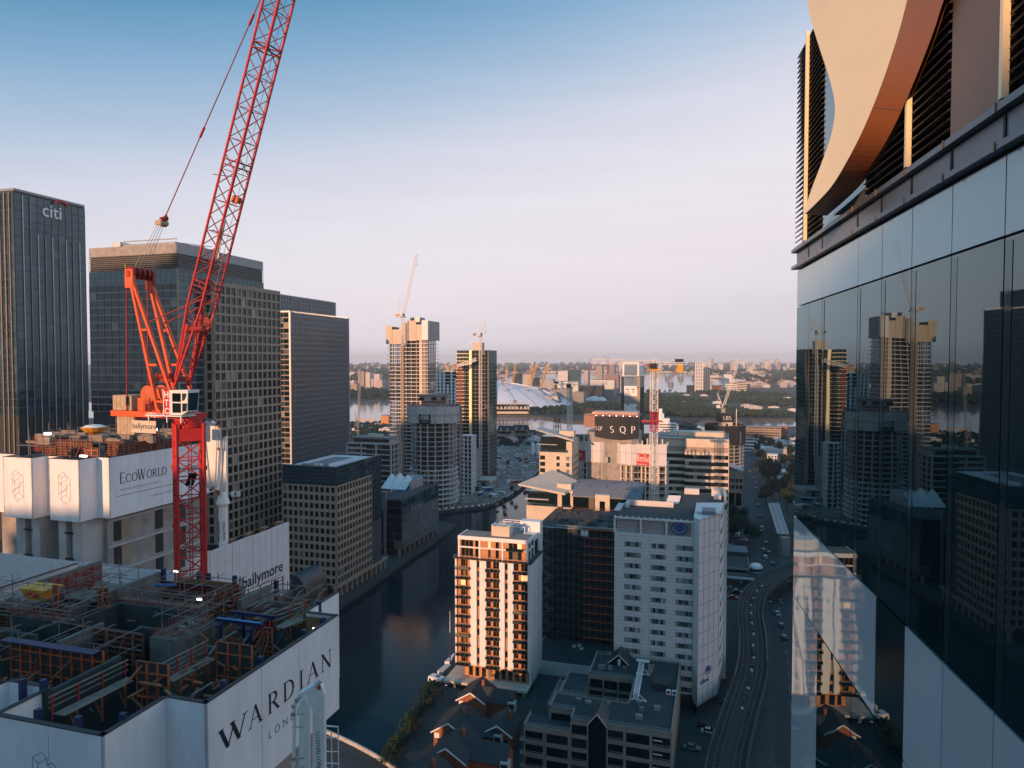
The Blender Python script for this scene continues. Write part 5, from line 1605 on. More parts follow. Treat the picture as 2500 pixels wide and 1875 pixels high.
# ---------------------------------------------------------------- grey balcony flats
def balcony_block(name, label, px, py, Y, pxl, pxr, floors, fh, m='conc_l', th=TH, nb=5, penthouse=True, Lb=None, La=None, side=True):
    R_, Lb, La, zt = site(name, label, 'flats', px, py, Y, pxl, pxr, th, Lb, La)
    part(R_, 'wall', 'conc_d', (-Lb + 1.2, -1.2, 1.2, La - 1.2, 0, zt - .4))
    po = Panes(R_)
    for i in range(floors):
        z = zt - i * fh
        part(R_, 'balcony_slab', m, (-Lb, 0, 0, La, z - .5, z))
        part(R_, 'balcony_front', m, (-Lb, -Lb * .55, -.06, .06, z - fh + .05, z - fh + 1.05))
        for k in range(nb):
            po.add('F', -Lb + 1.5 + (Lb - 3) * (k + .5) / nb, z - fh / 2 - .2, (Lb - 3) / nb * .7, fh - 1.0, 1.1, 'win')
            if side:
                po.add('R', 1.5 + (La - 3) * (k + .5) / nb, z - fh / 2 - .2, (La - 3) / nb * .7, fh - 1.0, -1.1, 'win_dark')
    for k in range(4):
        x = -Lb + (Lb - .8) * k / 3
        part(R_, 'pier', m, (x, x + .8, -.1, .9, 0, zt + .01))
    for k in range(1, 4):
        part(R_, 'pier', m, (-.9, .1, La * k / 3 - .4, La * k / 3 + .4, 0, zt - .01))
    po.done()
    if penthouse:
        part(R_, 'penthouse', m, (-Lb + 3, -2, 3, La - 2, zt + .0, zt + 3.4))
        po2 = MB().box(-Lb + 4, -3, 2.9, 2.98, zt + .6, zt + 2.8).build('window_band', 'win_dark', R_)
        part(R_, 'penthouse_roof', 'roof_g', (-Lb + 1.5, -.5, 1.5, La - .5, zt + 3.41, zt + 3.9))
        part(R_, 'roof_plant', 'cream', (-Lb * .6, -Lb * .3, La * .3, La * .6, zt + 3.91, zt + 6))
    return R_, Lb, La, zt
balcony_block('apartment_block', 'grey concrete balcony flats behind the tent', 955, 1085, 470, 845, 980, 11, 3.6)
balcony_block('apartment_block', 'slim white balcony slab beside the round tower', 1152, 1064, 540, 1122, 1162, 16, 3.3, 'white', nb=3, penthouse=False)
R_, Lb, La, zt = site('podium_block', 'low pale podium at the foot of the dark gold-striped tower', 'building', 1195, 1172, 590, 1150, 1200)
part(R_, 'wall', 'conc_l', (-Lb, 0, 0, La + 14, 0, zt))
part(R_, 'window_band', 'win_dark', (-Lb + .5, -.5, -.06, .02, zt * .3, zt * .6))
part(R_, 'upper_wall', 'alu', (-Lb - 6, -Lb * .6, 4, La, zt, zt + 26))

# ---------------------------------------------------------------- concrete frame tower with gold screens
R_, Lb, La, zt = site('frame_tower', 'unfinished concrete frame tower with sunlit golden screens on top', 'tower', 1043, 829, 600, 950, 1068)
fl = 3.32; nf = int(zt / fl)
for i in range(nf + 1):
    part(R_, 'floor_slab', 'white', (-Lb - 1, 1, -1, La + 1, zt - i * fl - .45, zt - i * fl))
for k in range(8):
    x = -Lb + .5 + (Lb - 1) * k / 7
    part(R_, 'column', 'conc', (x - .35, x + .35, .9, 1.7, 0, zt))
for k in range(6):
    y = .5 + (La - 1) * (k + .5) / 6
    part(R_, 'column', 'conc', (-1.7, -.9, y - .3, y + .3, 0, zt))
    part(R_, 'column', 'conc', (-Lb + .9, -Lb + 1.7, y - .3, y + .3, 0, zt))
part(R_, 'core_wall', 'conc', (-Lb * .52, -Lb * .3, La * .2, La * .8, 0, zt + 10), (-Lb * .16, -Lb * .05, .9, 2.0, 0, zt))
part(R_, 'core_wall', 'cream', (-Lb * .21, -Lb * .13, -.1, 1.0, 0, zt))  # cream colour stands in for the sunlit strip of the core
for i in range(0, nf, 2):
    part(R_, 'partition', 'conc_d', (-Lb * .68, -Lb * .22, 3.0, 3.3, zt - (i + 2) * fl + .02, zt - i * fl - .34))
part(R_, 'hoist_mast', 'stone', (-Lb * .66, -Lb * .60, -1.6, -.7, 0, zt + 4))
ztop = zt + 15.5
for (a, c, lo, hi, m, f) in [(-1.06, -.90, -3.6, 12.5, 'cream', 0), (-.90, -.66, -3.6, 9.0, 'cream', .4), (-.66, -.50, -3.2, 14.4, 'cream', 0), (-.50, -.27, -1.0, 16.5, 'yellow', .2), (-.27, -.12, .0, 13.0, 'cream', .4), (-.12, .03, -.5, 16.6, 'white', 0)]:
    part(R_, 'climbing_screen', 'cream' if m != 'white' else 'white', (Lb * a, Lb * c - .1, -1.6 + f, -1.3 + f, zt + lo, zt + hi))
part(R_, 'climbing_screen', 'steel', (Lb * .03, Lb * .03 + .3, -1.3, La + 1.5, zt - .5, zt + 16.2))
part(R_, 'climbing_screen', 'stone_d', (-Lb * 1.06, -Lb * 1.06 + .3, -1.3, La + 1.5, zt - 3.6, zt + 12))
part(R_, 'deck', 'conc_d', (-Lb * 1.02, 0, -1, La + 1, zt + 4, zt + 4.4))
part(R_, 'formwork_top', 'steel', (-Lb * .5, -Lb * .25, La * .2, La * .7, zt + 4.4, zt + 19.5))
small_luffer(984, 800, 600, 775, (1018, 620), (975, 731), 'thin luffing crane above the golden screens', base_z=zt - 5, w=2.4)

# ---------------------------------------------------------------- round tower under construction
q = P(1060, 1233, 505)
RT = thing('round_tower', 'round concrete tower with wavy slabs, pale screens and a small dark banner', 'tower', (q.x, 505, 0), 0)
rr = 17.4
zs1, zs0 = P(1060, 990, 505).z, P(1060, 1027, 505).z
nfl = 18; fh = zs0 / nfl
for i in range(1, nfl + 1):
    z = i * fh
    b = MB(); n = 48; wav = .55 if i > 8 else .05
    prof = lambda a: rr + wav * math.sin(5 * a + .6) + (.4 if i <= 8 else 0)
    pts = [(prof(2 * math.pi * k / n) * math.cos(2 * math.pi * k / n), prof(2 * math.pi * k / n) * math.sin(2 * math.pi * k / n)) for k in range(n)]
    b.prism(pts, z - .3, z)
    b.build('floor_slab', 'conc_l' if i > 8 else 'white', RT)
for k in range(18):
    a = 2 * math.pi * k / 18
    MB().bar(((rr - 1.6) * math.cos(a), (rr - 1.6) * math.sin(a), 0), ((rr - 1.6) * math.cos(a), (rr - 1.6) * math.sin(a), zs0), .9).build('column', 'conc_l', RT)
MB().lathe([(rr - 5, 0), (rr - 5, zs0)], 24).build('inner_wall', 'conc_d', RT)
b = MB()
for k in range(16):
    a = math.pi + math.pi * (k + .5) / 16
    for i in range(8):
        b.bar(((rr - .9) * math.cos(a), (rr - .9) * math.sin(a), i * fh + .02), ((rr - .9) * math.cos(a), (rr - .9) * math.sin(a), (i + 1) * fh - .32), .3)
b.build('glazing_posts', 'white', RT, stuff=True)
ns = 18
for k in range(ns):
    a0, a1 = 2 * math.pi * k / ns, 2 * math.pi * (k + .97) / ns
    for (r_, za, zb_, m) in ((rr + 1.4, zs0 - .6, zs1 - 5.5 + random.uniform(-.4, .4), 'conc_l'), (rr + 2.3, zs1 - 5.6, zs1 + random.uniform(-.2, .6), 'conc_l')):
        p0, p1 = (r_ * math.cos(a0), r_ * math.sin(a0)), (r_ * math.cos(a1), r_ * math.sin(a1))
        MB().bar((p0[0], p0[1], (za + zb_) / 2), (p1[0], p1[1], (za + zb_) / 2), .25, zb_ - za).build('climbing_screen', m, RT)
b = MB()
for k in range(40):
    a = 2 * math.pi * k / 40
    b.bar(((rr + 1.6) * math.cos(a), (rr + 1.6) * math.sin(a), zs1), ((rr + 1.6) * math.cos(a), (rr + 1.6) * math.sin(a), zs1 + 1.6), .18)
b.lathe([(rr + 1.6, zs1 + 1.3), (rr + 1.7, zs1 + 1.5), (rr + 1.5, zs1 + 1.5)], 40)
b.build('guard_rail', 'red_d', RT)
MB().lathe([(.1, zs1 - 3), (rr + 1, zs1 - 3)], 32).build('deck', 'conc_d', RT)
a = RAD(-103); ux, uy = -math.sin(a), math.cos(a)
bx_ = Vector(((rr + 1.9) * math.cos(a), (rr + 1.9) * math.sin(a), 0))
r_v = Vector((ux, uy, 0))
bn = MB(); bn.bar(bx_ - r_v * 4.2 + Vector((0, 0, (zs0 + zs1 - 5.6) / 2)), bx_ + r_v * 4.2 + Vector((0, 0, (zs0 + zs1 - 5.6) / 2)), .2, 7.0); bn.build('banner', 'ink', RT)
text('OIIE', 3.6, 'white', RT, bx_ - r_v * 3.4 + Vector((math.cos(a) * .12, math.sin(a) * .12, (zs0 + zs1 - 5.6) / 2 - .3)), r_v, (0, 0, 1), ext=.03)
MB().bar(bx_ - r_v * 2.2 + Vector((math.cos(a) * .11, math.sin(a) * .11, zs0 + .9)), bx_ + r_v * 2.2 + Vector((math.cos(a) * .11, math.sin(a) * .11, zs0 + .9)), .04, .3).build('small_print', 'greyink', RT)
zt1 = P(1060, 960, 505).z
part(RT, 'core_wall', 'conc', (-8, 9, -6, 6, zs1 - 3, zt1 - 5))
MB().prism([(-9.5, -7), (8, -8), (11, -4), (11, 7), (-9.5, 7)], zt1 - 5.2, zt1 - 1.6).build('core_screen', 'conc_l', RT)
b = MB()
for x0, x1 in ((-9.4, -6.2), (-.8, 3.0), (6.2, 9.4)):
    part(RT, 'core_sign', 'ink', (x0, x1, -8.25, -7.3, zt1 - 4.6, zt1 - 2.4))
part(RT, 'core_deck', 'timber', (-10.5, 12, -8.4, 8, zt1 - 1.6, zt1 - .9))
b = MB()
for i in range(12):
    b.bar((-10 + i * 2, -8.3, zt1 - 6.4), (-10 + i * 2, -8.3, zt1 + .5), .16)
b.bar((-10.5, -8.35, zt1 - 6), (12, -8.35, zt1 - 6), .3); b.bar((-10.5, -8.35, zt1 + .4), (12, -8.35, zt1 + .4), .12)
b.build('core_scaffold', 'red_d', RT)
MB().bar((rr + 2.6, -4, 0), (rr + 2.6, -4, zs1), 1.3, 1.3).build('hoist_mast', 'steel', RT)

# ---------------------------------------------------------------- dark tower with the golden stripe
R_, Lb, La, zt = site('dark_tower', 'slim dark tower with sunlit stripe painted gold and site hoist', 'tower', 1192, 855, 615, 1116, 1212)
part(R_, 'wall', 'dark', (-Lb + .3, -.3, .3, La - .3, 0, zt - .5))
po = Panes(R_); w = MB()
grid(po, w, 'F', -Lb, -Lb * .62, 4, zt, 4, 32, .25, .5, 0, .5, 'win_dark')
grid(po, w, 'F', -Lb * .5, -.2, 4, zt, 5, 32, .3, .5, 0, .5, 'win_dark')
grid(po, w, 'R', 0, La, 4, zt, 6, 32, .25, .5, 0, .3, 'win_blue')
w.build('curtain_wall_frame', 'stone_d', R_)
po.done()
part(R_, 'sunlit_strip', 'gold', (-Lb * .60, -Lb * .525, -.9, .35, 12, zt))  # strip of evening sunlight, put in as gold colour
part(R_, 'bronze_strip', 'stone', (-.5, .7, -.75, .9, 4, zt + .1))
b = MB()
for i in range(28):
    z = zt - 3 - i * 3.3
    b.box(-Lb - .5, -Lb * .62, -1.1, -.55, z, z + .35)
b.build('balcony_rails', 'gold', R_, stuff=True)
part(R_, 'core_wall', 'cream', (-Lb * .52, -Lb * .26, 4, 12, zt - .4, zt + 7))
b = MB()
for x in (-Lb * .66, -Lb * .54, -Lb * .24, -Lb * .14):
    b.bar((x, 3, zt - 1), (x, 3, zt + 7.5), .35)
b.bar((-Lb * .66, 3, zt + 7.2), (-Lb * .54, 3, zt + 7.2), .3).bar((-Lb * .24, 3, zt + 7.2), (-Lb * .14, 3, zt + 7.2), .3)
b.build('roof_frame', 'steel', R_)
tq = small_luffer(1173, 1150, 606, 822, (1185, 784), (1169, 806), 'site crane standing against the gold striped tower', base_z=3, w=2.0, cw='steel')
q0 = P(1122, 895, 612)
t = thing('tower_crane', 'short pale crane jib reaching from the dark tower corner', 'crane', (q0.x, 612, 0), 0)
b = MB(); lattice(b, (0, 0, 0), (0, 0, q0.z), (1, 0, 0), 1.8, 1.8, .3, .2, 2.4); b.build('mast', 'red', t)
b = MB(); lattice(b, (-2, -3, q0.z + .5), (15, -3, q0.z + 6.5), (0, 1, 0), 2.2, 2.2, .45, .3, 2.0); b.build('jib', 'boom', t)
MB().box(-3.4, 0, -2, 1, q0.z - 1, q0.z + 2).build('cab', 'red', t)

# ---------------------------------------------------------------- striped white tower behind
R_, Lb, La, zt = site('striped_tower', 'white tower of vertical piers between the frame tower and the dark tower', 'tower', 1112, 908, 800, 1066, 1120)
part(R_, 'wall', 'win_dark', (-Lb, 0, 0, La, 0, zt))
b = MB()
for i in range(6):
    x = -Lb + Lb * i / 5
    part(R_, 'pier', 'white', (x - 1.1, x + 1.1, -.8, .0, 0, zt - random.choice([0, 8, 14])))
for z in range(4, int(zt), 4):
    part(R_, 'floor_band', 'white', (-Lb, 0, -.35, 0, z, z + .9))

# ---------------------------------------------------------------- white panelled core
R_, Lb, La, zt = site('panelled_core', 'tall white panelled tower core behind the broad black banner', 'tower', 1563, 884, 700, 1517, 1570)
part(R_, 'wall', 'conc_d', (-Lb, 0, .3, La + 14, 0, zt - 26))
zz = lambda py: zat(R_, py)
part(R_, 'head_frame', 'white', (-Lb + 1.2, -1.0, -.2, La + 12, zz(918), zt))
part(R_, 'head_glass', 'tower_clear', (-Lb + 3, -2.8, -.3, -.2, zz(917), zt - 1.6))
part(R_, 'white_panel', 'white', (-Lb + 3, -2.8, -.1, .3, zz(968), zz(943)))
part(R_, 'white_panel', 'white', (-Lb + 3, -2.8, -.1, .3, zz(1005), zz(986)))
part(R_, 'glass_panel', 'tower_clear', (-Lb + 3, -2.8, -.08, .3, zz(942), zz(919)))
part(R_, 'dark_panel', 'conc', (-Lb + 3, -2.8, -.05, .3, zz(985), zz(969)))
b = MB()
for (x0, x1, py) in ((.25, .42, 951), (.55, .72, 951), (.8, .92, 946), (.35, .45, 957), (.6, .7, 957), (.3, .45, 988), (.75, .9, 996), (.3, .5, 921), (.6, .68, 921)):
    b.box(-Lb * (1 - x0), -Lb * (1 - x1), -.2, -.1, zz(py) - .5, zz(py) + .4)
b.build('panel_slots', 'black', R_, stuff=True)
part(R_, 'side_wall', 'stone', (-2.8, .0, -.05, La + 14, 0, zz(920)))
part(R_, 'side_wall', 'conc_d', (-Lb, -Lb + 2.8, -.05, .3, 0, zz(920)))
hammerhead(1597, 1255, 300, 905, (1446, 872), (1668, 877), 'tall white tower crane with red climbing section beside the white netting', red=(P(1597, 1053, 300).z, P(1597, 1004, 300).z), w=2.4)
hammerhead(1391, 1075, 520, 948, (1484, 925), (1352, 930), 'white tower crane standing behind the slanted roof flats', w=3.0)

# ---------------------------------------------------------------- SQP / Berkeley tower
R_, Lb, La, zt = site('netted_tower', 'concrete tower with broad black banner above white netting with a red panel', 'tower', 1560, 1017, 330, 1430, None, La=22)
def lz(py):
    return zat(R_, py)
oct_ = lambda x0, x1, y0, y1, c: [(x0 + c, y0), (x1 - c, y0), (x1, y0 + c), (x1, y1 - c), (x1 - c, y1), (x0 + c, y1), (x0, y1 - c), (x0, y0 + c)]
xb = -Lb * .82
MB().prism(oct_(-Lb, -.4, .4, 20, 3), 0, zt - 8).build('core_wall', 'conc', R_)
# banner: gently bowed black cloth
b = MB(); n = 12
for i in range(n):
    t0, t1 = i / n, (i + 1) / n
    f = lambda t: (xb + (0 - xb) * t, -.9 - 1.4 * math.sin(math.pi * t))
    p0, p1 = f(t0), f(t1); s0, s1 = .9 * math.sin(math.pi * t0), .9 * math.sin(math.pi * t1)
    b.hexa([(*p0, lz(1069) - s0), (*p1, lz(1069) - s1), (p1[0], p1[1] + .15, lz(1069) - s1), (p0[0], p0[1] + .15, lz(1069) - s0), (*p0, zt), (*p1, zt), (p1[0], p1[1] + .15, zt), (p0[0], p0[1] + .15, zt)])
b.build('banner', 'ink', R_)
for ch, x, y in (('S', .36, -2.35), ('Q', .58, -2.35), ('P', .83, -1.75)):
    serif(ch, 3.2, 'white', R_, (xb * (1 - x), y - .1, lz(1057)), (1, 0, 0), (0, 0, 1), thick=.05)
for i, ch in enumerate('SQP'):
    serif(ch, 1.9, 'white', R_, (xb * (1 - .02) + i * 1.25, -1.45 - i * .22, lz(1052)), (1, -.17, 0), (0, 0, 1), thick=.05, sx=.75)
part(R_, 'core_screen', 'stone', (-Lb - .6, xb - .1, -.6, 8, lz(1046), zt + .5))
b = MB()
for i in range(26):
    x = xb - .2 + (Lb * .82 + .3) * i / 25
    b.bar((x, -1.7, zt - .4), (x, -1.7, zt + 2.2), .1)
for h in (.5, 1.3, 2.1):
    b.bar((xb - .3, -1.7, zt + h), (.3, -1.7, zt + h), .1)
for i in range(9):
    z = lz(1046) + i * 1.1
    b.bar((-Lb - .8, -.9, z), (xb - .1, -.9, z), .08)
for i in range(5):
    x = -Lb - .8 + (Lb + xb + .7) * i / 4
    b.bar((x, -.9, lz(1050)), (x, -.9, zt + 1), .1)
b.build('scaffold_frame', 'red', R_)
part(R_, 'top_deck', 'timber', (-Lb, .2, -1.4, 14, zt + .05, zt + .35))
part(R_, 'top_deck', 'cream', (-Lb * .9, -1, 3, 13, zt + .36, zt + 1.6))
for i in range(7):
    x = xb + .8 + (-xb - 1.6) * i / 6
    part(R_, 'work_light', 'lamp', (x - .2, x + .2, -1.85, -1.7, zt + .05, zt + .3))
# netting screens on the slab edges, angled in and out
nz0, nz1 = lz(1133), lz(1083)
xl = -(reach(R_.location, axes()[0], 1628, 60)); xr = reach(R_.location, axes()[0], 1628, 50)
xL = -reach(R_.location, -axes()[0], 1410, 55)
NT2 = [(xL, 3), (xL * .75, 0), (xL * .62, -.5), (xL * .5, 1.5)], [(xL * .36, 1.0), (xL * .28, -2.6), (xL * .1, -4.2), (1.5, -2.8), (5.5, -4.6), (9.5, -3), (xr, -2)]
for chain in NT2:
    for i in range(len(chain) - 1):
        p, q = Vector((*chain[i], 0)), Vector((*chain[i + 1], 0))
        k = max(1, round((q - p).length / 2.6))
        for j in range(k):
            a, c = p.lerp(q, j / k + .01), p.lerp(q, (j + 1) / k - .01)
            for (z0, z1) in ((nz0, (nz0 + nz1) / 2 + .6), ((nz0 + nz1) / 2 + .75, nz1 + random.uniform(-.3, .4))):
                o = MB().bar((a.x, a.y, (z0 + z1) / 2), (c.x, c.y, (z0 + z1) / 2), .12, z1 - z0).build('netting_screen', 'mesh_w', R_)
            g = MB()
            for z in range(6):
                zz_ = nz0 + (nz1 - nz0) * z / 5.2
                g.bar((a.x, a.y - .1, zz_), (c.x, c.y - .1, zz_), .06)
            for s in (0, .5):
                m_ = a.lerp(c, s); g.bar((m_.x, m_.y - .1, nz0), (m_.x, m_.y - .1, nz1), .06)
            g.build('screen_frame', 'cream', o)
def rpanel(p, q, z0, z1, m='red'):
    MB().bar((p[0], p[1], (z0 + z1) / 2), (q[0], q[1], (z0 + z1) / 2), .1, z1 - z0).build('name_banner', m, R_)
rpanel((-.9, -3.5), (5.6, -5.0), lz(1133), lz(1105))
d_ = Vector((6.5, -1.5, 0)).normalized()
serif('Berke', 3.1, 'white', R_, (-.7, -3.62, lz(1123)), d_, (0, 0, 1), thick=.04, gap=.03, sx=.72)
text('Designed for life', .75, 'white', R_, (-.5, -3.66, lz(1131)), d_, (0, 0, 1), ext=.01)
rpanel((xL + .1, 2.7), (xL * .88, 1.4), lz(1132), lz(1106))
dd_ = Vector((xL * .88 - xL, -1.4, 0)).normalized()
serif('ey', 2.6, 'white', R_, (xL + .2, 2.4, lz(1122)), dd_, (0, 0, 1), thick=.04, gap=.02, sx=.6)
# slabs and piers below the netting
for i in range(16):
    z = nz0 - .4 - i * 3.15
    if z < 0:
        break
    b = MB(); b.prism([(xL + .3, 3.6), (xL * .74, .7), (xL * .62, .2), (xL * .36, 1.8), (xL * .28, -1.9), (xL * .1, -3.5), (1.5, -2.1), (5.5, -3.9), (9.5, -2.3), (xr, -1.3), (xr, 18), (xL + .3, 18)], z - .28, z)
    b.build('floor_slab', 'conc_l', R_)
for (x, y) in ((xL + .8, 3.8), (xL * .86, 2.4), (xL * .75, .8), (xL * .63, .4), (xL * .5, 2.0), (xL * .28, -1.5), (xL * .19, -2.4), (xL * .1, -3.1), (1.5, -1.7), (3.5, -2.8), (5.5, -3.5), (7.6, -2.7), (9.5, -1.9), (xr - .5, -.9)):
    part(R_, 'column', 'cream', (x - .35, x + .35, y, y + 1.0, 0, nz0))
part(R_, 'shear_wall', 'conc', (xL * .5, xL * .37, .9, 2.0, 0, zt - 10))
part(R_, 'inner_wall', 'conc_d', (xL + 2, xr - 1, 6, 17, 0, nz0))
b = MB()
for i in range(18):
    x = xL * .9 + (xr - xL * .9) * i / 17
    b.box(x - .3, x + .3, 1 + (i % 3), 1.6 + (i % 3), nz1 - 3, nz1 + random.uniform(.5, 3.2))
b.build('column_starters', 'cream', R_, stuff=True)
b = MB(); hx = xL * .56
for s in (-.6, .6):
    b.bar((hx + s, -1.4, 0), (hx + s, -1.4, nz1 + 4), .12)
for i in range(60):
    b.bar((hx - .6, -1.4, i * 1.05), (hx + .6, -1.4, i * 1.05 + 1), .07)
b.build('hoist_mast', 'steel', R_)
part(R_, 'hoist_cage', 'steel', (hx + .7, hx + 2.2, -2.4, -1.2, nz0 + .5, nz0 + 3.2))

# ---------------------------------------------------------------- banded stone offices
R_, Lb, La, zt = site('banded_office', 'stone office block with horizontal golden bands and ribbon windows', 'office', 1779, 1074, 380, 1607, None, La=40)
b1 = -reach(R_.location, -axes()[0], 1744, 50); b2 = -reach(R_.location, -axes()[0], 1672, 50)
nf = 16; fh = 3.75
po = Panes(R_)
for (x0, x1, y0) in ((b1 + .05, 0, 1.2), (b2, b1, 0), (-Lb - 6, b2 - .05, 2.8)):
    part(R_, 'wall', 'dark', (x0, x1, y0 + .4, y0 + 30, 0, zt - .6))
    part(R_, 'attic', 'cream', (x0, x1, y0 - .1, y0 + 1.5, zt - 4.6, zt))
    part(R_, 'louvre_band', 'stone', (x0 + .02, x1 - .02, y0, y0 + 1.2, zt - 7.4, zt - 4.61))
    for i in range(nf):
        z = zt - 8.2 - i * fh
        if z < 2:
            break
        part(R_, 'spandrel_band', 'cream', (x0, x1, y0 - .25, y0 + .4, z - .75, z + .75))
        nw = max(4, round((x1 - x0) / 2.4))
        for k in range(nw):
            po.add('F', x0 + (x1 - x0) * (k + .5) / nw, z - .75 - (fh - 1.5) / 2, (x1 - x0) / nw * .9, fh - 1.6, y0 + .3, 'win')
part(R_, 'side_wall', 'cream', (-.02, .3, 1.0, La, 0, zt - .2))
part(R_, 'roof', 'roof_g', (-Lb - 6, -.3, 2, La - 4, zt - .6, zt - .3))
part(R_, 'roof_plant', 'cream', (b2 - 4, -2, 14, 24, zt - .3, zt + 2.4))
b = MB()
for i in range(14):
    b.box(-Lb + i * 2.7, -Lb + 1.6 + i * 2.7, 18, 19, zt - .3, zt + 2.0)
b.build('roof_vents', 'cream', R_, stuff=True)
part(R_, 'roof_light', 'win_blue', (b2 + 2, b1 - 1, 4, 10, zt - .3, zt + .6))
po.done()

# ---------------------------------------------------------------- slanted roof flats and pavilions
R_, Lb, La, zt = site('apartment_block', 'cream flats with a tilted oversailing roof', 'flats', 1396, 1106, 320, 1317, 1412)
part(R_, 'wall', 'cream', (-Lb, 0, 0, La, 0, zt - .2))
po = Panes(R_)
zw = zt - .4
for i in range(8):
    z = zw - 2.2 - i * 3.0
    po.add('F', -Lb * .9, z, 2.4, 1.9, -.02, 'win')
    po.add('F', -Lb * .42, z, 1.5, 1.7, -.02, 'win')
    po.add('F', -Lb * .12, z, 1.6, 1.7, -.02, 'win_hotel')
    for k in range(5):
        po.add('R', La * (k + .6) / 5, z, 1.0, 1.6, .02, 'win')
po.done()
part(R_, 'terrace_wall', 'win_dark', (-Lb + .8, -.8, .8, La - .8, zt - .2, zt + 7.2))
part(R_, 'terrace_floor', 'cream', (-Lb - .3, .3, -.3, La, zt - .19, zt + .1))
part(R_, 'terrace_floor', 'conc_l', (-Lb - .3, -Lb * .45, -.3, 2, zt + 3.4, zt + 3.7))
po = Panes(R_)
for k in range(7):
    po.add('F', -Lb + 1.2 + k * (Lb - 2) / 7, zt + .7, (Lb - 2) / 7 * .95, 1.1, -.2, 'win_blue')
po.done('glass_balustrade')
b = MB(); x0, x1 = -Lb - 1.6, 1.2
b.hexa([(x0, -1.5, zt + 10.2), (x1, -1.5, zt + 5.4), (x1, La * .6, zt + 5.4), (x0, La * .6, zt + 10.2), (x0, -1.5, zt + 10.8), (x1, -1.5, zt + 6.3), (x1, La * .6, zt + 6.3), (x0, La * .6, zt + 10.8)])
b.build('tilted_roof', 'conc_l', R_)
part(R_, 'roof_box', 'cream', (-7, 0, La * .3, La * .55, zt + 4, zt + 9.6))
part(R_, 'stair_wall', 'cream', (-2.6, .05, -.05, La, zt - .1, zt + 5.2))
def pavilion(label, px, py, Y, pxl, pxr, roof_m, drop, curve=False, La=16, ztop_py=None):
    R_, Lb, _, zt = site('roof_pavilion', label, 'pavilion', px, py, Y, pxl, None, La=La)
    part(R_, 'wall', 'cream', (-Lb, 0, 0, La, 0, zt))
    part(R_, 'glazed_wall', 'win_dark', (-Lb + .6, -.8, .3, La - 1, zt + .01, zt + 6.2))
    po = Panes(R_)
    for k in range(10):
        po.add('F', -Lb + 1.2 + (Lb - 2) * (k + .5) / 10, zt + 3.0, (Lb - 2) / 10 * .9, 5.4, .24, 'win_dark')
    for k in range(8):
        po.add('F', -Lb + .6 + (Lb - 1) * (k + .5) / 8, zt + .6, (Lb - 1) / 8 * .95, 1.0, -.15, 'win_blue')
    po.done('glazing')
    return R_, Lb, La, zt
R_, Lb, La, zt = pavilion('penthouse pavilion with a pink-cream tilted roof slab', 1396, 1240, 290, 1285, None, 'cream', 3)
b = MB(); x0, x1 = -Lb - 3, 1.5
b.hexa([(x0, -2, zt + 8.6), (x1 - 4, -2.5, zt + 5.6), (x1, La, zt + 7.0), (x0 + 9, La + 7, zt + 11.4), (x0, -2, zt + 9.3), (x1 - 4, -2.5, zt + 6.6), (x1, La, zt + 7.9), (x0 + 9, La + 7, zt + 12.1)])
b.build('tilted_roof', 'cream', R_)
part(R_, 'end_pier', 'cream', (-6, -4.2, -.5, 1.5, zt, zt + 6.0), (-1.4, .4, .5, La, zt, zt + 7))
part(R_, 'roof_box', 'cream', (-7, -1, 3, 8, zt + 6.6, zt + 9.4))
part(R_, 'balcony', 'conc_l', (-Lb - .5, -Lb * .5, -1, 1, zt + 2.8, zt + 3.2))
R_, Lb, La, zt = pavilion('long penthouse pavilion with a grey curved metal roof', 1562, 1256, 282, 1400, None, 'roof_g', 0)
b = MB()
for i in range(8):
    t0, t1 = i / 8, (i + 1) / 8
    f = lambda t: (-1.2 + (La + 2) * t, zt + 6.0 + 4.4 * math.sin(t * math.pi * .62))
    (y0, z0), (y1, z1) = f(t0), f(t1)
    b.hexa([(-Lb - .6, y0, z0), (.8, y0, z0), (.8, y1, z1), (-Lb - .6, y1, z1), (-Lb - .6, y0, z0 + .5), (.8, y0, z0 + .5), (.8, y1, z1 + .5), (-Lb - .6, y1, z1 + .5)])
b.build('curved_roof', 'roof_g', R_)
b = MB(); rnd = random.Random(5)
for i in range(16):
    x, t = rnd.uniform(-Lb, 0), rnd.uniform(.2, .9)
    b.box(x, x + .4, -1.2 + (La + 2) * t, -.8 + (La + 2) * t, zt + 6.2 + 4.4 * math.sin(t * 1.9), zt + 7.0 + 4.4 * math.sin(t * 1.9))
b.build('roof_vents', 'dark', R_, stuff=True)
part(R_, 'entrance_bay', 'cream', (-Lb * .66, -Lb * .44, -1.6, .8, zt - 1, zt + 7.4))
part(R_, 'entrance_door', 'win_dark', (-Lb * .59, -Lb * .51, -1.7, -1.55, zt - .5, zt + 4.8))
part(R_, 'upstand', 'cream', (-Lb - .3, .3, -.5, .3, zt - 1.4, zt - .1))
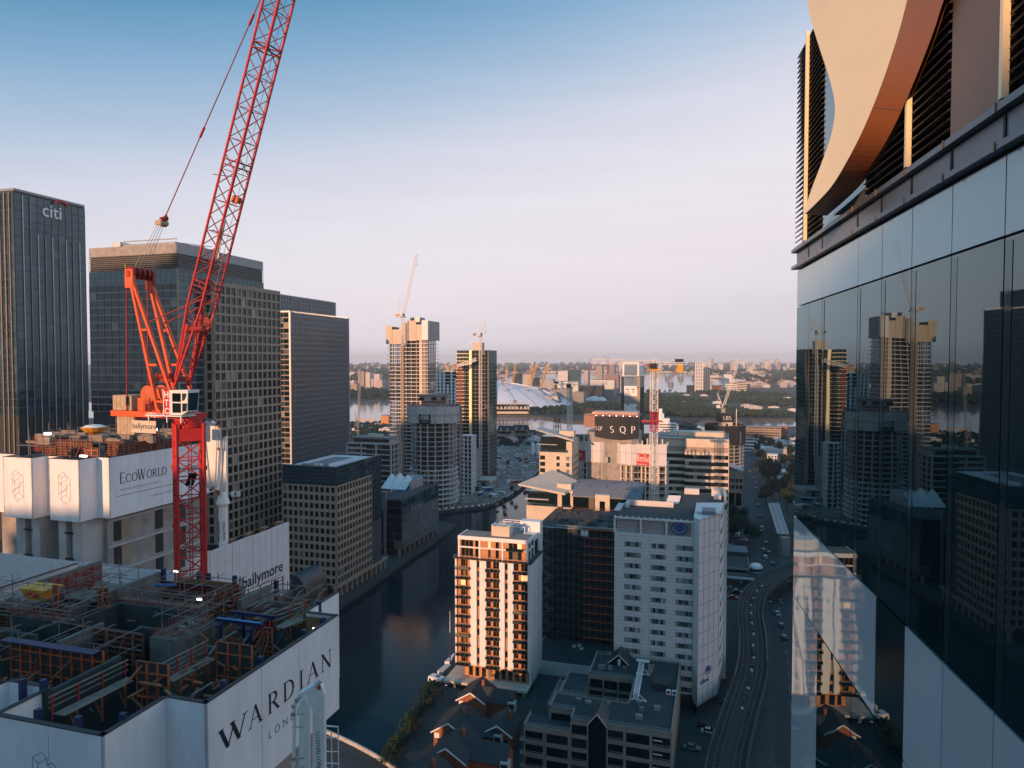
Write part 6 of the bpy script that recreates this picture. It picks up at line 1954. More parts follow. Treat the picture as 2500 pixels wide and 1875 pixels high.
# ================================================================== pink apartment tower
R_, Lb, La, zt = site('apartment_tower', 'apartment tower with white strips and stacked balconies glowing pink', 'tower', 1293, 1378, 217, 1111, 1322)
z5 = zat(R_, 1642)
part(R_, 'wall', 'clad_o', (-Lb + .6, -.25, .6, La - .25, z5, zt - .1))
part(R_, 'side_wall', 'white', (-.25, .25, .3, La, z5 - 4, zt))
part(R_, 'rear_wall', 'white', (-Lb, 0, La - .2, La + .3, z5, zt))
part(R_, 'side_wall', 'white', (-Lb, -Lb + .6, .3, La - .2, z5, zt))
for i in (1, 2):
    part(R_, 'panel_joint', 'dark', (.25, .262, La * i / 3 - .05, La * i / 3 + .05, z5, zt))
fx = lambda u: -Lb + Lb * u
U = [('white_strip', 0, .022), ('white_strip', .205, .295), ('white_strip', .335, .425), ('white_strip', .60, .672), ('white_strip', .714, .79), ('white_strip', .975, 1.01)]
for nm, u0, u1 in U:
    part(R_, nm, 'white', (fx(u0), fx(u1), -.1, .7, z5, zt))
fh = (zt - z5) / 11
po = Panes(R_); pl = Panes(R_)
rnd = random.Random(3)
for i in range(11):
    z = zt - (i + 1) * fh
    for (u0, u1) in ((.025, .20), (.43, .595), (.795, .972)):
        w_ = fx(u1) - fx(u0)
        for k, (a, c) in enumerate(((.02, .30), (.50, .98)) if u0 > .1 else ((.28, .62), (.66, .78))):
            lit_ = rnd.random() < .09 and i < 5
            for s in ((0, .48), (.52, 1)):
                (pl if lit_ else po).add('F', fx(u0) + w_ * (a + (c - a) * (s[0] + s[1]) / 2), z + fh * .56, w_ * (c - a) * .46, fh * .68, .55, 'lit' if lit_ else 'win_dark')
        # balcony: tray, glazed front, rail
        t = MB().box(fx(u0) - .15, fx(u1) + .15, -1.35, .6, z - .12, z + .08).build('balcony', 'dark', R_)
        MB().box(fx(u0) - .1, fx(u1) + .1, -1.33, -1.28, z + .1, z + .78).build('balcony_front', 'win_dark', t)
        MB().box(fx(u0) - .15, fx(u1) + .15, -1.38, -1.24, z + 1.02, z + 1.08).build('balcony_rail', 'steel', t)
        b = MB()
        for k in range(4):
            x = fx(u0) + w_ * k / 3
            b.box(x - .03, x + .03, -1.34, -1.28, z, z + 1.03)
        b.build('balcony_post', 'steel', t)
        part(R_, 'balcony_soffit', 'clad_o', (fx(u0), fx(u1), .3, .6, z - .4, z - .12))
        if rnd.random() < .35:
            x = fx(u0) + w_ * rnd.uniform(.15, .85)
            MB().box(x - .2, x + .2, -1.1, -.7, z + .09, z + rnd.uniform(.5, 1.0)).build('balcony_plant', 'leaf' if rnd.random() < .6 else 'white', R_)
    for u in (.315, .693):
        (pl if rnd.random() < .05 else po).add('F', fx(u), z + fh * .5, Lb * .03, fh * .62, .5, 'win')
po.done(); pl.done('lit_window')
# set-back top storeys
zt2 = zat(R_, 1322, -.6, 1.5)
x0, x1, y0, y1 = -Lb + .9, -1.1, 1.2, La * .62
part(R_, 'terrace', 'dark', (-Lb - .6, .6, -.6, La + .3, zt, zt + .25))
b = MB()
for i in range(15):
    x = -Lb + Lb * i / 14
    b.box(x - .03, x + .03, -.55, -.49, zt + .25, zt + 1.3)
b.box(-Lb - .5, .5, -.56, -.48, zt + 1.25, zt + 1.31); b.box(.42, .5, -.5, La, zt + 1.25, zt + 1.31)
b.build('terrace_rail', 'steel', R_)
part(R_, 'upper_wall', 'clad_o', (x0 + .2, x1 - .2, y0 + .2, y1, zt + .25, zt2 - .4))
fm = MB(); zm = (zt + .3 + zt2) / 2
for u in (0, .31, .645, 1):
    x = x0 + (x1 - x0) * u; fm.box(x - .28, x + .28, y0 - .12, y0 + .4, zt + .25, zt2 - .8)
fm.box(x0 - .28, x1 + .28, y0 - .09, y0 + .4, zm - .22, zm + .22)
fm.box(x1 - .2, x1 + .24, y0 + .4, y1, zm - .2, zm + .2)
for k in (1, 2):
    fm.box(x1 - .2, x1 + .25, y0 + (y1 - y0) * k / 2 - .2, y0 + (y1 - y0) * k / 2 + .2, zt + .25, zt2 - .8)
fm.build('white_frame', 'white', R_)
part(R_, 'cornice', 'white', (x0 - .3, x1 + .3, y0 - .3, y1 + .2, zt2 - .8, zt2 + .0))
part(R_, 'parapet', 'white', (x0 - .3, x1 + .3, y0 - .3, y0, zt2, zt2 + .4), (x0 - .3, x0, y0, y1 + .2, zt2, zt2 + .4), (x1, x1 + .3, y0, y1 + .2, zt2, zt2 + .4))
part(R_, 'roof', 'stone_d', (x0, x1, y0, y1 + .2, zt2, zt2 + .1))
po = Panes(R_); pl = Panes(R_)
for r, zz0, zz1 in ((0, zt + .5, zm - .3), (1, zm + .3, zt2 - 1.0)):
    for (u0, u1) in ((.03, .21), (.24, .29), (.43, .47), (.54, .59), (.73, .92)):
        for s in range(3 if u1 - u0 > .1 else 1):
            n_ = 3 if u1 - u0 > .1 else 1
            ww = (u1 - u0) * (x1 - x0) / n_
            l_ = (r == 1 and u0 in (.43, .73) and s == n_ - 1)
            (pl if l_ else po).add('F', x0 + (x1 - x0) * u0 + ww * (s + .5), (zz0 + zz1) / 2, ww * .9, zz1 - zz0, y0 + .16, 'lit' if l_ else 'win_dark')
    for k in range(2):
        for s in range(2):
            po.add('R', y0 + .5 + (y1 - y0) * (k * .5 + s * .24 + .13), (zz0 + zz1) / 2, (y1 - y0) * .2, zz1 - zz0, x1 - .14, 'win_blue')
po.done(); pl.done('lit_window')
MB().box(x0 + (x1 - x0) * .71, x0 + (x1 - x0) * .94, y0 - 1.3, y0 + .2, zm - .05, zm + .12).build('balcony', 'dark', R_)
MB().box(x0 + (x1 - x0) * .71, x0 + (x1 - x0) * .94, y0 - 1.3, y0 - 1.25, zm + .12, zm + 1.0).build('balcony_front', 'win_dark', R_)
xc = (x0 + x1) / 2
part(R_, 'lift_overrun', 'cream', (xc - 1.5, xc + 4.6, y0 + 3.4, y0 + 7.6, zt2 + .1, zt2 + 3.3))
part(R_, 'lift_overrun', 'white', (xc - 1.5, xc - 1.2, y0 + 3.5, y0 + 7.6, zt2 + 3.3, zt2 + 3.7), (xc + 4.3, xc + 4.6, y0 + 3.5, y0 + 7.6, zt2 + 3.3, zt2 + 3.7))
# lower-rise rear wing with white frames
part(R_, 'rear_wing', 'white', (-Lb * .62, -1.2, La * .66, La * 1.3, zt - 8, zt2 - .4))
part(R_, 'rear_wing', 'white', (-Lb * .3, -.6, La * 1.02, La * 1.25, zt - 8, zt2 + 3.0))
part(R_, 'rear_roof', 'roof_g', (-Lb * .6, -Lb * .22, La * .7, La * 1.45, zt2 - .39, zt2 - .3))
part(R_, 'window_band', 'win_dark', (-1.25, -1.12, La * .72, La * .98, zt - 3, zt2 - 2.2))
b = MB()
for y in (La * .8, La * 1.0, La * 1.2, La * 1.4):
    b.bar((-Lb * .6, y, zt2 + 1.7), (-Lb * .2, y, zt2 + 1.7), .22)
b.bar((-Lb * .6, La * .8, zt2 + 1.7), (-Lb * .6, La * 1.4, zt2 + 1.7), .22).bar((-Lb * .2, La * .8, zt2 + 1.7), (-Lb * .2, La * 1.4, zt2 + 1.7), .22)
for y in (La * .8, La * 1.4):
    for x in (-Lb * .6, -Lb * .2):
        b.bar((x, y, zt2 - .4), (x, y, zt2 + 1.7), .22)
b.build('pergola', 'white', R_)
# podium
part(R_, 'podium_wall', 'clad_o', (-Lb + 3, -.6, .8, La, z5 - 4.2, z5 - .02))
po = Panes(R_)
for k in range(9):
    po.add('F', -Lb + 4 + (Lb - 5) * (k + .5) / 9, z5 - 2.2, 1.3, 3.0, .74, 'win_dark')
po.done()
part(R_, 'podium_slab', 'cream', (-Lb - 2.5, .3, -4.2, La, z5 - 4.9, z5 - 4.2))
for k in range(4):
    part(R_, 'column', 'conc_l', (-Lb + 1 + k * (Lb - 2) / 3 - .35, -Lb + 1 + k * (Lb - 2) / 3 + .35, -3.6, -2.9, 0, z5 - 4.9))
part(R_, 'undercroft', 'dark', (-Lb, -.5, 2, La, 0, z5 - 4.91))
b = MB()
for i in range(22):
    x = -Lb - 2.2 + (Lb + 2) * i / 21
    b.box(x - .025, x + .025, -4.1, -4.05, z5 - 4.2, z5 - 3.1)
b.box(-Lb - 2.3, .2, -4.12, -4.04, z5 - 3.15, z5 - 3.08)
b.build('terrace_rail', 'steel', R_)
APT = R_

# ---------------------------------------------------------------- linked low wing with roof lights
R_, Lb, La, zt = site('low_wing', 'low pale brick link building with dark roof and skylights', 'building', 1528, 1642, 222, 1293, None, La=26)
part(R_, 'wall', 'hotel', (-Lb, 0, 0, La, 0, zt))
part(R_, 'roof', 'roof', (-Lb + .3, -.3, .35, La, zt, zt + .06))
part(R_, 'parapet', 'hotel', (-Lb, 0, 0, .3, zt, zt + .4))
part(R_, 'rear_wall', 'cream', (-Lb + 6, 0, La - 2.4, La - 1.6, zt, zt + 2.2))
po = Panes(R_)
for r in range(3):
    for k in range(3):
        po.add('F', -Lb * .56 + k * Lb * .13, zt - 4.6 - r * 4.2, Lb * .11, 2.1, -.03, 'win')
po.done()
for (u, v) in ((.62, .55), (.57, .6), (.53, .5), (.22, .42)):
    t = MB().box(-Lb * u - .6, -Lb * u + .6, La * v, La * v + 1.2, zt + .06, zt + .7).build('skylight', 'white', R_)
    MB().box(-Lb * u - .5, -Lb * u + .5, La * v + .1, La * v + 1.1, zt + .7, zt + .9).build('skylight_dome', 'alu', t)

# ---------------------------------------------------------------- scaffolded building
R_, Lb, La, zt = site('scaffolded_building', 'dark half-stripped building wrapped in scaffold tubes', 'building', 1535, 1298, 243, 1318, None, La=30)
part(R_, 'wall', 'conc_d', (-Lb, 0, .8, La, 0, zt - .4))
nl = 15; lh = zt / nl
for i in range(1, nl + 1):
    z = zt - (i - 1) * lh
    part(R_, 'floor_edge', 'conc_d', (-Lb - .2, .2, .3, 1.2, z - .5, z - .1))
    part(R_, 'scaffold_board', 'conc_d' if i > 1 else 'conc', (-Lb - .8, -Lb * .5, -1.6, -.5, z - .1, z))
    part(R_, 'scaffold_board', 'orange', (-Lb * .5 + .01, .3, -1.6, -.5, z - .1, z))  # evening sun on the right half painted in as orange boards
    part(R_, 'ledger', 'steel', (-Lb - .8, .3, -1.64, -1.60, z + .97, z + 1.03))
    part(R_, 'toe_board', 'orange', (-Lb * .5, .3, -1.66, -1.61, z, z + .22))  # same sunlit strip, painted orange
ns = 17
for k in range(ns + 1):
    x = -Lb - .7 + (Lb + .9) * k / ns
    part(R_, 'standard', 'orange' if k in (11, 12) else 'steel', (x - .035, x + .035, -1.72, -1.65, 0, zt + 1.3))  # two poles painted orange as if sunlit
b = MB()
for k in (0, 1):
    for i in range(nl):
        x0_, x1_ = -Lb - .7 + k * 1.5, -Lb + 4.0 + k * 1.5
        if i % 2:
            x0_, x1_ = x1_, x0_
        b.bar((x0_, -1.75, zt - (i + 1) * lh), (x1_, -1.75, zt - i * lh), .09)
b.build('scaffold_brace', 'galv', R_)
for k in range(8):
    x = -Lb + (Lb - .5) * k / 7
    part(R_, 'column', 'conc_d', (x, x + .5, -.25, .9, 0, zt - .5))
part(R_, 'roof_deck', 'conc_d', (-Lb - .8, .5, -.4, La, zt - .4, zt + .1))
part(R_, 'roof_deck', 'timber', (-Lb + 6, -4, .2, 2.6, zt + .1, zt + .3))
b = MB(); rnd = random.Random(9)
for i in range(60):
    x, y = rnd.uniform(-Lb, -1), rnd.uniform(2, La - 1); b.box(x, x + rnd.uniform(.5, 3), y, y + rnd.uniform(.3, 1.4), zt + .1, zt + rnd.uniform(.25, 1.0))
b.build('roof_rubble', 'conc_d', R_, stuff=True)
b = MB()
for i in range(34):
    x, y = rnd.uniform(-Lb, 0), rnd.uniform(8, La); b.bar((x, y, zt), (x, y, zt + rnd.uniform(.8, 1.8)), .07)
for y in (La - 1, La - 4):
    b.bar((-Lb, y, zt + 1.1), (0, y, zt + 1.1), .07)
b.build('roof_scaffold', 'rust', R_, stuff=True)
part(R_, 'site_cabin', 'white', (-Lb * .52, -Lb * .44, -1.5, -.6, zt - 2.4, zt - .4))

# ---------------------------------------------------------------- hotel
R_, Lb, La, zt = site('hotel', 'pale panelled hotel slab with ribbon windows and blue emblem', 'hotel', 1693, 1312, 206, 1500, None, La=18)
part(R_, 'wall', 'hotel', (-Lb, 0, 0, La, 4.5, zt))
part(R_, 'base_wall', 'dark', (-Lb + .5, -.5, .5, La, 0, 4.5))
rows = 14; fh = (zt - 6.0) / rows
po = Panes(R_)
cols = [(.13, .345), (.47, .665), (.785, 1.0)]
for r in range(rows):
    z = zt - 2.1 - fh * (r + .5) + .35
    for (u0, u1) in cols:
        xa, xb_ = -Lb + Lb * u0, -Lb + Lb * u1
        part(R_, 'window_surround', 'hotel_d', (xa, xb_ - .02, -.03, .05, z - .75, z + .75))
        w_ = xb_ - xa
        for k in range(4):
            po.add('F', xa + w_ * (.24 + .17 * k) if u1 < .99 else xa + w_ * (.27 + .19 * k), z, w_ * .155, 1.3, -.045, 'win_hotel', .06)
po.done()
b = MB()
for r in range(rows * 3 + 3):
    z = zt - .9 - r * fh / 3
    b.box(-Lb, 0, -.006, 0, z - .03, z + .03)
for u in (.1, .4, .55, .73):
    b.box(-Lb * u - .03, -Lb * u + .03, -.008, 0, 5, zt)
b.build('panel_joints', 'hotel_d', R_, stuff=True)
# attic with frame and roof
za = zt + 4.2
part(R_, 'attic_wall', 'hotel_d', (-Lb + .6, -.4, 1.2, La, zt, za - .2))
b = MB()
for r in range(8):
    b.box(-Lb + .6, -.4, 1.16, 1.2, zt + .4 + r * .45, zt + .5 + r * .45)
b.build('attic_slats', 'hotel', R_, stuff=True)
for u in (0, .335, .66, 1.0):
    part(R_, 'attic_post', 'hotel', (-Lb * u - .3 if u else -.6, -Lb * u + .3 if u else 0, .2, 1.1, zt, za))
part(R_, 'attic_beam', 'hotel', (-Lb - .2, .1, .1, .8, za, za + .5))
b = MB()
for i in range(14):
    x = -Lb + Lb * i / 13
    b.box(x - .12, x + .12, .0, 1.6, za + .5, za + .7)
b.build('attic_bracket', 'hotel', R_)
part(R_, 'roof', 'roof', (-Lb, .2, 1.0, La + 6, za - .2, za + .2))
part(R_, 'roof', 'roof', (-Lb * .28, Lb * .42, La + 6, La + 30, za - .2, za + .25))
part(R_, 'rear_wing', 'hotel', (-Lb * .28, Lb * .42, La + 6, La + 30, 0, za - .21))
part(R_, 'roof_upstand', 'hotel', (-Lb * .95, -Lb * .3, La + 2, La + 2.5, za + .2, za + 2.0), (-Lb * .95, -Lb * .9, La - 2, La + 2, za + .2, za + 1.6))
for i in range(9):
    part(R_, 'roof_slat', 'white', (-Lb * .42, -Lb * .24, La + 8 + i * 1.6, La + 8.7 + i * 1.6, za + .3, za + .6))
    if i < 6:
        part(R_, 'roof_slat', 'white', (-Lb - 1.6, -Lb + .4, La - 8 + i * 2, La - 7.2 + i * 2, za + .3, za + .6))
part(R_, 'roof_plant', 'hotel', (-Lb * .2, Lb * .02, La + 27, La + 29, za + .2, za + 2.2), (Lb * .2, Lb * .4, La + 26, La + 26.5, za + .2, za + 3), (Lb * .38, Lb * .41, La + 12, La + 26, za + .2, za + 2.6))
part(R_, 'roof_unit', 'white', (Lb * .24, Lb * .34, La + 20, La + 23, za + .2, za + 1.6))
# blue round emblem on the attic
def roundel(root, c, r, u, n, s):
    c, r, u, n = Vector(c), Vector(r), Vector(u), Vector(n)
    b = MB(); k = 28
    for i in range(k):
        t0, t1 = 2 * math.pi * i / k, 2 * math.pi * (i + 1) / k
        p0, p1 = c + r * math.cos(t0) * s * 1.35 + u * math.sin(t0) * s, c + r * math.cos(t1) * s * 1.35 + u * math.sin(t1) * s
        b.bar(p0, p1, .2 * s, .1, up=n)
    b.build('emblem_ring', 'blue_e', root)
    b = MB(); pts = [(math.cos(2 * math.pi * i / 20) * s * .78, math.sin(2 * math.pi * i / 20) * s * .62 + .12 * s) for i in range(20)]
    f0 = [c + r * x + u * y + n * .03 for x, y in pts]; f1 = [c + r * x + u * y - n * .03 for x, y in pts]
    b.face(f0); b.face(list(reversed(f1)))
    b.build('emblem_disc', 'blue_e', root)
roundel(R_, (-Lb * .175, .0, zt + 2.3), (1, 0, 0), (0, 0, 1), (0, -1, 0), 1.75)
# angled corner tower
K = [tolocal(R_, P(px_, 1262, Yd)) for px_, Yd in ((1694, 205.5), (1706, 202), (1757, 210), (1768, 226), (1700, 226))]
zk = tolocal(R_, P(1706, 1268, 202)).z
kp = [(k.x, k.y) for k in K]
MB().prism(kp, 3.0, zk).build('corner_tower', 'hotel', R_)
MB().prism([(x * .96, y * .985 + .3) for x, y in kp], 0, 3.0).build('base_wall', 'dark', R_)
a_, c_ = Vector((*kp[1], 0)), Vector((*kp[2], 0)); dv = (c_ - a_).normalized(); nv = Vector((dv.y, -dv.x, 0)); Lk = (c_ - a_).length
b = MB()
for i in range(14):
    z = 3.5 + (zk - 4) * i / 13
    b.bar(a_ + nv * .01 + Vector((0, 0, z)), c_ + nv * .01 + Vector((0, 0, z)), .03, .09)
for i in range(5):
    p = a_ + dv * (Lk * (i + .02) / 4.05) + nv * .012
    b.bar(p + Vector((0, 0, 3)), p + Vector((0, 0, zk)), .10, .03)
l_, m_ = Vector((*kp[0], 0)), Vector((*kp[1], 0))
b.build('panel_joints', 'dark', R_)
part(R_, 'tower_parapet', 'hotel', (min(x for x, y in kp) + .6, max(x for x, y in kp) - .8, 4.5, 5.0, zk, zk + .5))
part(R_, 'tower_plant', 'roof_g', (kp[1][0] + .8, kp[2][0] - 1.2, 3.0, 9.0, zk + .01, zk + 1.1))
em = a_ + dv * Lk * .5 + nv * .12
roundel(R_, (em.x, em.y, zat(R_, 1635, em.x, em.y)), dv, (0, 0, 1), nv, 1.15)
text('Hilton', 1.9, 'blue_e', R_, a_ + dv * Lk * .12 + nv * .03 + Vector((0, 0, zat(R_, 1662, em.x, em.y))), dv, (0, 0, 1), ext=.05, off=.03)
b = MB()
for i in range(12):
    z = 6 + (zk - 8) * i / 11
    q_ = Vector((*kp[2], 0)).lerp(Vector((*kp[3], 0)), .25); q2_ = Vector((*kp[2], 0)).lerp(Vector((*kp[3], 0)), .8)
    b.bar(q_ + Vector((.05, 0, z)), q2_ + Vector((.05, 0, z)), .1, 1.5)
b.build('side_window', 'win', R_)
HOT = R_

# ================================================================== terraced flat-roofed office (foreground right)
ZR = 15.0
OF = thing('terraced_office', 'stepped grey stone office with dark flat roof and white rails', 'office', (*G(1639, 1781, ZR).xy, 0), -TH)
def ol(px, py, z=ZR):
    v = tolocal(OF, G(px, py, z)); return (v.x, v.y)
roofp = [ol(*p) for p in [(1639, 1781), (1664, 1614), (1455, 1594), (1439, 1639), (1550, 1650), (1534, 1710), (1357, 1687), (1339, 1720), (1400, 1727), (1391, 1752)]]
# squared-up plan from the measured corners
A, B, C, D, E2, F2, G2, H2, I2, J2 = roofp
xr_ = (A[0] + B[0]) / 2
fy = (A[1] + J2[1]) / 2
plan = [(xr_, fy), (xr_, B[1]), (C[0], B[1]), (C[0], D[1]), (E2[0], D[1]), (E2[0], F2[1]), (G2[0], F2[1]), (G2[0], I2[1]), (J2[0], I2[1]), (J2[0], fy)]
ZF = ZR - .9
MB().prism(plan, 0, ZF).build('wall', 'stone_d', OF)
cx_ = sum(p[0] for p in plan) / len(plan); cy_ = sum(p[1] for p in plan) / len(plan)
MB().prism(plan, ZF + .004, ZF + .05).build('roof', 'roof', OF)
def edge_rail(pts, z, root, close=True, m='galv'):
    n = len(pts)
    for i in range(n if close else n - 1):
        p, q = Vector((*pts[i], 0)), Vector((*pts[(i + 1) % n], 0)); d = (q - p); L = d.length; d.normalize(); nn = Vector((-d.y, d.x, 0)) * .18
        b = MB(); b.bar(p + nn + Vector((0, 0, z + .2)), q + nn + Vector((0, 0, z + .2)), .36, .42)
        b.build('parapet', 'stone_d', root)
        g = MB(); k = max(1, round(L / 1.5))
        for j in range(k + 1):
            c = p.lerp(q, j / k) + nn
            g.bar(c + Vector((0, 0, z + .4)), c + Vector((0, 0, z + 1.2)), .05)
        for h in (.8, 1.18):
            g.bar(p + nn + Vector((0, 0, z + h)), q + nn + Vector((0, 0, z + h)), .05)
        g.build('guard_rail', m, root)
edge_rail(plan, ZF, OF)
# lower terraces on the left
tz = ZR - 4.0
T1 = [ol(*p, tz) for p in [(1388, 1786), (1281, 1769), (1293, 1743), (1380, 1752)]]
tx0, tx1 = T1[1][0], J2[0] - .02
ty0, ty1 = fy - .8, I2[1] + 1
MB().box(tx0, tx1, ty0, ty1, 0, tz).build('terrace_block', 'stone_d', OF)
MB().box(tx0 + .3, tx1, ty0 + .3, ty1, tz + .004, tz + .04).build('terrace_roof', 'roof', OF)
edge_rail([(tx1, ty0), (tx0, ty0), (tx0, ty1)][::-1], tz, OF, False)
T2 = [ol(*p, tz) for p in [(1380, 1668), (1398, 1634), (1440, 1640), (1438, 1672)]]
ux0, ux1, uy0, uy1 = T2[0][0], C[0] - .02, F2[1] + 5.5, D[1] + 5
MB().box(ux0, ux1, uy0, uy1, 0, tz + .6).build('terrace_block', 'stone_d', OF)
MB().box(ux0 + .3, ux1, uy0 + .3, uy1, tz + .604, tz + .64).build('terrace_roof', 'roof', OF)
edge_rail([(ux1, uy0), (ux0, uy0), (ux0, uy1)][::-1], tz + .6, OF, False)
MB().box(ux0 - 3, ux0 - .02, uy0 - 2, uy1 + 1, 0, tz - 2.6).build('terrace_block', 'stone_d', OF)
edge_rail([(ux0 - .05, uy0 - 2), (ux0 - 3, uy0 - 2), (ux0 - 3, uy1 + 1)][::-1], tz - 2.6, OF, False)
# recessed dark openings: front, courtyard faces and terraces
po = Panes(OF); fr = MB()
nb = 5; fl = 3.45
W0 = J2[0]; WL = xr_ - W0
bays = [(.0, .185), (.185, .365), (.365, .545), (.545, .80), (.80, 1.0)]
for r in range(4):
    zc = ZF - 1.15 - r * fl - 1.15
    for i, (u0, u1) in enumerate(bays):
        if i == 1:
            continue
        a, c = W0 + WL * u0 + .35, W0 + WL * u1 - .35
        po.add('F', (a + c) / 2, zc, c - a, 2.3, fy - .03, 'win_dark', .1)
        fr.box(a - .35, a, fy - .32, fy, ZF - 1.0 - r * fl - fl, ZF - .6 - r * fl)
        fr.box(c, c + .35, fy - .32, fy, ZF - 1.0 - r * fl - fl, ZF - .6 - r * fl)
        fr.box(a, c, fy - .28, fy, ZF - .98 - r * fl - .02, ZF - .5 - r * fl); fr.box(a, c, fy - .28, fy, zc - 1.15 - .55, zc - 1.15)
        if i in (2, 4) or (i == 0 and r > 1):
            g = MB()
            for h in (.35, .75):
                g.bar((a, fy - .5, zc - 1.15 + h), (c, fy - .5, zc - 1.15 + h), .05)
            for k in range(6):
                x = a + (c - a) * k / 5; g.bar((x, fy - .5, zc - 1.15), (x, fy - .5, zc - .35), .05)
            g.build('balcony_rail', 'galv', OF)
        if i == 4:
            MB().box(a + .2, a + (c - a) * .55, fy - .12, fy - .08, zc + .2, zc + .45).build('lit_tube', 'white', OF)
    xa_, xb_ = tx0 + .4, tx1 - .4
    if r < 3:
        for (a, c) in ((xa_, xa_ + (xb_ - xa_) * .42), (xa_ + (xb_ - xa_) * .5, xb_)):
            zc2 = tz - 1.0 - r * fl - 1.1
            po.add('F', (a + c) / 2, zc2, c - a, 2.2, ty0 - .03, 'win_dark', .1)
            fr.box(a - .3, a, ty0 - .3, ty0, zc2 - 1.6, zc2 + 1.4); fr.box(c, c + .3, ty0 - .3, ty0, zc2 - 1.6, zc2 + 1.4)
        g = MB()
        for h in (.35, .75):
            g.bar((xa_ - 1.2, ty0 - .5, zc2 - 1.1 + h), (xa_ + (xb_ - xa_) * .42, ty0 - .5, zc2 - 1.1 + h), .05)
        for k in range(6):
            x = xa_ - 1.2 + ((xb_ - xa_) * .42 + 1.2) * k / 5; g.bar((x, ty0 - .5, zc2 - 1.1), (x, ty0 - .5, zc2 - .3), .05)
        g.build('balcony_rail', 'galv', OF)
        MB().box(xa_ - 1.4, xa_ + (xb_ - xa_) * .42, ty0 - .6, ty0, zc2 - 1.5, zc2 - 1.12).build('balcony', 'stone_d', OF)
    # courtyard face
    if r < 3:
        for k in range(3):
            a = C[0] + .5 + (E2[0] - C[0] - .8) * k / 3; c = a + (E2[0] - C[0] - .8) / 3 - .5
            po.add('F', (a + c) / 2, zc, c - a, 2.4, D[1] - .03, 'win_dark', .1)
        po.add('F', (ux0 + ux1) / 2, zc - 2.2, ux1 - ux0 - 1, 2.2, uy0 - .03, 'win_dark', .1)
        po.add('F', (G2[0] + J2[0]) / 2, zc - .3, (J2[0] - G2[0]) - 1, 2.6, I2[1] - .03, 'win_dark', .1)
po.done()
fr.build('stone_frame', 'stone_d', OF, stuff=True)
# glazed gable bays
for gx, gy0, gy1 in ((W0 + WL * .275, fy - .4, fy + 7.5), (C[0] + (xr_ - C[0]) * .30, B[1] - 6.5, B[1] + .3)):
    hw = WL * .088 if gy0 < 5 else 2.9
    zt_ = ZF + (2.6 if gy0 < 5 else 3.2); zl = ZF - .2 if gy0 < 5 else ZF + .6
    b = MB(); zb_ = ZF - 14 if gy0 < 5 else ZF
    b.face([(gx - hw, gy0, zb_), (gx + hw, gy0, zb_), (gx + hw, gy0, zl), (gx, gy0, zt_), (gx - hw, gy0, zl)])
    b.face([(gx - hw, gy1, zb_), (gx - hw, gy1, zl), (gx, gy1, zt_), (gx + hw, gy1, zl), (gx + hw, gy1, zb_)])
    b.build('gable_glazing', 'win_dark', OF)
    for s in (-1, 1):
        MB().hexa([(gx, gy0 - .25, zt_), (gx + s * (hw + .3), gy0 - .25, zl - .25), (gx + s * (hw + .3), gy1, zl - .25), (gx, gy1, zt_), (gx, gy0 - .25, zt_ + .14), (gx + s * (hw + .3), gy0 - .25, zl - .11), (gx + s * (hw + .3), gy1, zl - .11), (gx, gy1, zt_ + .14)]).build('gable_roof', 'cap', OF)
        MB().bar((gx, gy0 - .3, zt_ + .1), (gx + s * (hw + .35), gy0 - .3, zl - .2), .1, .22).build('gable_edge', 'hotel', OF)
        MB().box(gx + s * hw - .06, gx + s * hw + .06, gy0 + .05, gy1 - .05, ZF, zl - .05).build('gable_cheek', 'cap', OF)
    if gy0 > 5:
        MB().box(gx - .2, gx + .6, gy0 - .06, gy0 - .01, ZF + .1, ZF + 2.0).build('gable_door', 'hotel', OF)
# roof plant and lying crane section
rnd = random.Random(12)
units = [ol(*p, ZF) for p in [(1412, 1715), (1436, 1718), (1485, 1722), (1566, 1738), (1560, 1755), (1604, 1734), (1560, 1722), (1466, 1634), (1490, 1636), (1525, 1636), (1588, 1640), (1590, 1630), (1474, 1634), (1585, 1645)]]
for i, (x, y) in enumerate(units):
    s = rnd.uniform(.5, 1.0)
    MB().box(x - s, x + s, y - s * .7, y + s * .7, ZF + .06, ZF + rnd.uniform(.7, 1.4)).build('roof_unit', 'hotel_d' if i % 3 else 'steel', OF)
for dx in (0, 1.5):
    x, y = ol(1632, 1699, ZF)
    MB().box(x - .6 + dx, x + .6 + dx, y - .3, y + .3, ZF + .4, ZF + 1.7).build('condenser', 'hotel', OF)
    MB().tube((x + dx, y - .31, ZF + 1.1), (x + dx, y - .34, ZF + 1.1), .4, n=12).build('condenser_fan', 'dark', OF)
x, y = ol(1615, 1680, ZF); MB().box(x - 2.5, x + 2.2, y - 2, y + 4, ZF + .06, ZF + 2.0).build('plant_room', 'cap', OF)
p0, p1 = ol(1552, 1715, ZF), ol(1567, 1630, ZF)
GN = thing('maintenance_gantry', 'white lattice gantry lying across the dark flat roof', 'gantry', OF.matrix_basis @ Vector((p0[0], p0[1], ZF)) if False else (*G(1552, 1715, ZF).xy, ZF), -TH)
dv2 = Vector((p1[0] - p0[0], p1[1] - p0[1], 0))
b = MB(); lattice(b, (0, 0, 1.6), dv2 + Vector((0, 0, 1.6)), (1, 0, 0), 1.3, 1.4, .12, .08, 1.1); b.build('truss', 'white', GN)
b = MB()
for t in (0.02, .75):
    c = dv2 * t
    b.bar(c + Vector((-1.2, 0, .7)), c + Vector((2.8, -.4, .7)), .22)
    b.bar(c + Vector((.7, 0, 2.2)), c + Vector((2.7, -.4, .75)), .12)
    for x in (-1.1, 2.7):
        b.bar(c + Vector((x, 0, .0)), c + Vector((x, 0, .8)), .2)
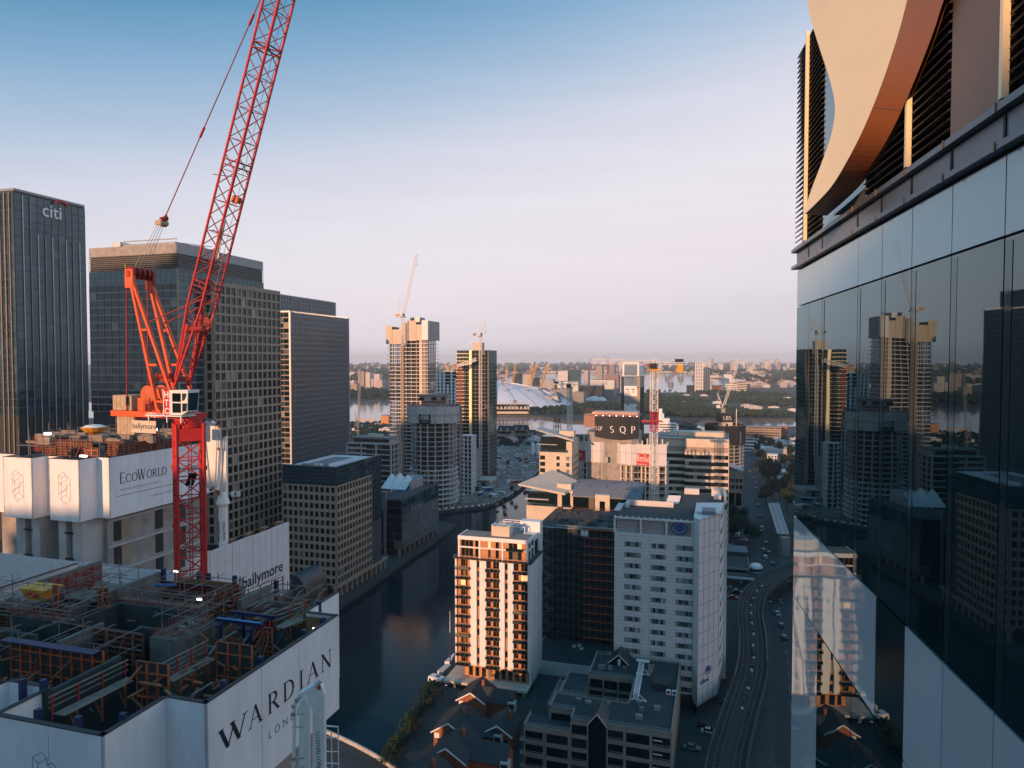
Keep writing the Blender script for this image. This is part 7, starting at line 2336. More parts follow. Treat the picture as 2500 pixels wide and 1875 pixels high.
b.box(dv2.x - 1.6, dv2.x + 2.2, dv2.y - .5, dv2.y + .3, 1.9, 2.4)
b.build('outrigger', 'white', GN)

# ================================================================== brick houses with gables beside the dock
def house(px, py, zr, label, s=1.0, wing=True):
    """gable front seen at px,py (apex); ridge runs away along the grid"""
    g = G(px, py, zr)
    t = thing('brick_house', label, 'house', (g.x, g.y, 0), -TH, 'brick houses beside the dock')
    hw, L, e = 4.6 * s, 12 * s, zr - 2.9 * s
    b = MB(); b.face([(-hw, 0, 0), (hw, 0, 0), (hw, 0, e), (0, 0, zr - .1), (-hw, 0, e)]); b.face([(-hw, L, 0), (-hw, L, e), (0, L, zr - .1), (hw, L, e), (hw, L, 0)])
    b.face([(-hw, 0, 0), (-hw, 0, e), (-hw, L, e), (-hw, L, 0)]); b.face([(hw, 0, 0), (hw, L, 0), (hw, L, e), (hw, 0, e)])
    b.build('wall', 'brick_o', t)
    ro = None
    for sd in (-1, 1):
        dx = hw + .6
        ro = MB().hexa([(0, -.7, zr), (sd * dx, -.7, e - .38 * s), (sd * dx, L + .3, e - .38 * s), (0, L + .3, zr), (0, -.7, zr + .2), (sd * dx, -.7, e - .18 * s), (sd * dx, L + .3, e - .18 * s), (0, L + .3, zr + .2)]).build('roof', 'slate', t)
        MB().bar((0, -.78, zr + .05), (sd * dx, -.78, e - .3 * s), .14, .34).build('barge_board', 'white', t)
    MB().tube((0, -.03, zr - 1.6 * s), (0, .05, zr - 1.6 * s), .45, n=16).build('round_window', 'ply', t)
    for x in (-2.6, 2.2):
        for z in (2.6, 5.4):
            if z < e - 1:
                w_ = MB().box(x - .7, x + .7, -.04, .04, z, z + 1.3).build('window', 'win_dark', t)
                MB().box(x - .8, x + .8, -.06, .0, z - .12, z).build('sill', 'white', w_)
    MB().box(-hw + .2, -hw + 1.6, -.12, -.02, e - 1.9, e - .5).build('bay_panel', 'white', t)
    if wing:
        # lower cross wing to the right with white dormer
        b = MB(); L2 = 9 * s; y0_, y1_ = 3 * s, 10 * s; ym = (y0_ + y1_) / 2; ze, zr2 = e - .8, zr - .7
        b.face([(hw + L2, y0_, 0), (hw + L2, y1_, 0), (hw + L2, y1_, ze), (hw + L2, ym, zr2), (hw + L2, y0_, ze)]); b.face([(hw, y0_, 0), (hw + L2, y0_, 0), (hw + L2, y0_, ze), (hw, y0_, ze)])
        b.build('wing_wall', 'brick_o', t)
        for (ya, yb) in ((y0_ - .5, ym), (y1_ + .5, ym)):
            MB().hexa([(0, ya, ze - .3), (hw + L2 + .4, ya, ze - .3), (hw + L2 + .4, yb, zr2), (0, yb, zr2), (0, ya, ze - .1), (hw + L2 + .4, ya, ze - .1), (hw + L2 + .4, yb, zr2 + .2), (0, yb, zr2 + .2)]).build('wing_roof', 'slate', t)
        d = MB().box(hw + L2 - 1.2, hw + L2 + 1.0, y0_ - .4, y0_ + 2.0, ze - 2.4, ze + .6).build('dormer', 'conc_l', t)
        MB().box(hw + L2 - .9, hw + L2 + .7, y0_ - .44, y0_ - .38, ze - 1.2, ze + .2).build('dormer_window', 'win', d)
    ch = MB().box(1.2, 2.0, L * .6, L * .6 + .8, zr - 2, zr + 1.0).build('chimney', 'brick_o', t)
    return t
house(1150, 1690, 8.5, 'brick house with lit gable under the podium of the pink tower', .85)
house(1096, 1764, 8.5, 'brick house with lit gable and round window, middle of the row', .95)
house(1090, 1825, 8.5, 'brick house with the broad lower gable, end of the row by the hedge', 1.05)
house(1010, 1905, 8.5, 'brick house whose slate roof fills the corner by the quay', 1.0)
house(1215, 1770, 7.6, 'brick house behind the row facing the stepped office', .8, False)

# ================================================================== greenery
def leaf_mesh(n, rx, rz, size, seed, m='leaf', lumps=9):
    rnd = random.Random(seed); b = MB()
    cs = []
    for i in range(lumps):
        a, u = rnd.uniform(0, 6.28), rnd.uniform(-.55, 1)
        r = rnd.uniform(.25, .72)
        cs.append((Vector((math.cos(a) * r * rx, math.sin(a) * r * rx, u * .6 * rz)), rnd.uniform(.32, .55)))
    for i in range(n):
        c, s = rnd.choice(cs)
        d = Vector((rnd.gauss(0, 1), rnd.gauss(0, 1), rnd.gauss(0, 1))).normalized()
        p = c + Vector((d.x * rx * s, d.y * rx * s, d.z * rz * s)) * rnd.uniform(.55, 1.05)
        nrm = (d + Vector((rnd.gauss(0, .5), rnd.gauss(0, .5), rnd.gauss(0, .5) + .3))).normalized()
        u = nrm.orthogonal().normalized(); v = nrm.cross(u); k = size * rnd.uniform(.6, 1.3)
        an = rnd.uniform(0, 6.28); u, v = u * math.cos(an) + v * math.sin(an), v * math.cos(an) - u * math.sin(an)
        b.face([p - u * k, p - v * k * .6, p + u * k, p + v * k * .6])
    return b.mesh('crown', m)
def trunk_mesh(h, r):
    b = MB(); b.tube((0, 0, 0), (0, 0, h), r, r * .55, n=7)
    for a in (0.3, 2.2, 4.4):
        b.tube((0, 0, h * .75), (math.cos(a) * h * .35, math.sin(a) * h * .35, h * 1.25), r * .45, r * .15, n=5)
    return b.mesh('trunk', 'bark')
CR_ = [leaf_mesh(1500, 4.6, 4.4, .5, 31, 'leaf'), leaf_mesh(1500, 4.2, 5.0, .5, 32, 'leaf_d'), leaf_mesh(1400, 3.6, 6.4, .5, 33, 'leaf_d', 12)]
TRK = trunk_mesh(4.2, .32)
def tree(x, y, s, k, label, group):
    t = thing('tree', label, 'tree', (x, y, 0), random.uniform(0, 6.28), group)
    s *= .85; t.scale = (s, s, s * random.uniform(.9, 1.1))
    inst('trunk', TRK, t)
    inst('crown', CR_[k % 3], t, (0, 0, 7.2))
rnd = random.Random(77)
TG = 'street trees along the road'
for (px_, py_, s) in [(1800, 1160, 1.2), (1806, 1190, 1.1), (1800, 1225, 1.5), (1790, 1250, 1.6), (1812, 1262, 1.5), (1800, 1278, 1.4), (1828, 1290, 1.2), (1785, 1290, 1.3), (1840, 1296, 1.1)]:
    g = G(px_, py_ + 35); tree(g.x, g.y, s, rnd.randrange(3), 'leafy dark tree between the banded office and the road', TG)
for (px_, py_, s) in [(1850, 1090, 1.3), (1858, 1110, 1.4), (1868, 1125, 1.5), (1880, 1140, 1.6), (1872, 1165, 1.6), (1862, 1150, 1.4), (1895, 1165, 1.8), (1885, 1195, 1.7), (1905, 1200, 1.9), (1870, 1210, 1.5), (1925, 1190, 1.9), (1920, 1225, 1.7), (1935, 1160, 1.8), (1940, 1215, 1.8), (1880, 1075, 1.4), (1900, 1085, 1.5), (1930, 1100, 1.6), (1915, 1120, 1.5), (1862, 1065, 1.3), (1845, 1058, 1.2), (1938, 1132, 1.7), (1852, 1130, 1.2)]:
    g = G(px_, py_ + 22); tree(g.x, g.y, s, rnd.randrange(3), 'leafy dark tree beyond the station side of the road', TG)
# hedge of ivy and shrubs along the quay
b = MB()
for i in range(5200):
    t = rnd.random(); base = Vector(G(942, 1880)).lerp(Vector(G(1066, 1672)), t); w_ = rnd.gauss(0, 1.5)
    h = max(.1, (2.8 + 1.2 * math.sin(t * 17)) * math.sqrt(max(0, 1 - (w_ / 4) ** 2)) * rnd.uniform(.5, 1))
    p = base + Vector((w_ * .95, -w_ * .2, h)); nrm = Vector((rnd.gauss(0, 1), rnd.gauss(0, 1), rnd.gauss(.6, 1))).normalized()
    u = nrm.orthogonal().normalized(); v = nrm.cross(u); k = rnd.uniform(.16, .36)
    b.face([p - u * k, p - v * k * .6, p + u * k, p + v * k * .6])
tag(b.build('hedge', 'leaf', None), 'thick dark hedge along the dock quay beside the brick houses', 'hedge')
for i, (px_, py_) in enumerate([(965, 1850), (1010, 1790), (1045, 1730), (1225, 1800), (1250, 1755)]):
    g = G(px_, py_); tree(g.x, g.y, .62, i, 'small tree in the gardens between the brick houses and the dock', 'garden trees by the brick houses')
# ivy trailing at the quay wall, boats and mast
def wpos(px_, py_, z=-2.0):
    g = G(px_, py_, z); return (g.x, g.y, z)
t = thing('houseboat', 'white boxy houseboat moored at the quay corner', 'boat', wpos(1068, 1672), -TH - .3)
MB().prism([(-3.4, -1.6), (3, -1.6), (4.4, 0), (3, 1.6), (-3.4, 1.6)], -.3, .9).build('hull', 'hull_d', t)
MB().hexa([(-3.0, -1.5, .9), (2.6, -1.5, .9), (2.6, 1.5, .9), (-3.0, 1.5, .9), (-2.8, -1.3, 2.8), (2.4, -1.3, 2.8), (2.4, 1.3, 2.8), (-2.8, 1.3, 2.8)]).build('cabin', 'white', t)
MB().box(-.5, .8, -.4, .4, 2.8, 3.05).build('roof_hatch', 'dark', t)
for x in (-2, 0, 1.6):
    MB().box(x - .4, x + .4, -1.5, -1.36, 1.5, 2.2).build('window', 'win_dark', t)
t = thing('sailing_barge', 'moored barge with one tall bare mast beside the pink tower', 'boat', wpos(1092, 1640), -TH + 1.45)
MB().prism([(-7, -1.4), (5, -2), (9, 0), (5, 2), (-7, 1.4)], -.5, 1.2).build('hull', 'hull_d', t)
MB().box(-5, 1, -1.1, 1.1, 1.2, 2.3).build('cabin', 'hotel', t)
MB().tube((2, 0, 1), (2, 0, 13), .22, .16, n=8).build('lower_mast', 'bark', t)
MB().tube((2, 0, 13), (2, 0, 20.5), .13, .07, n=8).build('top_mast', 'white', t)
t = thing('narrowboat', 'white topped boat squeezed between the quay and the pink tower', 'boat', wpos(1104, 1618), -TH + 1.5)
MB().prism([(-5, -1.2), (4, -1.2), (6, 0), (4, 1.2), (-5, 1.2)], -.3, .8).build('hull', 'hull_d', t)
MB().box(-4, 3, -1.0, 1.0, .8, 2.0).build('cabin', 'white', t)
# lamp post on the quay, footbridge wall at the dock end
t = thing('lamp_post', 'thin dark post on the quay near the houseboat', 'lamp', G(1088, 1720), 0)
MB().tube((0, 0, 0), (0, 0, 6), .09, .06, n=6).build('pole', 'dark', t)
MB().box(-.15, .5, -.1, .1, 5.9, 6.1).build('lamp_head', 'hotel', t)
curve = smooth_line([G(760, 1775), G(830, 1805), G(890, 1835), G(945, 1868), G(980, 1900)])
b = MB()
for i in range(len(curve) - 1):
    b.bar(curve[i] + Vector((0, 0, .5)), curve[i + 1] + Vector((0, 0, .5)), .5, 1.1)
tag(b.build('quay_wall', 'conc_l', None), 'low pale curved wall at the near end of the dock', 'wall')

# ================================================================== elevated railway
VZ = 7.0
VL = smooth_line([G(*p, VZ) for p in [(1762, 1960), (1777, 1850), (1800, 1760), (1835, 1640), (1838, 1560), (1832, 1492), (1846, 1445), (1890, 1412), (1950, 1388), (2060, 1362)]], 8)
VD = thing('railway_viaduct', 'curving elevated railway viaduct with two tracks', 'viaduct', (0, 0, 0), 0)
ribbon(VL, 9.5, VZ, 'deck', 'ballast', 1.3, VD)
for o_ in (-4.6, 4.6):
    ribbon(VL, .35, VZ + 1.0, 'parapet', 'conc_d', 1.2, VD, o_)
for o_ in (-3.0, -1.55, 1.55, 3.0):
    ribbon(VL, .08, VZ + .22, 'rail', 'rail', .14, VD, o_)
sl = MB()
for i in range(len(VL) - 1):
    d = (VL[i + 1] - VL[i]); L = d.length; d.normalize(); nn = Vector((d.y, -d.x, 0))
    for j in range(int(L / .9)):
        c = VL[i] + d * (j * .9)
        for o_ in (-2.28, 2.28):
            sl.bar(c + nn * (o_ - 1.2) + Vector((0, 0, VZ + .05)), c + nn * (o_ + 1.2) + Vector((0, 0, VZ + .05)), .26, .1)
sl.build('sleepers', 'pave', VD, stuff=True)
for i in range(2, len(VL) - 1, 4):
    MB().bar((VL[i].x, VL[i].y, 0), (VL[i].x, VL[i].y, VZ - 1.3), 1.6, 1.6).build('pier', 'conc_d', VD)
b = MB(); rnd = random.Random(19)
for i in range(18, 52):
    d = (VL[i + 1] - VL[i]).normalized(); nn = Vector((d.y, -d.x, 0)); c = VL[i] + nn * rnd.choice([-.2, 0, .3])
    MB().box(c.x - .3, c.x + .3, c.y - .5, c.y + .5, VZ + .05, VZ + rnd.uniform(.3, .8)).build('track_cabinet', 'conc_l' if i % 3 == 0 else 'conc_d', VD)
for o_, i0, i1 in ((-4.3, 22, 34), (4.3, 26, 40)):
    ribbon(VL[i0:i1], .12, VZ + 1.35, 'handrail', 'hotel_d', .12, VD, o_)
# station
ST = thing('railway_station', 'long station canopy roofs with pale ridge lines beside the road', 'station', (*G(1912, 1304, 11).xy, 0), 0)
q = [tolocal(ST, G(*p, 11)) for p in [(1899, 1303), (1925, 1304), (1900, 1228), (1876, 1228)]]
def slab_quad(q, z, th, nm, m):
    MB().hexa([(v.x, v.y, z - th) for v in q] + [(v.x, v.y, z) for v in q]).build(nm, m, ST)
slab_quad(q, 11, .4, 'canopy_roof', 'roof_g')
for t_ in (.0, .5, 1.0):
    a, c = q[0].lerp(q[1], t_), q[3].lerp(q[2], t_)
    MB().bar((a.x, a.y, 11.1), (c.x, c.y, 11.1), .5, .3).build('roof_ridge', 'conc_l', ST)
dlt = Vector((19, 6, 0))
slab_quad([v + dlt for v in q], 11, .4, 'canopy_roof', 'roof_g')
for t_ in (0, .5, 1):
    a, c = q[0].lerp(q[1], t_) + dlt, q[3].lerp(q[2], t_) + dlt
    MB().bar((a.x, a.y, 11.1), (c.x, c.y, 11.1), .5, .3).build('roof_ridge', 'conc_l', ST)
slab_quad(q, 7.4, .8, 'platform', 'conc_d')
for k in range(7):
    a = q[0].lerp(q[3], (k + .1) / 7).lerp(q[1].lerp(q[2], (k + .1) / 7), .5)
    MB().bar((a.x, a.y, 0), (a.x, a.y, 10.6), .7, .7).build('column', 'conc_d', ST)
a = q[0].lerp(q[1], .5)
MB().box(a.x - 2.2, a.x + 2.2, a.y - 4.5, a.y - .3, 0, 10).build('stair_tower', 'hotel_d', ST)

# ================================================================== small buildings near the hotel and the road
def lowblock(px, py, Y, pxl, label, m, roofm, La=14, h=None, bands=0):
    R_, Lb, _, zt = site('low_building', label, 'building', px, py, Y, pxl, None, La=La)
    part(R_, 'wall', m, (-Lb, 0, 0, La, 0, zt))
    part(R_, 'roof', roofm, (-Lb + .3, -.3, .3, La - .3, zt, zt + .06))
    part(R_, 'parapet', m, (-Lb, 0, 0, .3, zt, zt + .5), (-.3, 0, .3, La, zt, zt + .5))
    for i in range(bands):
        part(R_, 'window_band', 'win_dark', (-Lb + .4, -.4, -.05, .02, zt - 1.8 - i * 3.2, zt - .5 - i * 3.2))
    return R_, Lb, zt
lowblock(1830, 1391, 335, 1768, 'flat dark-roofed shop block beside the hotel tower', 'hotel_d', 'roof', 22, bands=1)
lowblock(1828, 1352, 368, 1768, 'second flat-roofed shop block behind the first', 'conc_d', 'roof_g', 16)
lowblock(1792, 1336, 385, 1765, 'small pale kiosk block behind the hotel', 'hotel_d', 'roof_g', 8)
R_, Lb, zt = lowblock(1845, 1420, 318, 1768, 'low shopfront with glowing white sign strip', 'conc_d', 'roof_g', 6, bands=1)
MB().box(-Lb * .55, -.5, -.2, -.1, zt - 1.4, zt - .1).build('sign_board', 'ink', R_)
text('44', 1.0, 'white', R_, (-Lb * .5, -.21, zt - 1.2), (1, 0, 0), (0, 0, 1), ext=.01)
text('44', 1.0, 'white', R_, (-2.2, -.21, zt - 1.2), (1, 0, 0), (0, 0, 1), ext=.01)
t = thing('glass_dome', 'small round white kiosk roof by the kerb', 'kiosk', G(1845, 1395), 0)
b = MB(); b.lathe([(3.2, 0), (3.2, 2.4), (2.6, 3.4), (1.4, 4.0), (.01, 4.2)], 18); b.build('dome', 'white', t, smooth=True)
MB().lathe([(3.25, .4), (3.25, 2.0)], 18).build('window_band', 'win_blue', t)
R_, Lb, La, zt = site('office_block', 'grey stone block with blue pitched roof and square windows by the road', 'office', 1815, 1151, 440, 1775, None, La=22)
part(R_, 'wall', 'stone_d', (-Lb, 0, 0, La, 0, zt))
po = Panes(R_)
for i in range(2):
    for k in range(4):
        po.add('F', -Lb + Lb * (.14 + .24 * k), zt - 6 - i * 4.2, 1.7, 2.2, -.02, 'win_dark')
for k in range(2):
    po.add('F', -Lb + Lb * (.28 + .44 * k), zt - 18, 3.6, 8.0, -.02, 'win_dark')
po.done()
b = MB(); b.hexa([(-Lb, 0, zt), (-1, 0, zt), (-1, La, zt), (-Lb, La, zt), (-Lb, 2, zt + 3), (-Lb * .55, 2, zt + 1.5), (-Lb * .55, La, zt + 1.5), (-Lb, La, zt + 3)]); b.build('pitched_roof', 'cap', R_)
part(R_, 'roof_unit', 'white', (-Lb * .4, -1, 2, 5, zt + .01, zt + 2.6))
for i, (px_, py_, hh, w_) in enumerate([(1885, 1120, 15, 9), (1905, 1150, 10, 12), (1918, 1160, 7, 10)]):
    g = G(px_, py_ + 30); t = thing('terraced_block', ['tall', 'middle', 'lowest'][i] + ' white stepped apartment cube among the trees', 'flats', (g.x, g.y, 0), -TH - .1)
    MB().box(-w_ / 2, w_ / 2, 0, 12, 0, hh).build('wall', 'hotel', t)
    MB().box(-w_ / 2 - .2, w_ / 2 + .2, -.2, 12.2, hh, hh + .4).build('parapet', 'white', t)
    b = MB()
    for k in range(int(hh / 3)):
        for s in range(3):
            x = -w_ / 2 + w_ * (s + .25) / 3; b.box(x, x + w_ / 6, -.06, .02, 1 + k * 3, 2.5 + k * 3)
    b.build('window', 'win', t)

LPM = MB().tube((0, 0, 0), (0, 0, 8), .1, .06, n=6).mesh('pole', 'steel'); LAM = MB().bar((0, 0, 8), (1.8, 0, 8.2), .09).mesh('arm', 'steel'); LHM = MB().box(1.5, 2.2, -.14, .14, 8.15, 8.27).mesh('lamp_head', 'hotel')
for i in range(4, len(ROAD) - 8, 3):
    d = (ROAD[i + 1] - ROAD[i]).normalized(); nn = Vector((d.y, -d.x, 0)) * (6.2 if i % 2 else -6.2)
    t = thing('street_lamp', 'tall grey street lamp at the kerb of the road beside the station', 'lamp', ROAD[i] + nn, math.atan2(-nn.y, -nn.x), 'street lamps along the road')
    inst('pole', LPM, t); inst('arm', LAM, t); inst('lamp_head', LHM, t)
# ---------------------------------------------------------------- cars
def car_parts(k):
    b = MB(); b.prism([(-2.1, -.85), (1.95, -.85), (2.2, -.55), (2.2, .55), (1.95, .85), (-2.1, .85), (-2.25, .6), (-2.25, -.6)], .3, .82)
    body = b.mesh('body', 'car%d' % k)
    c = MB(); c.hexa([(-1.7, -.78, .82), (1.0, -.78, .82), (1.0, .78, .82), (-1.7, .78, .82), (-1.2, -.62, 1.42), (.35, -.62, 1.42), (.35, .62, 1.42), (-1.2, .62, 1.42)])
    cabin = c.mesh('cabin', 'win_dark')
    r = MB(); r.box(-1.15, .3, -.6, .6, 1.42, 1.46)
    return body, cabin, r.mesh('roof_panel', 'car%d' % k)
WHL = MB().tube((0, -.1, 0), (0, .1, 0), .32, n=12).mesh('wheel', 'black')
HL = MB().box(-.04, .04, -.18, .18, -.07, .07).mesh('headlight', 'white')
TL = MB().box(-.03, .03, -.16, .16, -.07, .07).mesh('tail_light', 'red')
CPS = [car_parts(k) for k in range(5)]
CN = ['white', 'black', 'grey', 'dark red', 'dark blue']
def car(x, y, rz, k, where, group):
    t = thing('parked_car' if 'parked' in where else 'car', '%s car %s' % (CN[k], where), 'car', (x, y, .05), rz, group)
    inst('body', CPS[k][0], t); inst('cabin', CPS[k][1], t); inst('roof_panel', CPS[k][2], t)
    for sx_ in (-1.35, 1.35):
        for sy in (-.8, .8):
            inst('wheel', WHL, t, (sx_, sy, .32))
    for sy in (-.55, .55):
        inst('headlight', HL, t, (2.2, sy, .62)); inst('tail_light', TL, t, (-2.25, sy, .68))
rnd = random.Random(41)
for i, (px_, py_, k) in enumerate([(1864, 1345, 2), (1869, 1362, 0), (1887, 1379, 4), (1871, 1328, 1), (1830, 1153, 0), (1838, 1169, 2), (1846, 1195, 1), (1850, 1235, 3), (1905, 1470, 2), (1915, 1560, 1), (1855, 1264, 1), (1843, 1180, 0), (1852, 1215, 2), (1861, 1290, 0), (1858, 1300, 4), (1877, 1352, 1), (1880, 1410, 0), (1893, 1430, 2), (1834, 1130, 3), (1829, 1110, 0), (1898, 1500, 0), (1908, 1530, 4)]):
    g = G(px_, py_); car(g.x, g.y, math.pi / 2 - .2, k, 'driving on the road beside the station', 'cars on the road')
for i, (px_, py_, k) in enumerate([(1819, 1321, 0), (1806, 1330, 1), (1786, 1440, 2), (1800, 1448, 1), (1790, 1462, 3), (1732, 1790, 0), (1720, 1775, 1), (1690, 1830, 2), (1775, 1720, 1)]):
    g = G(px_, py_); car(g.x, g.y, -.3, k, 'parked in the yard near the hotel', 'cars parked near the hotel')
t = thing('white_van', 'boxy white van parked under the trees behind the hotel', 'van', G(1801, 1310), 1.2)
MB().box(-2.6, 2.6, -1, 1, .4, 2.4).build('body', 'white', t); MB().box(2.6, 3.2, -.95, .95, .4, 1.5).build('bonnet', 'white', t); MB().box(2.55, 2.63, -.85, .85, 1.5, 2.2).build('windscreen', 'win_dark', t)
for sx_ in (-1.6, 2.2):
    for sy in (-.95, .95):
        inst('wheel', WHL, t, (sx_, sy, .35))

# ---------------------------------------------------------------- dockside building site: barriers, huts, plant
BAR = [MB().hexa([(-.95, -.25, 0), (.95, -.25, 0), (.95, .25, 0), (-.95, .25, 0), (-.95, -.12, .95), (.95, -.12, .95), (.95, .12, .95), (-.95, .12, .95)]).mesh('barrier', m) for m in ('red', 'white')]
edge = smooth_line([(-58, 482), (-46, 488), (-20, 501), (-3, 536), (9, 579), (26, 664)], 5)
k = 0; acc = 0
for i in range(len(edge) - 1):
    p, q = edge[i], edge[i + 1]; d = q - p; L = d.length; a = math.atan2(d.y, d.x); s = acc
    while s < L:
        c = p + d.normalized() * s
        o = inst('barrier', BAR[k % 2], None, (c.x, c.y + 1.4, .12), (0, 0, a)); tag(o, ('red' if k % 2 == 0 else 'white') + ' plastic barrier in the line along the curved dock edge', 'barrier', 'barriers along the dock edge')
        s += 2.5; k += 1
    acc = s - L
rnd = random.Random(52)
for i in range(90):
    px_, py_ = rnd.uniform(1215, 1320), rnd.uniform(1085, 1190)
    g = G(px_, py_)
    if g.y > 655 and g.x > 24:
        continue
    o = inst('barrier', BAR[rnd.randrange(2)], None, (g.x, g.y, .12), (0, 0, rnd.choice([.3, .5, -.9, 1.3])))
    tag(o, ('red' if o.data == BAR[0] else 'white') + ' plastic barrier scattered on the dockside building site', 'barrier', 'loose barriers on the building site')
hut = [MB().box(-3, 3, -1.25, 1.25, 0, 2.6).mesh('wall', m) for m in ('white', 'blue_e', 'hotel', 'rust', 'yellow')]
hw_ = MB().box(-2.4, 2.4, -1.3, -1.24, 1.2, 2.0).mesh('window_band', 'win_dark')
hr_ = MB().box(-3.1, 3.1, -1.35, 1.35, 2.6, 2.75).mesh('roof', 'roof_w')
HNM = ['white', 'blue', 'grey', 'rust-red', 'yellow']
for i in range(46):
    px_, py_ = rnd.uniform(1100, 1318), rnd.uniform(1095, 1225)
    g = G(px_, py_)
    if (g.x > -3 and g.y < 575) or (g.x < -62) or g.y < 520 and g.x > -24 or (abs(g.x + 30) < 26 and abs(g.y - 612) < 26) or (g.x + 56) ** 2 + (g.y - 505) ** 2 < 700:
        continue
    k = rnd.choice([0, 0, 2, 2, 1, 3, 4])
    t = thing('site_cabin', HNM[k] + ' site cabin on the dockside building site', 'cabin', (g.x, g.y, .12), rnd.choice([.3, -TH, 1.2, -TH + 1.57]), 'site cabins by the dock')
    inst('wall', hut[k], t); inst('window_band', hw_, t); inst('roof', hr_, t)
b = MB()
for i in range(700):
    px_, py_ = rnd.uniform(1085, 1320), rnd.uniform(1080, 1236); g = G(px_, py_)
    if (g.x > -3 and g.y < 575) or (g.x > 9 and g.y < 660):
        continue
    s = rnd.uniform(.3, 1.6); b.box(g.x - s, g.x + s, g.y - s * .6, g.y + s * .6, .1, rnd.uniform(.3, 1.5))
b.build('site_rubble', 'timber', None, stuff=True)
COL.objects['site_rubble']['label'] = 'heaps of timber and rubble over the dockside building site'
COL.objects['site_rubble']['category'] = 'rubble'
for i, (px_, py_) in enumerate([(1301, 1122), (1313, 1122)]):
    g = G(px_, py_ + 5); t = thing('cement_silo', 'white cement silo with blue frame on the building site', 'silo', (g.x, g.y, 0), 0, 'cement silos')
    MB().lathe([(.01, 5), (2.2, 8), (2.2, 18), (1.2, 19.5), (.01, 20)], 14).build('tank', 'white', t)
    b = MB()
    for x, y in ((-1.8, -1.8), (1.8, -1.8), (1.8, 1.8), (-1.8, 1.8)):
        b.bar((x, y, 0), (x, y, 9), .3)
    b.build('frame', 'blue_e', t)
R_, Lb, La, zt = site('site_wall', 'long pale concrete retaining wall on the building site', 'wall', 1277, 1143, 690, 1222, None, La=2)
part(R_, 'wall', 'conc_l', (-Lb, 0, 0, 1, 0, 4))
for i, (px_, py_) in enumerate([(1270, 1130), (1285, 1125), (1240, 1135), (1260, 1210), (1232, 1228), (1250, 1200), (1180, 1190), (1165, 1200)]):
    g = G(px_, py_ + 4); tree(g.x, g.y, .55, i, 'small bush growing on the dockside building site', 'bushes on the building site')
# ================================================================== the dome on the peninsula
DC = P(1216, 985, 1700)
OD = thing('arena_dome', 'huge white tent dome with yellow masts on the peninsula', 'dome', (DC.x, 1700, 0), 0)
b = MB(); n = 48; prof = []
for i in range(13):
    t = i / 12
    prof.append((182 * (1 - t) if i < 12 else .5, 50 * (1 - (1 - t) ** 2) + (1 if i else -1)))
k0 = 0
b.lathe(prof, 72); b.build('membrane', 'o2', OD, smooth=True)
b = MB()
for i in range(24):
    a = 2 * math.pi * i / 24
    for j in range(len(prof) - 2):
        (r0, z0), (r1, z1) = prof[j], prof[j + 1]
        b.bar((r0 * math.cos(a), r0 * math.sin(a), z0 + .5), (r1 * math.cos(a), r1 * math.sin(a), z1 + .5), .8)
b.build('ridge_cable', 'alu', OD)
for i in range(12):
    a = 2 * math.pi * (i + .35) / 12
    rb_, rt_ = 104, 128
    p, q = Vector((rb_ * math.cos(a), rb_ * math.sin(a), 33)), Vector((rt_ * math.cos(a), rt_ * math.sin(a), 97))
    d = (q - p)
    bb = MB()
    for s in range(4):
        sx_, sy_ = (1.6, 0) if s % 2 else (-1.6, 0)
        o_ = Vector(((1.7 if s in (0, 1) else -1.7), (1.7 if s in (1, 2) else -1.7), 0))
        bb.bar(p + o_ * .4, p + d * .35 + o_ * 1.3, .9).bar(p + d * .35 + o_ * 1.3, p + d * .75 + o_ * 1.3, .9).bar(p + d * .75 + o_ * 1.3, q + o_ * .3, .9)
    for s in range(14):
        t = s / 14; o0 = Vector((1.8 if s % 2 else -1.8, 1.5, 0))
        bb.bar(p + d * t + o0, p + d * (t + .07) - o0, .6)
    bb.build('mast', 'mast_y', OD)
    MB().lathe([(4, 30), (4, 36), (1, 37)], 10, (p.x, p.y)).build('mast_foot', 'alu', OD)
    c = MB()
    for rr_, zz_ in ((176, 4), (60, 45), (140, 21)):
        c.bar(q, (rr_ * math.cos(a), rr_ * math.sin(a), zz_), .35)
    c.build('stay_cable', 'steel', OD)
b = MB(); b.lathe([(150, 14), (150, 24)], 24, (0, 0), 0, RAD(-52), RAD(-22)); 
b = MB(); cxy = Vector((126, -72, 0))
for i in range(20):
    t0, t1 = 2 * math.pi * i / 20, 2 * math.pi * (i + 1) / 20
    b.bar((cxy.x + 23 * math.cos(t0), cxy.y + 30 * math.sin(t0), 24 + 8 * math.sin(t0) - .55 * 23 * math.cos(t0)), (cxy.x + 23 * math.cos(t1), cxy.y + 30 * math.sin(t1), 24 + 8 * math.sin(t1) - .55 * 23 * math.cos(t1)), 3)
b.build('vent_opening_rim', 'steel', OD)
MB().box(cxy.x - 16, cxy.x + 14, cxy.y - 18, cxy.y + 16, 8, 22).build('vent_drum', 'cream', OD)

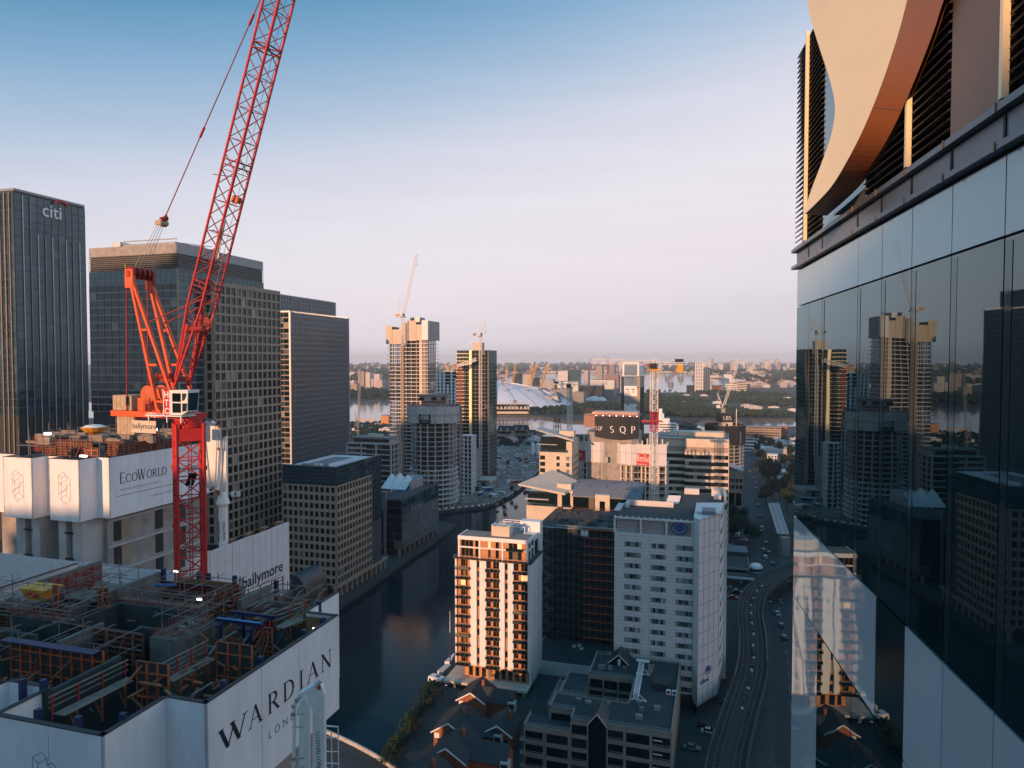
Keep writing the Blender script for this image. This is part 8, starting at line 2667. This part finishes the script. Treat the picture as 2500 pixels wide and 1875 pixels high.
# ================================================================== near bank of the river, far docks
def far_thing(name, label, cat, px, pyb, Y=None, rz=-TH, group=None):
    g = G(px, pyb) if Y is None else Vector((*P(px, pyb, Y).xy, 0))
    return thing(name, label, cat, (g.x, g.y, 0), rz, group), g.y
def px2m(n, Y):
    return n * Y / FPX
def simple_block(name, label, cat, pxl, pxr, pyt, pyb, m, dep=18, bands=0, roofm='roof_g', rz=-TH, Y=None, piers=0, group=None):
    t, Y = far_thing(name, label, cat, (pxl + pxr) / 2, pyb, Y, rz, group)
    w = px2m(pxr - pxl, Y) / 2; h = P(0, pyt, Y).z
    MB().box(-w, w, 0, dep, 0, h).build('wall', m, t)
    MB().box(-w + .3, w - .3, .3, dep - .3, h + .01, h + .8).build('roof', roofm, t)
    fl = max(1, bands)
    for i in range(bands):
        z = h * (i + .45) / fl
        MB().box(-w + .6, w - .6, -.08, .02, z, z + h / fl * .45).build('window_band', 'win_dark', t)
    for i in range(piers):
        x = -w + 2 * w * (i + .5) / piers
        MB().box(x - .35, x + .35, -.3, .03, 0, h).build('pier', m, t)
    return t, w, h, Y
# LBS tower
t, Y = far_thing('wrapped_tower', 'round tower core with black lettered hoarding above black sheeting', 'tower', 1770, 1080, 650, 0)
zc1, zc0 = P(0, 1036, Y).z, P(0, 1082, Y).z
MB().lathe([(19, zc0), (19.4, zc1), (18.6, zc1), (18.2, zc0)], 10).build('black_sheeting', 'black', t)
for i in range(14):
    z = zc0 - .6 - i * 3.3
    if z < 1:
        break
    MB().lathe([(.1, z), (17.5, z), (17.5, z + .35), (.1, z + .35)], 20).build('floor_slab', 'conc_l', t)
MB().lathe([(12, 0), (12, zc1 - 2)], 14).build('inner_wall', 'conc_d', t)
for i in range(14):
    a = 2 * math.pi * i / 14
    MB().bar((16 * math.cos(a), 16 * math.sin(a), 0), (16 * math.cos(a), 16 * math.sin(a), zc0), .8).build('column', 'conc', t)
MB().lathe([(.1, zc1 - 2.5), (18.3, zc1 - 2.5)], 20).build('deck', 'conc', t)
zb0, zb1 = P(0, 1029, Y).z, P(0, 1008, Y).z
MB().box(-5, 5, -6, 6, 0, zb0).build('core_wall', 'cream', t)
MB().box(-6.4, 6.4, -7, 7, zb0, zb1).build('core_hoarding', 'ink', t)
serif('LBS', 3.6, 'white', t, (-4.1, -7.1, zb0 + 2.0), (1, 0, 0), (0, 0, 1), thick=.05)
MB().box(-1.2, .8, -6.2, -6, zb0 - 4, zb0 - 1.5).build('core_opening', 'dark', t)
MB().box(-1.2, .8, -6.2, -6, zb0 - 8.4, zb0 - 6).build('core_opening', 'dark', t)
b = MB(); rnd = random.Random(15)
for i in range(40):
    a = rnd.uniform(3.4, 6.0); b.bar((18 * math.cos(a), 18 * math.sin(a), zc1 - 2), (18 * math.cos(a), 18 * math.sin(a), zc1 + rnd.uniform(.5, 1.5)), .2)
b.build('edge_posts', 'stone', t, stuff=True)
text('MADISON', 2.6, 'greyink', t, (9.2, -18.0, zc0 + 1.2), (0, 0, 1), (-.9, -.4, 0), ext=.03)
text('LBS', 2.4, 'greyink', t, (-8.6, -18.2, zc0 + 9), (0, 0, 1), (-.9, .4, 0), ext=.03)
MB().tube((9.5, -3, zc1 - 2), (9.5, -3, zb1 + 4), .5, n=8).build('boom_mast', 'galv', t)
small_luffer(1766, 1010, 652, 997, (1805, 877), (1752, 960), 'white luffing crane on the black sheeted round tower', base_z=zb1 - 3, w=2.2, cw='white')

simple_block('brick_block', 'long tan brick office slab by the river right of the black tower', 'office', 1821, 1904, 1043, 1078, 'stone', 18, 6, piers=16)
simple_block('brick_tower', 'small red brick tower at the end of the tan slab', 'tower', 1908, 1921, 1042, 1072, 'brick_o', 9, 0)
simple_block('white_block', 'small white flats in front of the tan brick slab', 'flats', 1815, 1843, 1071, 1102, 'white', 10, 4)
t, w, h, Y = simple_block('stepped_flats', 'white riverside flats stepping down from a tall slab', 'flats', 1608, 1650, 1035, 1072, 'white', 16, 6, 'roof_w')
MB().box(-w, -w + px2m(8, Y), .5, 12, h + .8, P(0, 999, Y).z).build('tall_slab', 'white', t)
MB().box(-w + px2m(12, Y), -w + px2m(26, Y), 1, 12, h + .8, P(0, 1022, Y).z).build('step_block', 'white', t)
MB().box(-w + px2m(8, Y) + .05, -w + px2m(12, Y), 2, 12, h + .8, P(0, 1010, Y).z).build('step_block', 'white', t)
for i, (x0, x1, pt, pb) in enumerate([(1657, 1700, 1040, 1066), (1668, 1708, 1050, 1072), (1684, 1722, 1058, 1078)]):
    t, w, h, Y = simple_block('hipped_house', ['rear', 'middle', 'front'][i] + ' riverside house with dark pagoda roof', 'house', x0, x1, pt, pb, 'brick_o', 14, 3)
    for (s, z0, z1) in ((1.15, h, h + 3), (.62, h + 3.6, h + 6)):
        MB().hexa([(-w * s, 7 - 8 * s, z0), (w * s, 7 - 8 * s, z0), (w * s, 7 + 8 * s, z0), (-w * s, 7 + 8 * s, z0), (-w * s * .5, 7 - 3 * s, z1), (w * s * .5, 7 - 3 * s, z1), (w * s * .5, 7 + 3 * s, z1), (-w * s * .5, 7 + 3 * s, z1)]).build('hipped_roof', 'slate', t)
# tan terrace with gables and dark arch roof left of the river
for i, (x0, x1, pt, pb) in enumerate([(1212, 1250, 1052, 1078), (1250, 1286, 1050, 1076), (1286, 1304, 1062, 1078), (1304, 1322, 1060, 1074)]):
    t, w, h, Y = simple_block('warehouse', ['tan gabled warehouse right behind the dark arched hall', 'broad tan gabled warehouse at the river edge', 'small tan gabled warehouse by the white site silos', 'small tan gabled house at the end of the warehouse row'][i], 'house', x0, x1, pt, pb, 'stone', 16, 2)
    b = MB(); b.hexa([(-w, -.4, h), (w, -.4, h), (w, 16, h), (-w, 16, h), (-w, 7, h + 6), (w, 7, h + 6), (w, 9, h + 6), (-w, 9, h + 6)]); b.build('pitched_roof', 'slate', t)
    for x in (-w * .5, w * .4):
        MB().hexa([(x - 3, -.6, h - 1), (x + 3, -.6, h - 1), (x + 3, 5, h - 1), (x - 3, 5, h - 1), (x - .2, -.6, h + 4), (x + .2, -.6, h + 4), (x + .2, 5, h + 4), (x - .2, 5, h + 4)]).build('gable', 'stone', t)
t, Y = far_thing('arched_hall', 'dark grey arched hall roof near the river bank', 'hall', 1236, 1088, None, -TH)
b = MB(); r_ = px2m(20, Y)
for i in range(16):
    a0, a1 = math.pi * i / 16, math.pi * (i + 1) / 16
    b.face([(r_ * math.cos(a0), 0, r_ * math.sin(a0)), (r_ * math.cos(a1), 0, r_ * math.sin(a1)), (r_ * math.cos(a1), 26, r_ * math.sin(a1)), (r_ * math.cos(a0), 26, r_ * math.sin(a0))])
    b.face([(0, .4, 0), (r_ * .92 * math.cos(a0), .4, r_ * .92 * math.sin(a0)), (r_ * .92 * math.cos(a1), .4, r_ * .92 * math.sin(a1))])
b.build('vault', 'cap', t)
# river wharf building and pylons
t, w, h, Y = simple_block('wharf_building', 'long pinkish riverside pavilion in front of the dome', 'building', 1205, 1292, 986, 1010, 'cream', 22, 2, 'roof_w', 0)
MB().box(w * .1, w * .3, 6, 14, h, h + 7).build('roof_box', 'steel', t)
for i in range(9):
    MB().box(-w + 2 * w * (i + .2) / 9, -w + 2 * w * (i + .7) / 9, -.3, -.1, h * .5, h * .85).build('glass_bay', 'win_hotel', t)
for i in range(3):
    g = G(1354 + i * 6, 1062, -3); t = thing('river_dolphin', 'dark timber dolphin standing in the river', 'pylon', (g.x, g.y, -4), 0, 'dolphins in the river')
    b = MB()
    for a in (0, 1.57, 3.14, 4.71):
        b.bar((3.2 * math.cos(a + .6), 3.2 * math.sin(a + .6), 0), (.9 * math.cos(a + .6), .9 * math.sin(a + .6), 24), .6)
    for z in (6, 13, 20):
        b.box(-2 + z * .06, 2 - z * .06, -2 + z * .06, 2 - z * .06, z, z + .6)
    b.build('piles', 'dark', t)
    MB().tube((0, 0, 20), (0, 0, 36), .3, n=6).build('pole', 'dark', t)
# left of the frame tower
simple_block('orange_tower', 'small sunlit orange brick tower by the left river reach', 'tower', 929, 950, 1015, 1048, 'clad_o', 10, 0)
small_luffer(874, 1072, 760, 1052, (880, 905), (868, 1005), 'tall thin grey crane left of the frame tower', m='steel', base_z=0, w=2.0, cw='white')
t, Y = far_thing('gantry_crane', 'yellow low gantry crane on the left river bank', 'crane', 890, 1040, None, 0)
MB().bar((-14, 0, 10), (18, 0, 11), 1.6, 1.6).build('beam', 'yellow', t)
b = MB()
for x in (-8, 8):
    b.bar((x - 3, 0, 0), (x, 0, 10), .8).bar((x + 3, 0, 0), (x, 0, 10), .8)
b.build('leg', 'yellow', t)
for i, (x0, x1, pt, pb, m) in enumerate([(873, 890, 907, 954, 'city'), (891, 904, 909, 954, 'city'), (906, 912, 925, 955, 'city'), (912, 928, 913, 956, 'city_w'), (918, 934, 928, 957, 'city'), (936, 950, 930, 956, 'city'), (855, 872, 937, 958, 'city')]):
    simple_block('apartment_tower', ['broad pink', 'second pink', 'slim', 'pale', 'blue grey', 'low grey', 'small'][i] + ' riverside tower beyond the left reach of the river', 'tower', x0, x1, pt, pb, m, 24)
simple_block('white_block', 'small white cube on the far left river bank', 'building', 936, 950, 945, 955, 'white', 14)
# peninsula landmarks
t, w, h, Y = simple_block('striped_tower', 'white striped high-rise pair tower beyond the river reach', 'tower', 1697, 1715, 883, 958, 'win_dark', 20, 0, 'white', 0)
for i in range(5):
    x = -w + 2 * w * i / 4; MB().box(x - 1.8, x + 1.8, -.8, 0, 0, h + .5).build('pier', 'white', t)
for i in range(9):
    MB().box(-w, w, -.5, 0, h * i / 9, h * i / 9 + 2).build('floor_band', 'white', t)
t, w, h, Y = simple_block('dark_tower', 'dark glass high-rise beside the white striped tower', 'tower', 1716, 1733, 898, 958, 'win_blue', 20, 0, 'cap', 0)
for i in range(4):
    x = -w + 2 * w * (i + .5) / 4; MB().box(x - .5, x + .5, -.6, 0, 0, h).build('pier', 'alu', t)
simple_block('round_flats', 'cylindrical cream flats near the striped tower', 'flats', 1800, 1822, 933, 958, 'cream', 24, 6)
simple_block('white_flats', 'white flats with dark top band near the striped tower', 'flats', 1771, 1799, 935, 957, 'white', 22, 5)
simple_block('white_flats', 'tall pinkish white flats behind the dark top band ones', 'flats', 1762, 1786, 914, 952, 'city_w', 24, 0)
simple_block('brick_block', 'red brown block right of the dark glass high-rise', 'flats', 1738, 1762, 941, 958, 'brick_o', 24, 4)
simple_block('dark_block', 'dark low block left of the striped tower', 'flats', 1676, 1696, 941, 957, 'conc_d', 24, 4)
for i, (x0, x1, pt, pb, m) in enumerate([(1415, 1470, 942, 975, 'conc_d'), (1440, 1500, 928, 970, 'steel'), (1350, 1412, 932, 968, 'steel'), (1388, 1415, 903, 940, 'win_blue'), (1425, 1436, 905, 945, 'city'), (1454, 1470, 893, 945, 'city'), (1482, 1500, 887, 950, 'city'), (1476, 1510, 915, 962, 'city'),
                                   (1250, 1270, 912, 940, 'win_dark'), (1276, 1298, 914, 940, 'city'), (1300, 1318, 922, 944, 'win_dark'), (1318, 1350, 926, 950, 'city'), (1362, 1386, 906, 940, 'city_w'), (1398, 1425, 958, 985, 'hotel_d'), (1345, 1390, 950, 985, 'hotel_d')]):
    simple_block('riverside_block', ['dark school block with round windows', 'grey curved office', 'grey glass office', 'blue glass tower', 'slim tower', 'unfinished tower with crane', 'tall unfinished tower', 'broad pink flats', 'dark slab flats', 'tan slab flats', 'dark flats', 'low pink flats', 'pale flats', 'grey hall', 'pale patterned hall'][i] + ' beside the dome on the peninsula', 'building', x0, x1, pt, pb, m, 40, Y=178500 / (pb - 880) + 0)
for i, (px_, pyb, pyt) in enumerate([(1440, 935, 873), (1484, 950, 872), (1406, 930, 880)]):
    Y = 178500 / (pyb - 880)
    small_luffer(px_, pyb, Y, pyt + 6, (px_ + (12 if i != 1 else -14), pyt - 4), (px_ - (4 if i != 1 else -4), pyt), ['red crane over the dome side towers', 'red crane over the tall unfinished tower', 'small grey crane behind the dome'][i], m='red' if i < 2 else 'steel', base_z=0, w=4.0, cw='red')
b = MB(); 
for i, (px_, s) in enumerate([(1450, 17), (1468, 14), (1430, 12)]):
    g = G(px_, 978); t = thing('white_canopy', ['largest', 'middle', 'smallest'][i] + ' white fabric canopy at the foot of the dome', 'canopy', (g.x, g.y, 0), 0)
    c = MB(); c.lathe([(s, 0), (s * .92, s * .3), (s * .6, s * .58), (.1, s * .7)], 18); c.build('membrane', 'white', t, smooth=True)
# flood barrier piers in the river
for i, (px_, py_) in enumerate([(1630, 926), (1662, 926), (1695, 924), (1638, 940), (1600, 918)]):
    g = G(px_, py_, -3); t = thing('barrier_pier', 'silver hooded pier of the flood barrier in the river', 'pier', (g.x, g.y, -4), 0, 'flood barrier piers')
    s = px2m(4.5, g.y)
    MB().prism([(-s, -s * 2), (0, -s * 2.6), (s, -s * 2), (s, s * 2), (0, s * 2.6), (-s, s * 2)], 0, s * 1.6).build('base', 'stone_d', t)
    c = MB(); c.hexa([(-s * .9, -s * 1.6, s * 1.6), (s * .9, -s * 1.6, s * 1.6), (s * .9, s * 1.6, s * 1.6), (-s * .9, s * 1.6, s * 1.6), (-s * .25, -s * .5, s * 3.6), (s * .25, -s * .5, s * 3.6), (s * .25, s * .5, s * 3.6), (-s * .25, s * .5, s * 3.6)]); c.build('hood', 'alu', t)
# river wall and jetty on the far bank
struct(ribbon([(-60, 1338), (38, 1328), (100, 1204), (250, 1203)], 2.5, .3, 'river_wall', 'mud', 3.2))
struct(ribbon([(250, 1203), (400, 1228), (510, 1254), (900, 1327)], 2.5, .3, 'river_wall', 'mud', 3.2))

# ================================================================== the far city
SZ = [(34, 14, 9), (52, 16, 11), (24, 18, 14), (18, 18, 38), (16, 16, 52), (44, 20, 16), (70, 26, 10), (30, 14, 22), (90, 40, 9), (20, 20, 62), (40, 12, 7)]
CM = []
for i, (w, d, h) in enumerate(SZ):
    for m in ('city', 'city_w'):
        b = MB(); b.box(-w / 2, w / 2, -d / 2, d / 2, 0, h); b.box(-w * .2, w * .25, -d * .25, d * .3, h, h + 2.2)
        CM.append((b.mesh('far_building', m), i))
rnd = random.Random(2024)
def inside(x, y, poly):
    c = False; n = len(poly)
    for i in range(n):
        x0, y0 = poly[i]; x1, y1 = poly[(i + 1) % n]
        if (y0 > y) != (y1 > y) and x < (x1 - x0) * (y - y0) / (y1 - y0) + x0:
            c = not c
    return c
def scatter(n, px0, px1, py0, py1, kinds, label, group, scale=(.8, 1.3)):
    k = 0; tries = 0
    while k < n and tries < n * 12:
        tries += 1
        px_, py_ = rnd.uniform(px0, px1), py0 + (py1 - py0) * rnd.random() ** 1.0
        g = G(px_, py_)
        if not (inside(g.x, g.y, FAR) or inside(g.x, g.y, PEN)):
            continue
        if (g.x - DC.x) ** 2 + (g.y - 1700) ** 2 < 230 ** 2:
            continue
        me, i = rnd.choice([c for c in CM if c[1] in kinds])
        s = rnd.uniform(*scale)
        o = inst('far_building', me, None, (g.x, g.y, -.2), (0, 0, rnd.uniform(-.6, .6)), (s, s, s * rnd.uniform(.8, 1.25)))
        tag(o, label, 'building', group); k += 1
scatter(46, 1760, 1960, 916, 948, (0, 1, 2, 5, 7), 'pale mid-rise block in the flats beyond the peninsula park', 'blocks beyond the park')
scatter(60, 850, 1215, 898, 950, (0, 1, 2, 5, 7, 8), 'pale block in the far city left of the dome', 'far city left of the dome')
scatter(46, 1225, 1560, 897, 930, (0, 1, 2, 5, 7, 6), 'pale block in the far city behind the dome', 'far city behind the dome')
scatter(50, 1560, 1960, 893, 914, (0, 1, 5, 2, 8), 'pale block in the far city below the wooded ridge', 'far city below the ridge', (1.1, 1.9))
scatter(22, 1480, 1960, 900, 916, (3, 4, 9), 'pale high-rise tower in the far city below the ridge', 'far high-rises', (1.2, 1.8))
scatter(24, 850, 1480, 896, 914, (3, 4, 7), 'pale high-rise in the far city across the left horizon', 'far left high-rises', (.9, 1.5))
scatter(26, 1640, 1960, 965, 1012, (10, 0), 'low shed among the trees on the peninsula park', 'park sheds', (.35, .7))
for i, (px_, pt, w_) in enumerate([(1790, 881, 22), (1811, 880, 22), (1872, 880, 30), (1897, 878, 22), (1838, 885, 20), (1720, 885, 22), (1760, 887, 22)]):
    Y = 6200 + 180 * i; q = P(px_, 900, Y)
    o = MB().box(-w_, w_, -w_, w_, 0, P(px_, pt, Y).z).build('far_tower', 'city_w'); o.location = (q.x, Y, 0)
    MB().box(-w_ * .4, w_ * .4, -w_ * .4, w_ * .4, P(px_, pt, Y).z, P(px_, pt, Y).z + 6).build('roof_plant', 'roof_g', o)
    tag(o, 'white high-rise on the skyline in front of the wooded ridge', 'tower', 'skyline high-rises')
# low roofs too many to count
b = MB()
for i in range(5200):
    px_, py_ = rnd.uniform(840, 1975), 887 + 45 * rnd.random() ** 1.8; g = G(px_, py_)
    if not (inside(g.x, g.y, FAR) or inside(g.x, g.y, PEN)) or g.y > 15500:
        continue
    if (g.x - DC.x) ** 2 + (g.y - 1700) ** 2 < 230 ** 2:
        continue
    s = rnd.uniform(8, 22) * (1 + g.y / 9000); h = rnd.uniform(5, 11) * (1 + g.y / 12000)
    b.box(g.x - s, g.x + s, g.y - 7, g.y + 7, 0, h, rnd.randrange(5))
o = b.build('far_rooftops', ['city_w', 'cream', 'brick_o', 'conc_l', 'hotel_d'], None, stuff=True)
tag(o, 'countless low rooftops of the far city fading toward the horizon', 'rooftops')
# woods and parkland
def blob_mesh(items, name, label, m='leaf'):
    b = MB()
    ico = [(0, 0, 1), (.89, 0, .45), (.28, .85, .45), (-.72, .53, .45), (-.72, -.53, .45), (.28, -.85, .45), (.72, .53, -.3), (-.28, .85, -.3), (-.89, 0, -.3), (-.28, -.85, -.3), (.72, -.53, -.3)]
    fc = [(0, 1, 2), (0, 2, 3), (0, 3, 4), (0, 4, 5), (0, 5, 1), (1, 6, 2), (2, 7, 3), (3, 8, 4), (4, 9, 5), (5, 10, 1), (2, 6, 7), (3, 7, 8), (4, 8, 9), (5, 9, 10), (1, 10, 6)]
    for (x, y, s) in items:
        k = len(b.v)
        for v in ico:
            j = rnd.uniform(.65, 1.3)
            b.v.append((x + v[0] * s * j, y + v[1] * s * j, s * .9 + v[2] * s * j))
        for f in fc:
            b.f.append(tuple(k + q for q in f)); b.m.append(0)
    o = b.build(name, m, None, stuff=True)
    return tag(o, label, 'trees')
it = []
for i in range(5200):
    px_, py_ = rnd.uniform(1575, 1975), rnd.uniform(958, 1019); g = G(px_, py_)
    if inside(g.x, g.y, PEN) and (math.sin(g.x * .021) + math.sin(g.y * .013 + g.x * .007) + rnd.uniform(-1, 1)) > .5:
        it.append((g.x, g.y, rnd.uniform(2.5, 6.5)))
for i in range(900):
    px_, py_ = rnd.uniform(1290, 1580), rnd.uniform(985, 1012); g = G(px_, py_)
    if inside(g.x, g.y, PEN) and (g.x - DC.x) ** 2 + (g.y - 1700) ** 2 > 210 ** 2:
        it.append((g.x, g.y, rnd.uniform(2, 4.5)))
blob_mesh(it, 'park_woodland', 'dark belts of trees over the peninsula park', 'leaf')
it = []
for i in range(5200):
    px_, py_ = rnd.uniform(840, 1975), 886 + 52 * rnd.random() ** 1.5; g = G(px_, py_)
    if inside(g.x, g.y, FAR) and g.y < 15000 and math.sin(px_ * .05) + math.sin(py_ * .9 + px_ * .02) + rnd.uniform(-1, 1) > -.2:
        it.append((g.x, g.y, rnd.uniform(6, 13) * (.7 + g.y / 5000)))
blob_mesh(it, 'far_woodland', 'hazy belts of trees between the far city blocks', 'leaf')
it = []
for i in range(260):
    px_, py_ = rnd.uniform(845, 945), rnd.uniform(1040, 1075); g = G(px_, py_); it.append((g.x, g.y, rnd.uniform(3, 6)))
for i in range(240):
    px_, py_ = rnd.uniform(845, 950), rnd.uniform(952, 974); g = G(px_, py_); it.append((g.x, g.y, rnd.uniform(4, 9)))
for i in range(420):
    px_, py_ = rnd.uniform(1215, 1960), rnd.uniform(1068, 1092); g = G(px_, py_); it.append((g.x, g.y, rnd.uniform(1.6, 3.2)))
blob_mesh(it, 'river_woodland', 'dark trees along both banks of the river', 'leaf_d')
# near-bank town between the towers and the river
def near_town(n, px0, px1, py0, py1, kinds, label, group, s=(.7, 1.1)):
    for i in range(n):
        g = G(rnd.uniform(px0, px1), rnd.uniform(py0, py1)); me, _ = rnd.choice([c for c in CM if c[1] in kinds]); k = rnd.uniform(*s)
        o = inst('river_house', me, None, (g.x, g.y, 0), (0, 0, -TH + rnd.choice([0, 1.57])), (k, k, k * rnd.uniform(.8, 1.3))); tag(o, label, 'house', group)
near_town(26, 1820, 1960, 1078, 1110, (0, 10), 'tan low house among trees near the right river bank', 'houses by the right river bank', (.45, .7))
near_town(14, 1590, 1720, 1066, 1085, (0, 10, 2), 'tan low house on the near river bank behind the banded office', 'houses behind the banded office', (.5, .8))
near_town(10, 1290, 1420, 1062, 1085, (0, 10), 'low house on the near river bank by the building site', 'houses by the building site', (.5, .8))
near_town(16, 850, 945, 1040, 1085, (0, 10, 2), 'low house on the near bank left of the frame tower', 'houses left of the frame tower', (.5, .8))

# the quarter south of the road, beyond the glass tower
near_town(130, 2110, 2950, 1060, 1480, (0, 1, 2, 5, 7), 'ordinary low block in the streets south of the station', 'blocks south of the station', (.7, 1.1))
near_town(26, 2260, 2900, 1490, 1850, (0, 1, 2, 5), 'ordinary low block in the near streets south of the viaduct', 'blocks south of the viaduct', (.6, .9))
near_town(16, 2050, 2900, 1090, 1400, (3, 4), 'plain high-rise block in the streets south of the station', 'high-rises south of the station', (.7, 1.0))
scatter(60, 1975, 2900, 893, 960, (0, 1, 2, 5, 7, 3), 'pale block in the far city south of the park', 'far city south of the park')
it = []
for i in range(2600):
    g = G(rnd.uniform(1975, 2900), 887 + 130 * rnd.random() ** 1.3)
    if g.y < 15000 and (inside(g.x, g.y, FAR) or inside(g.x, g.y, PEN)):
        it.append((g.x, g.y, rnd.uniform(4, 8) * (.7 + g.y / 5000)))
for i in range(900):
    g = G(rnd.uniform(1975, 2900), rnd.uniform(1062, 1480)); it.append((g.x, g.y, rnd.uniform(2, 4.5)))
blob_mesh(it, 'south_woodland', 'dark trees over the streets and park south of the station', 'leaf')
# ================================================================== evening haze
hz = bpy.data.materials.new('haze'); hz.use_nodes = True
hn, hl = hz.node_tree.nodes, hz.node_tree.links
hn.clear()
ho = hn.new('ShaderNodeOutputMaterial'); pv = hn.new('ShaderNodeVolumePrincipled')
pv.inputs['Color'].default_value = (.88, .94, 1.0, 1)
pv.inputs['Density'].default_value = 6.2e-5
pv.inputs['Anisotropy'].default_value = 0.0
hl.new(pv.outputs[0], ho.inputs['Volume'])
M['haze'] = hz
h_ = MB().box(-14800, 14800, -1700, 17800, -13, 226).build('haze', 'haze', None, stuff=True)
tag(h_, 'thin pale evening haze over the whole city', 'haze')
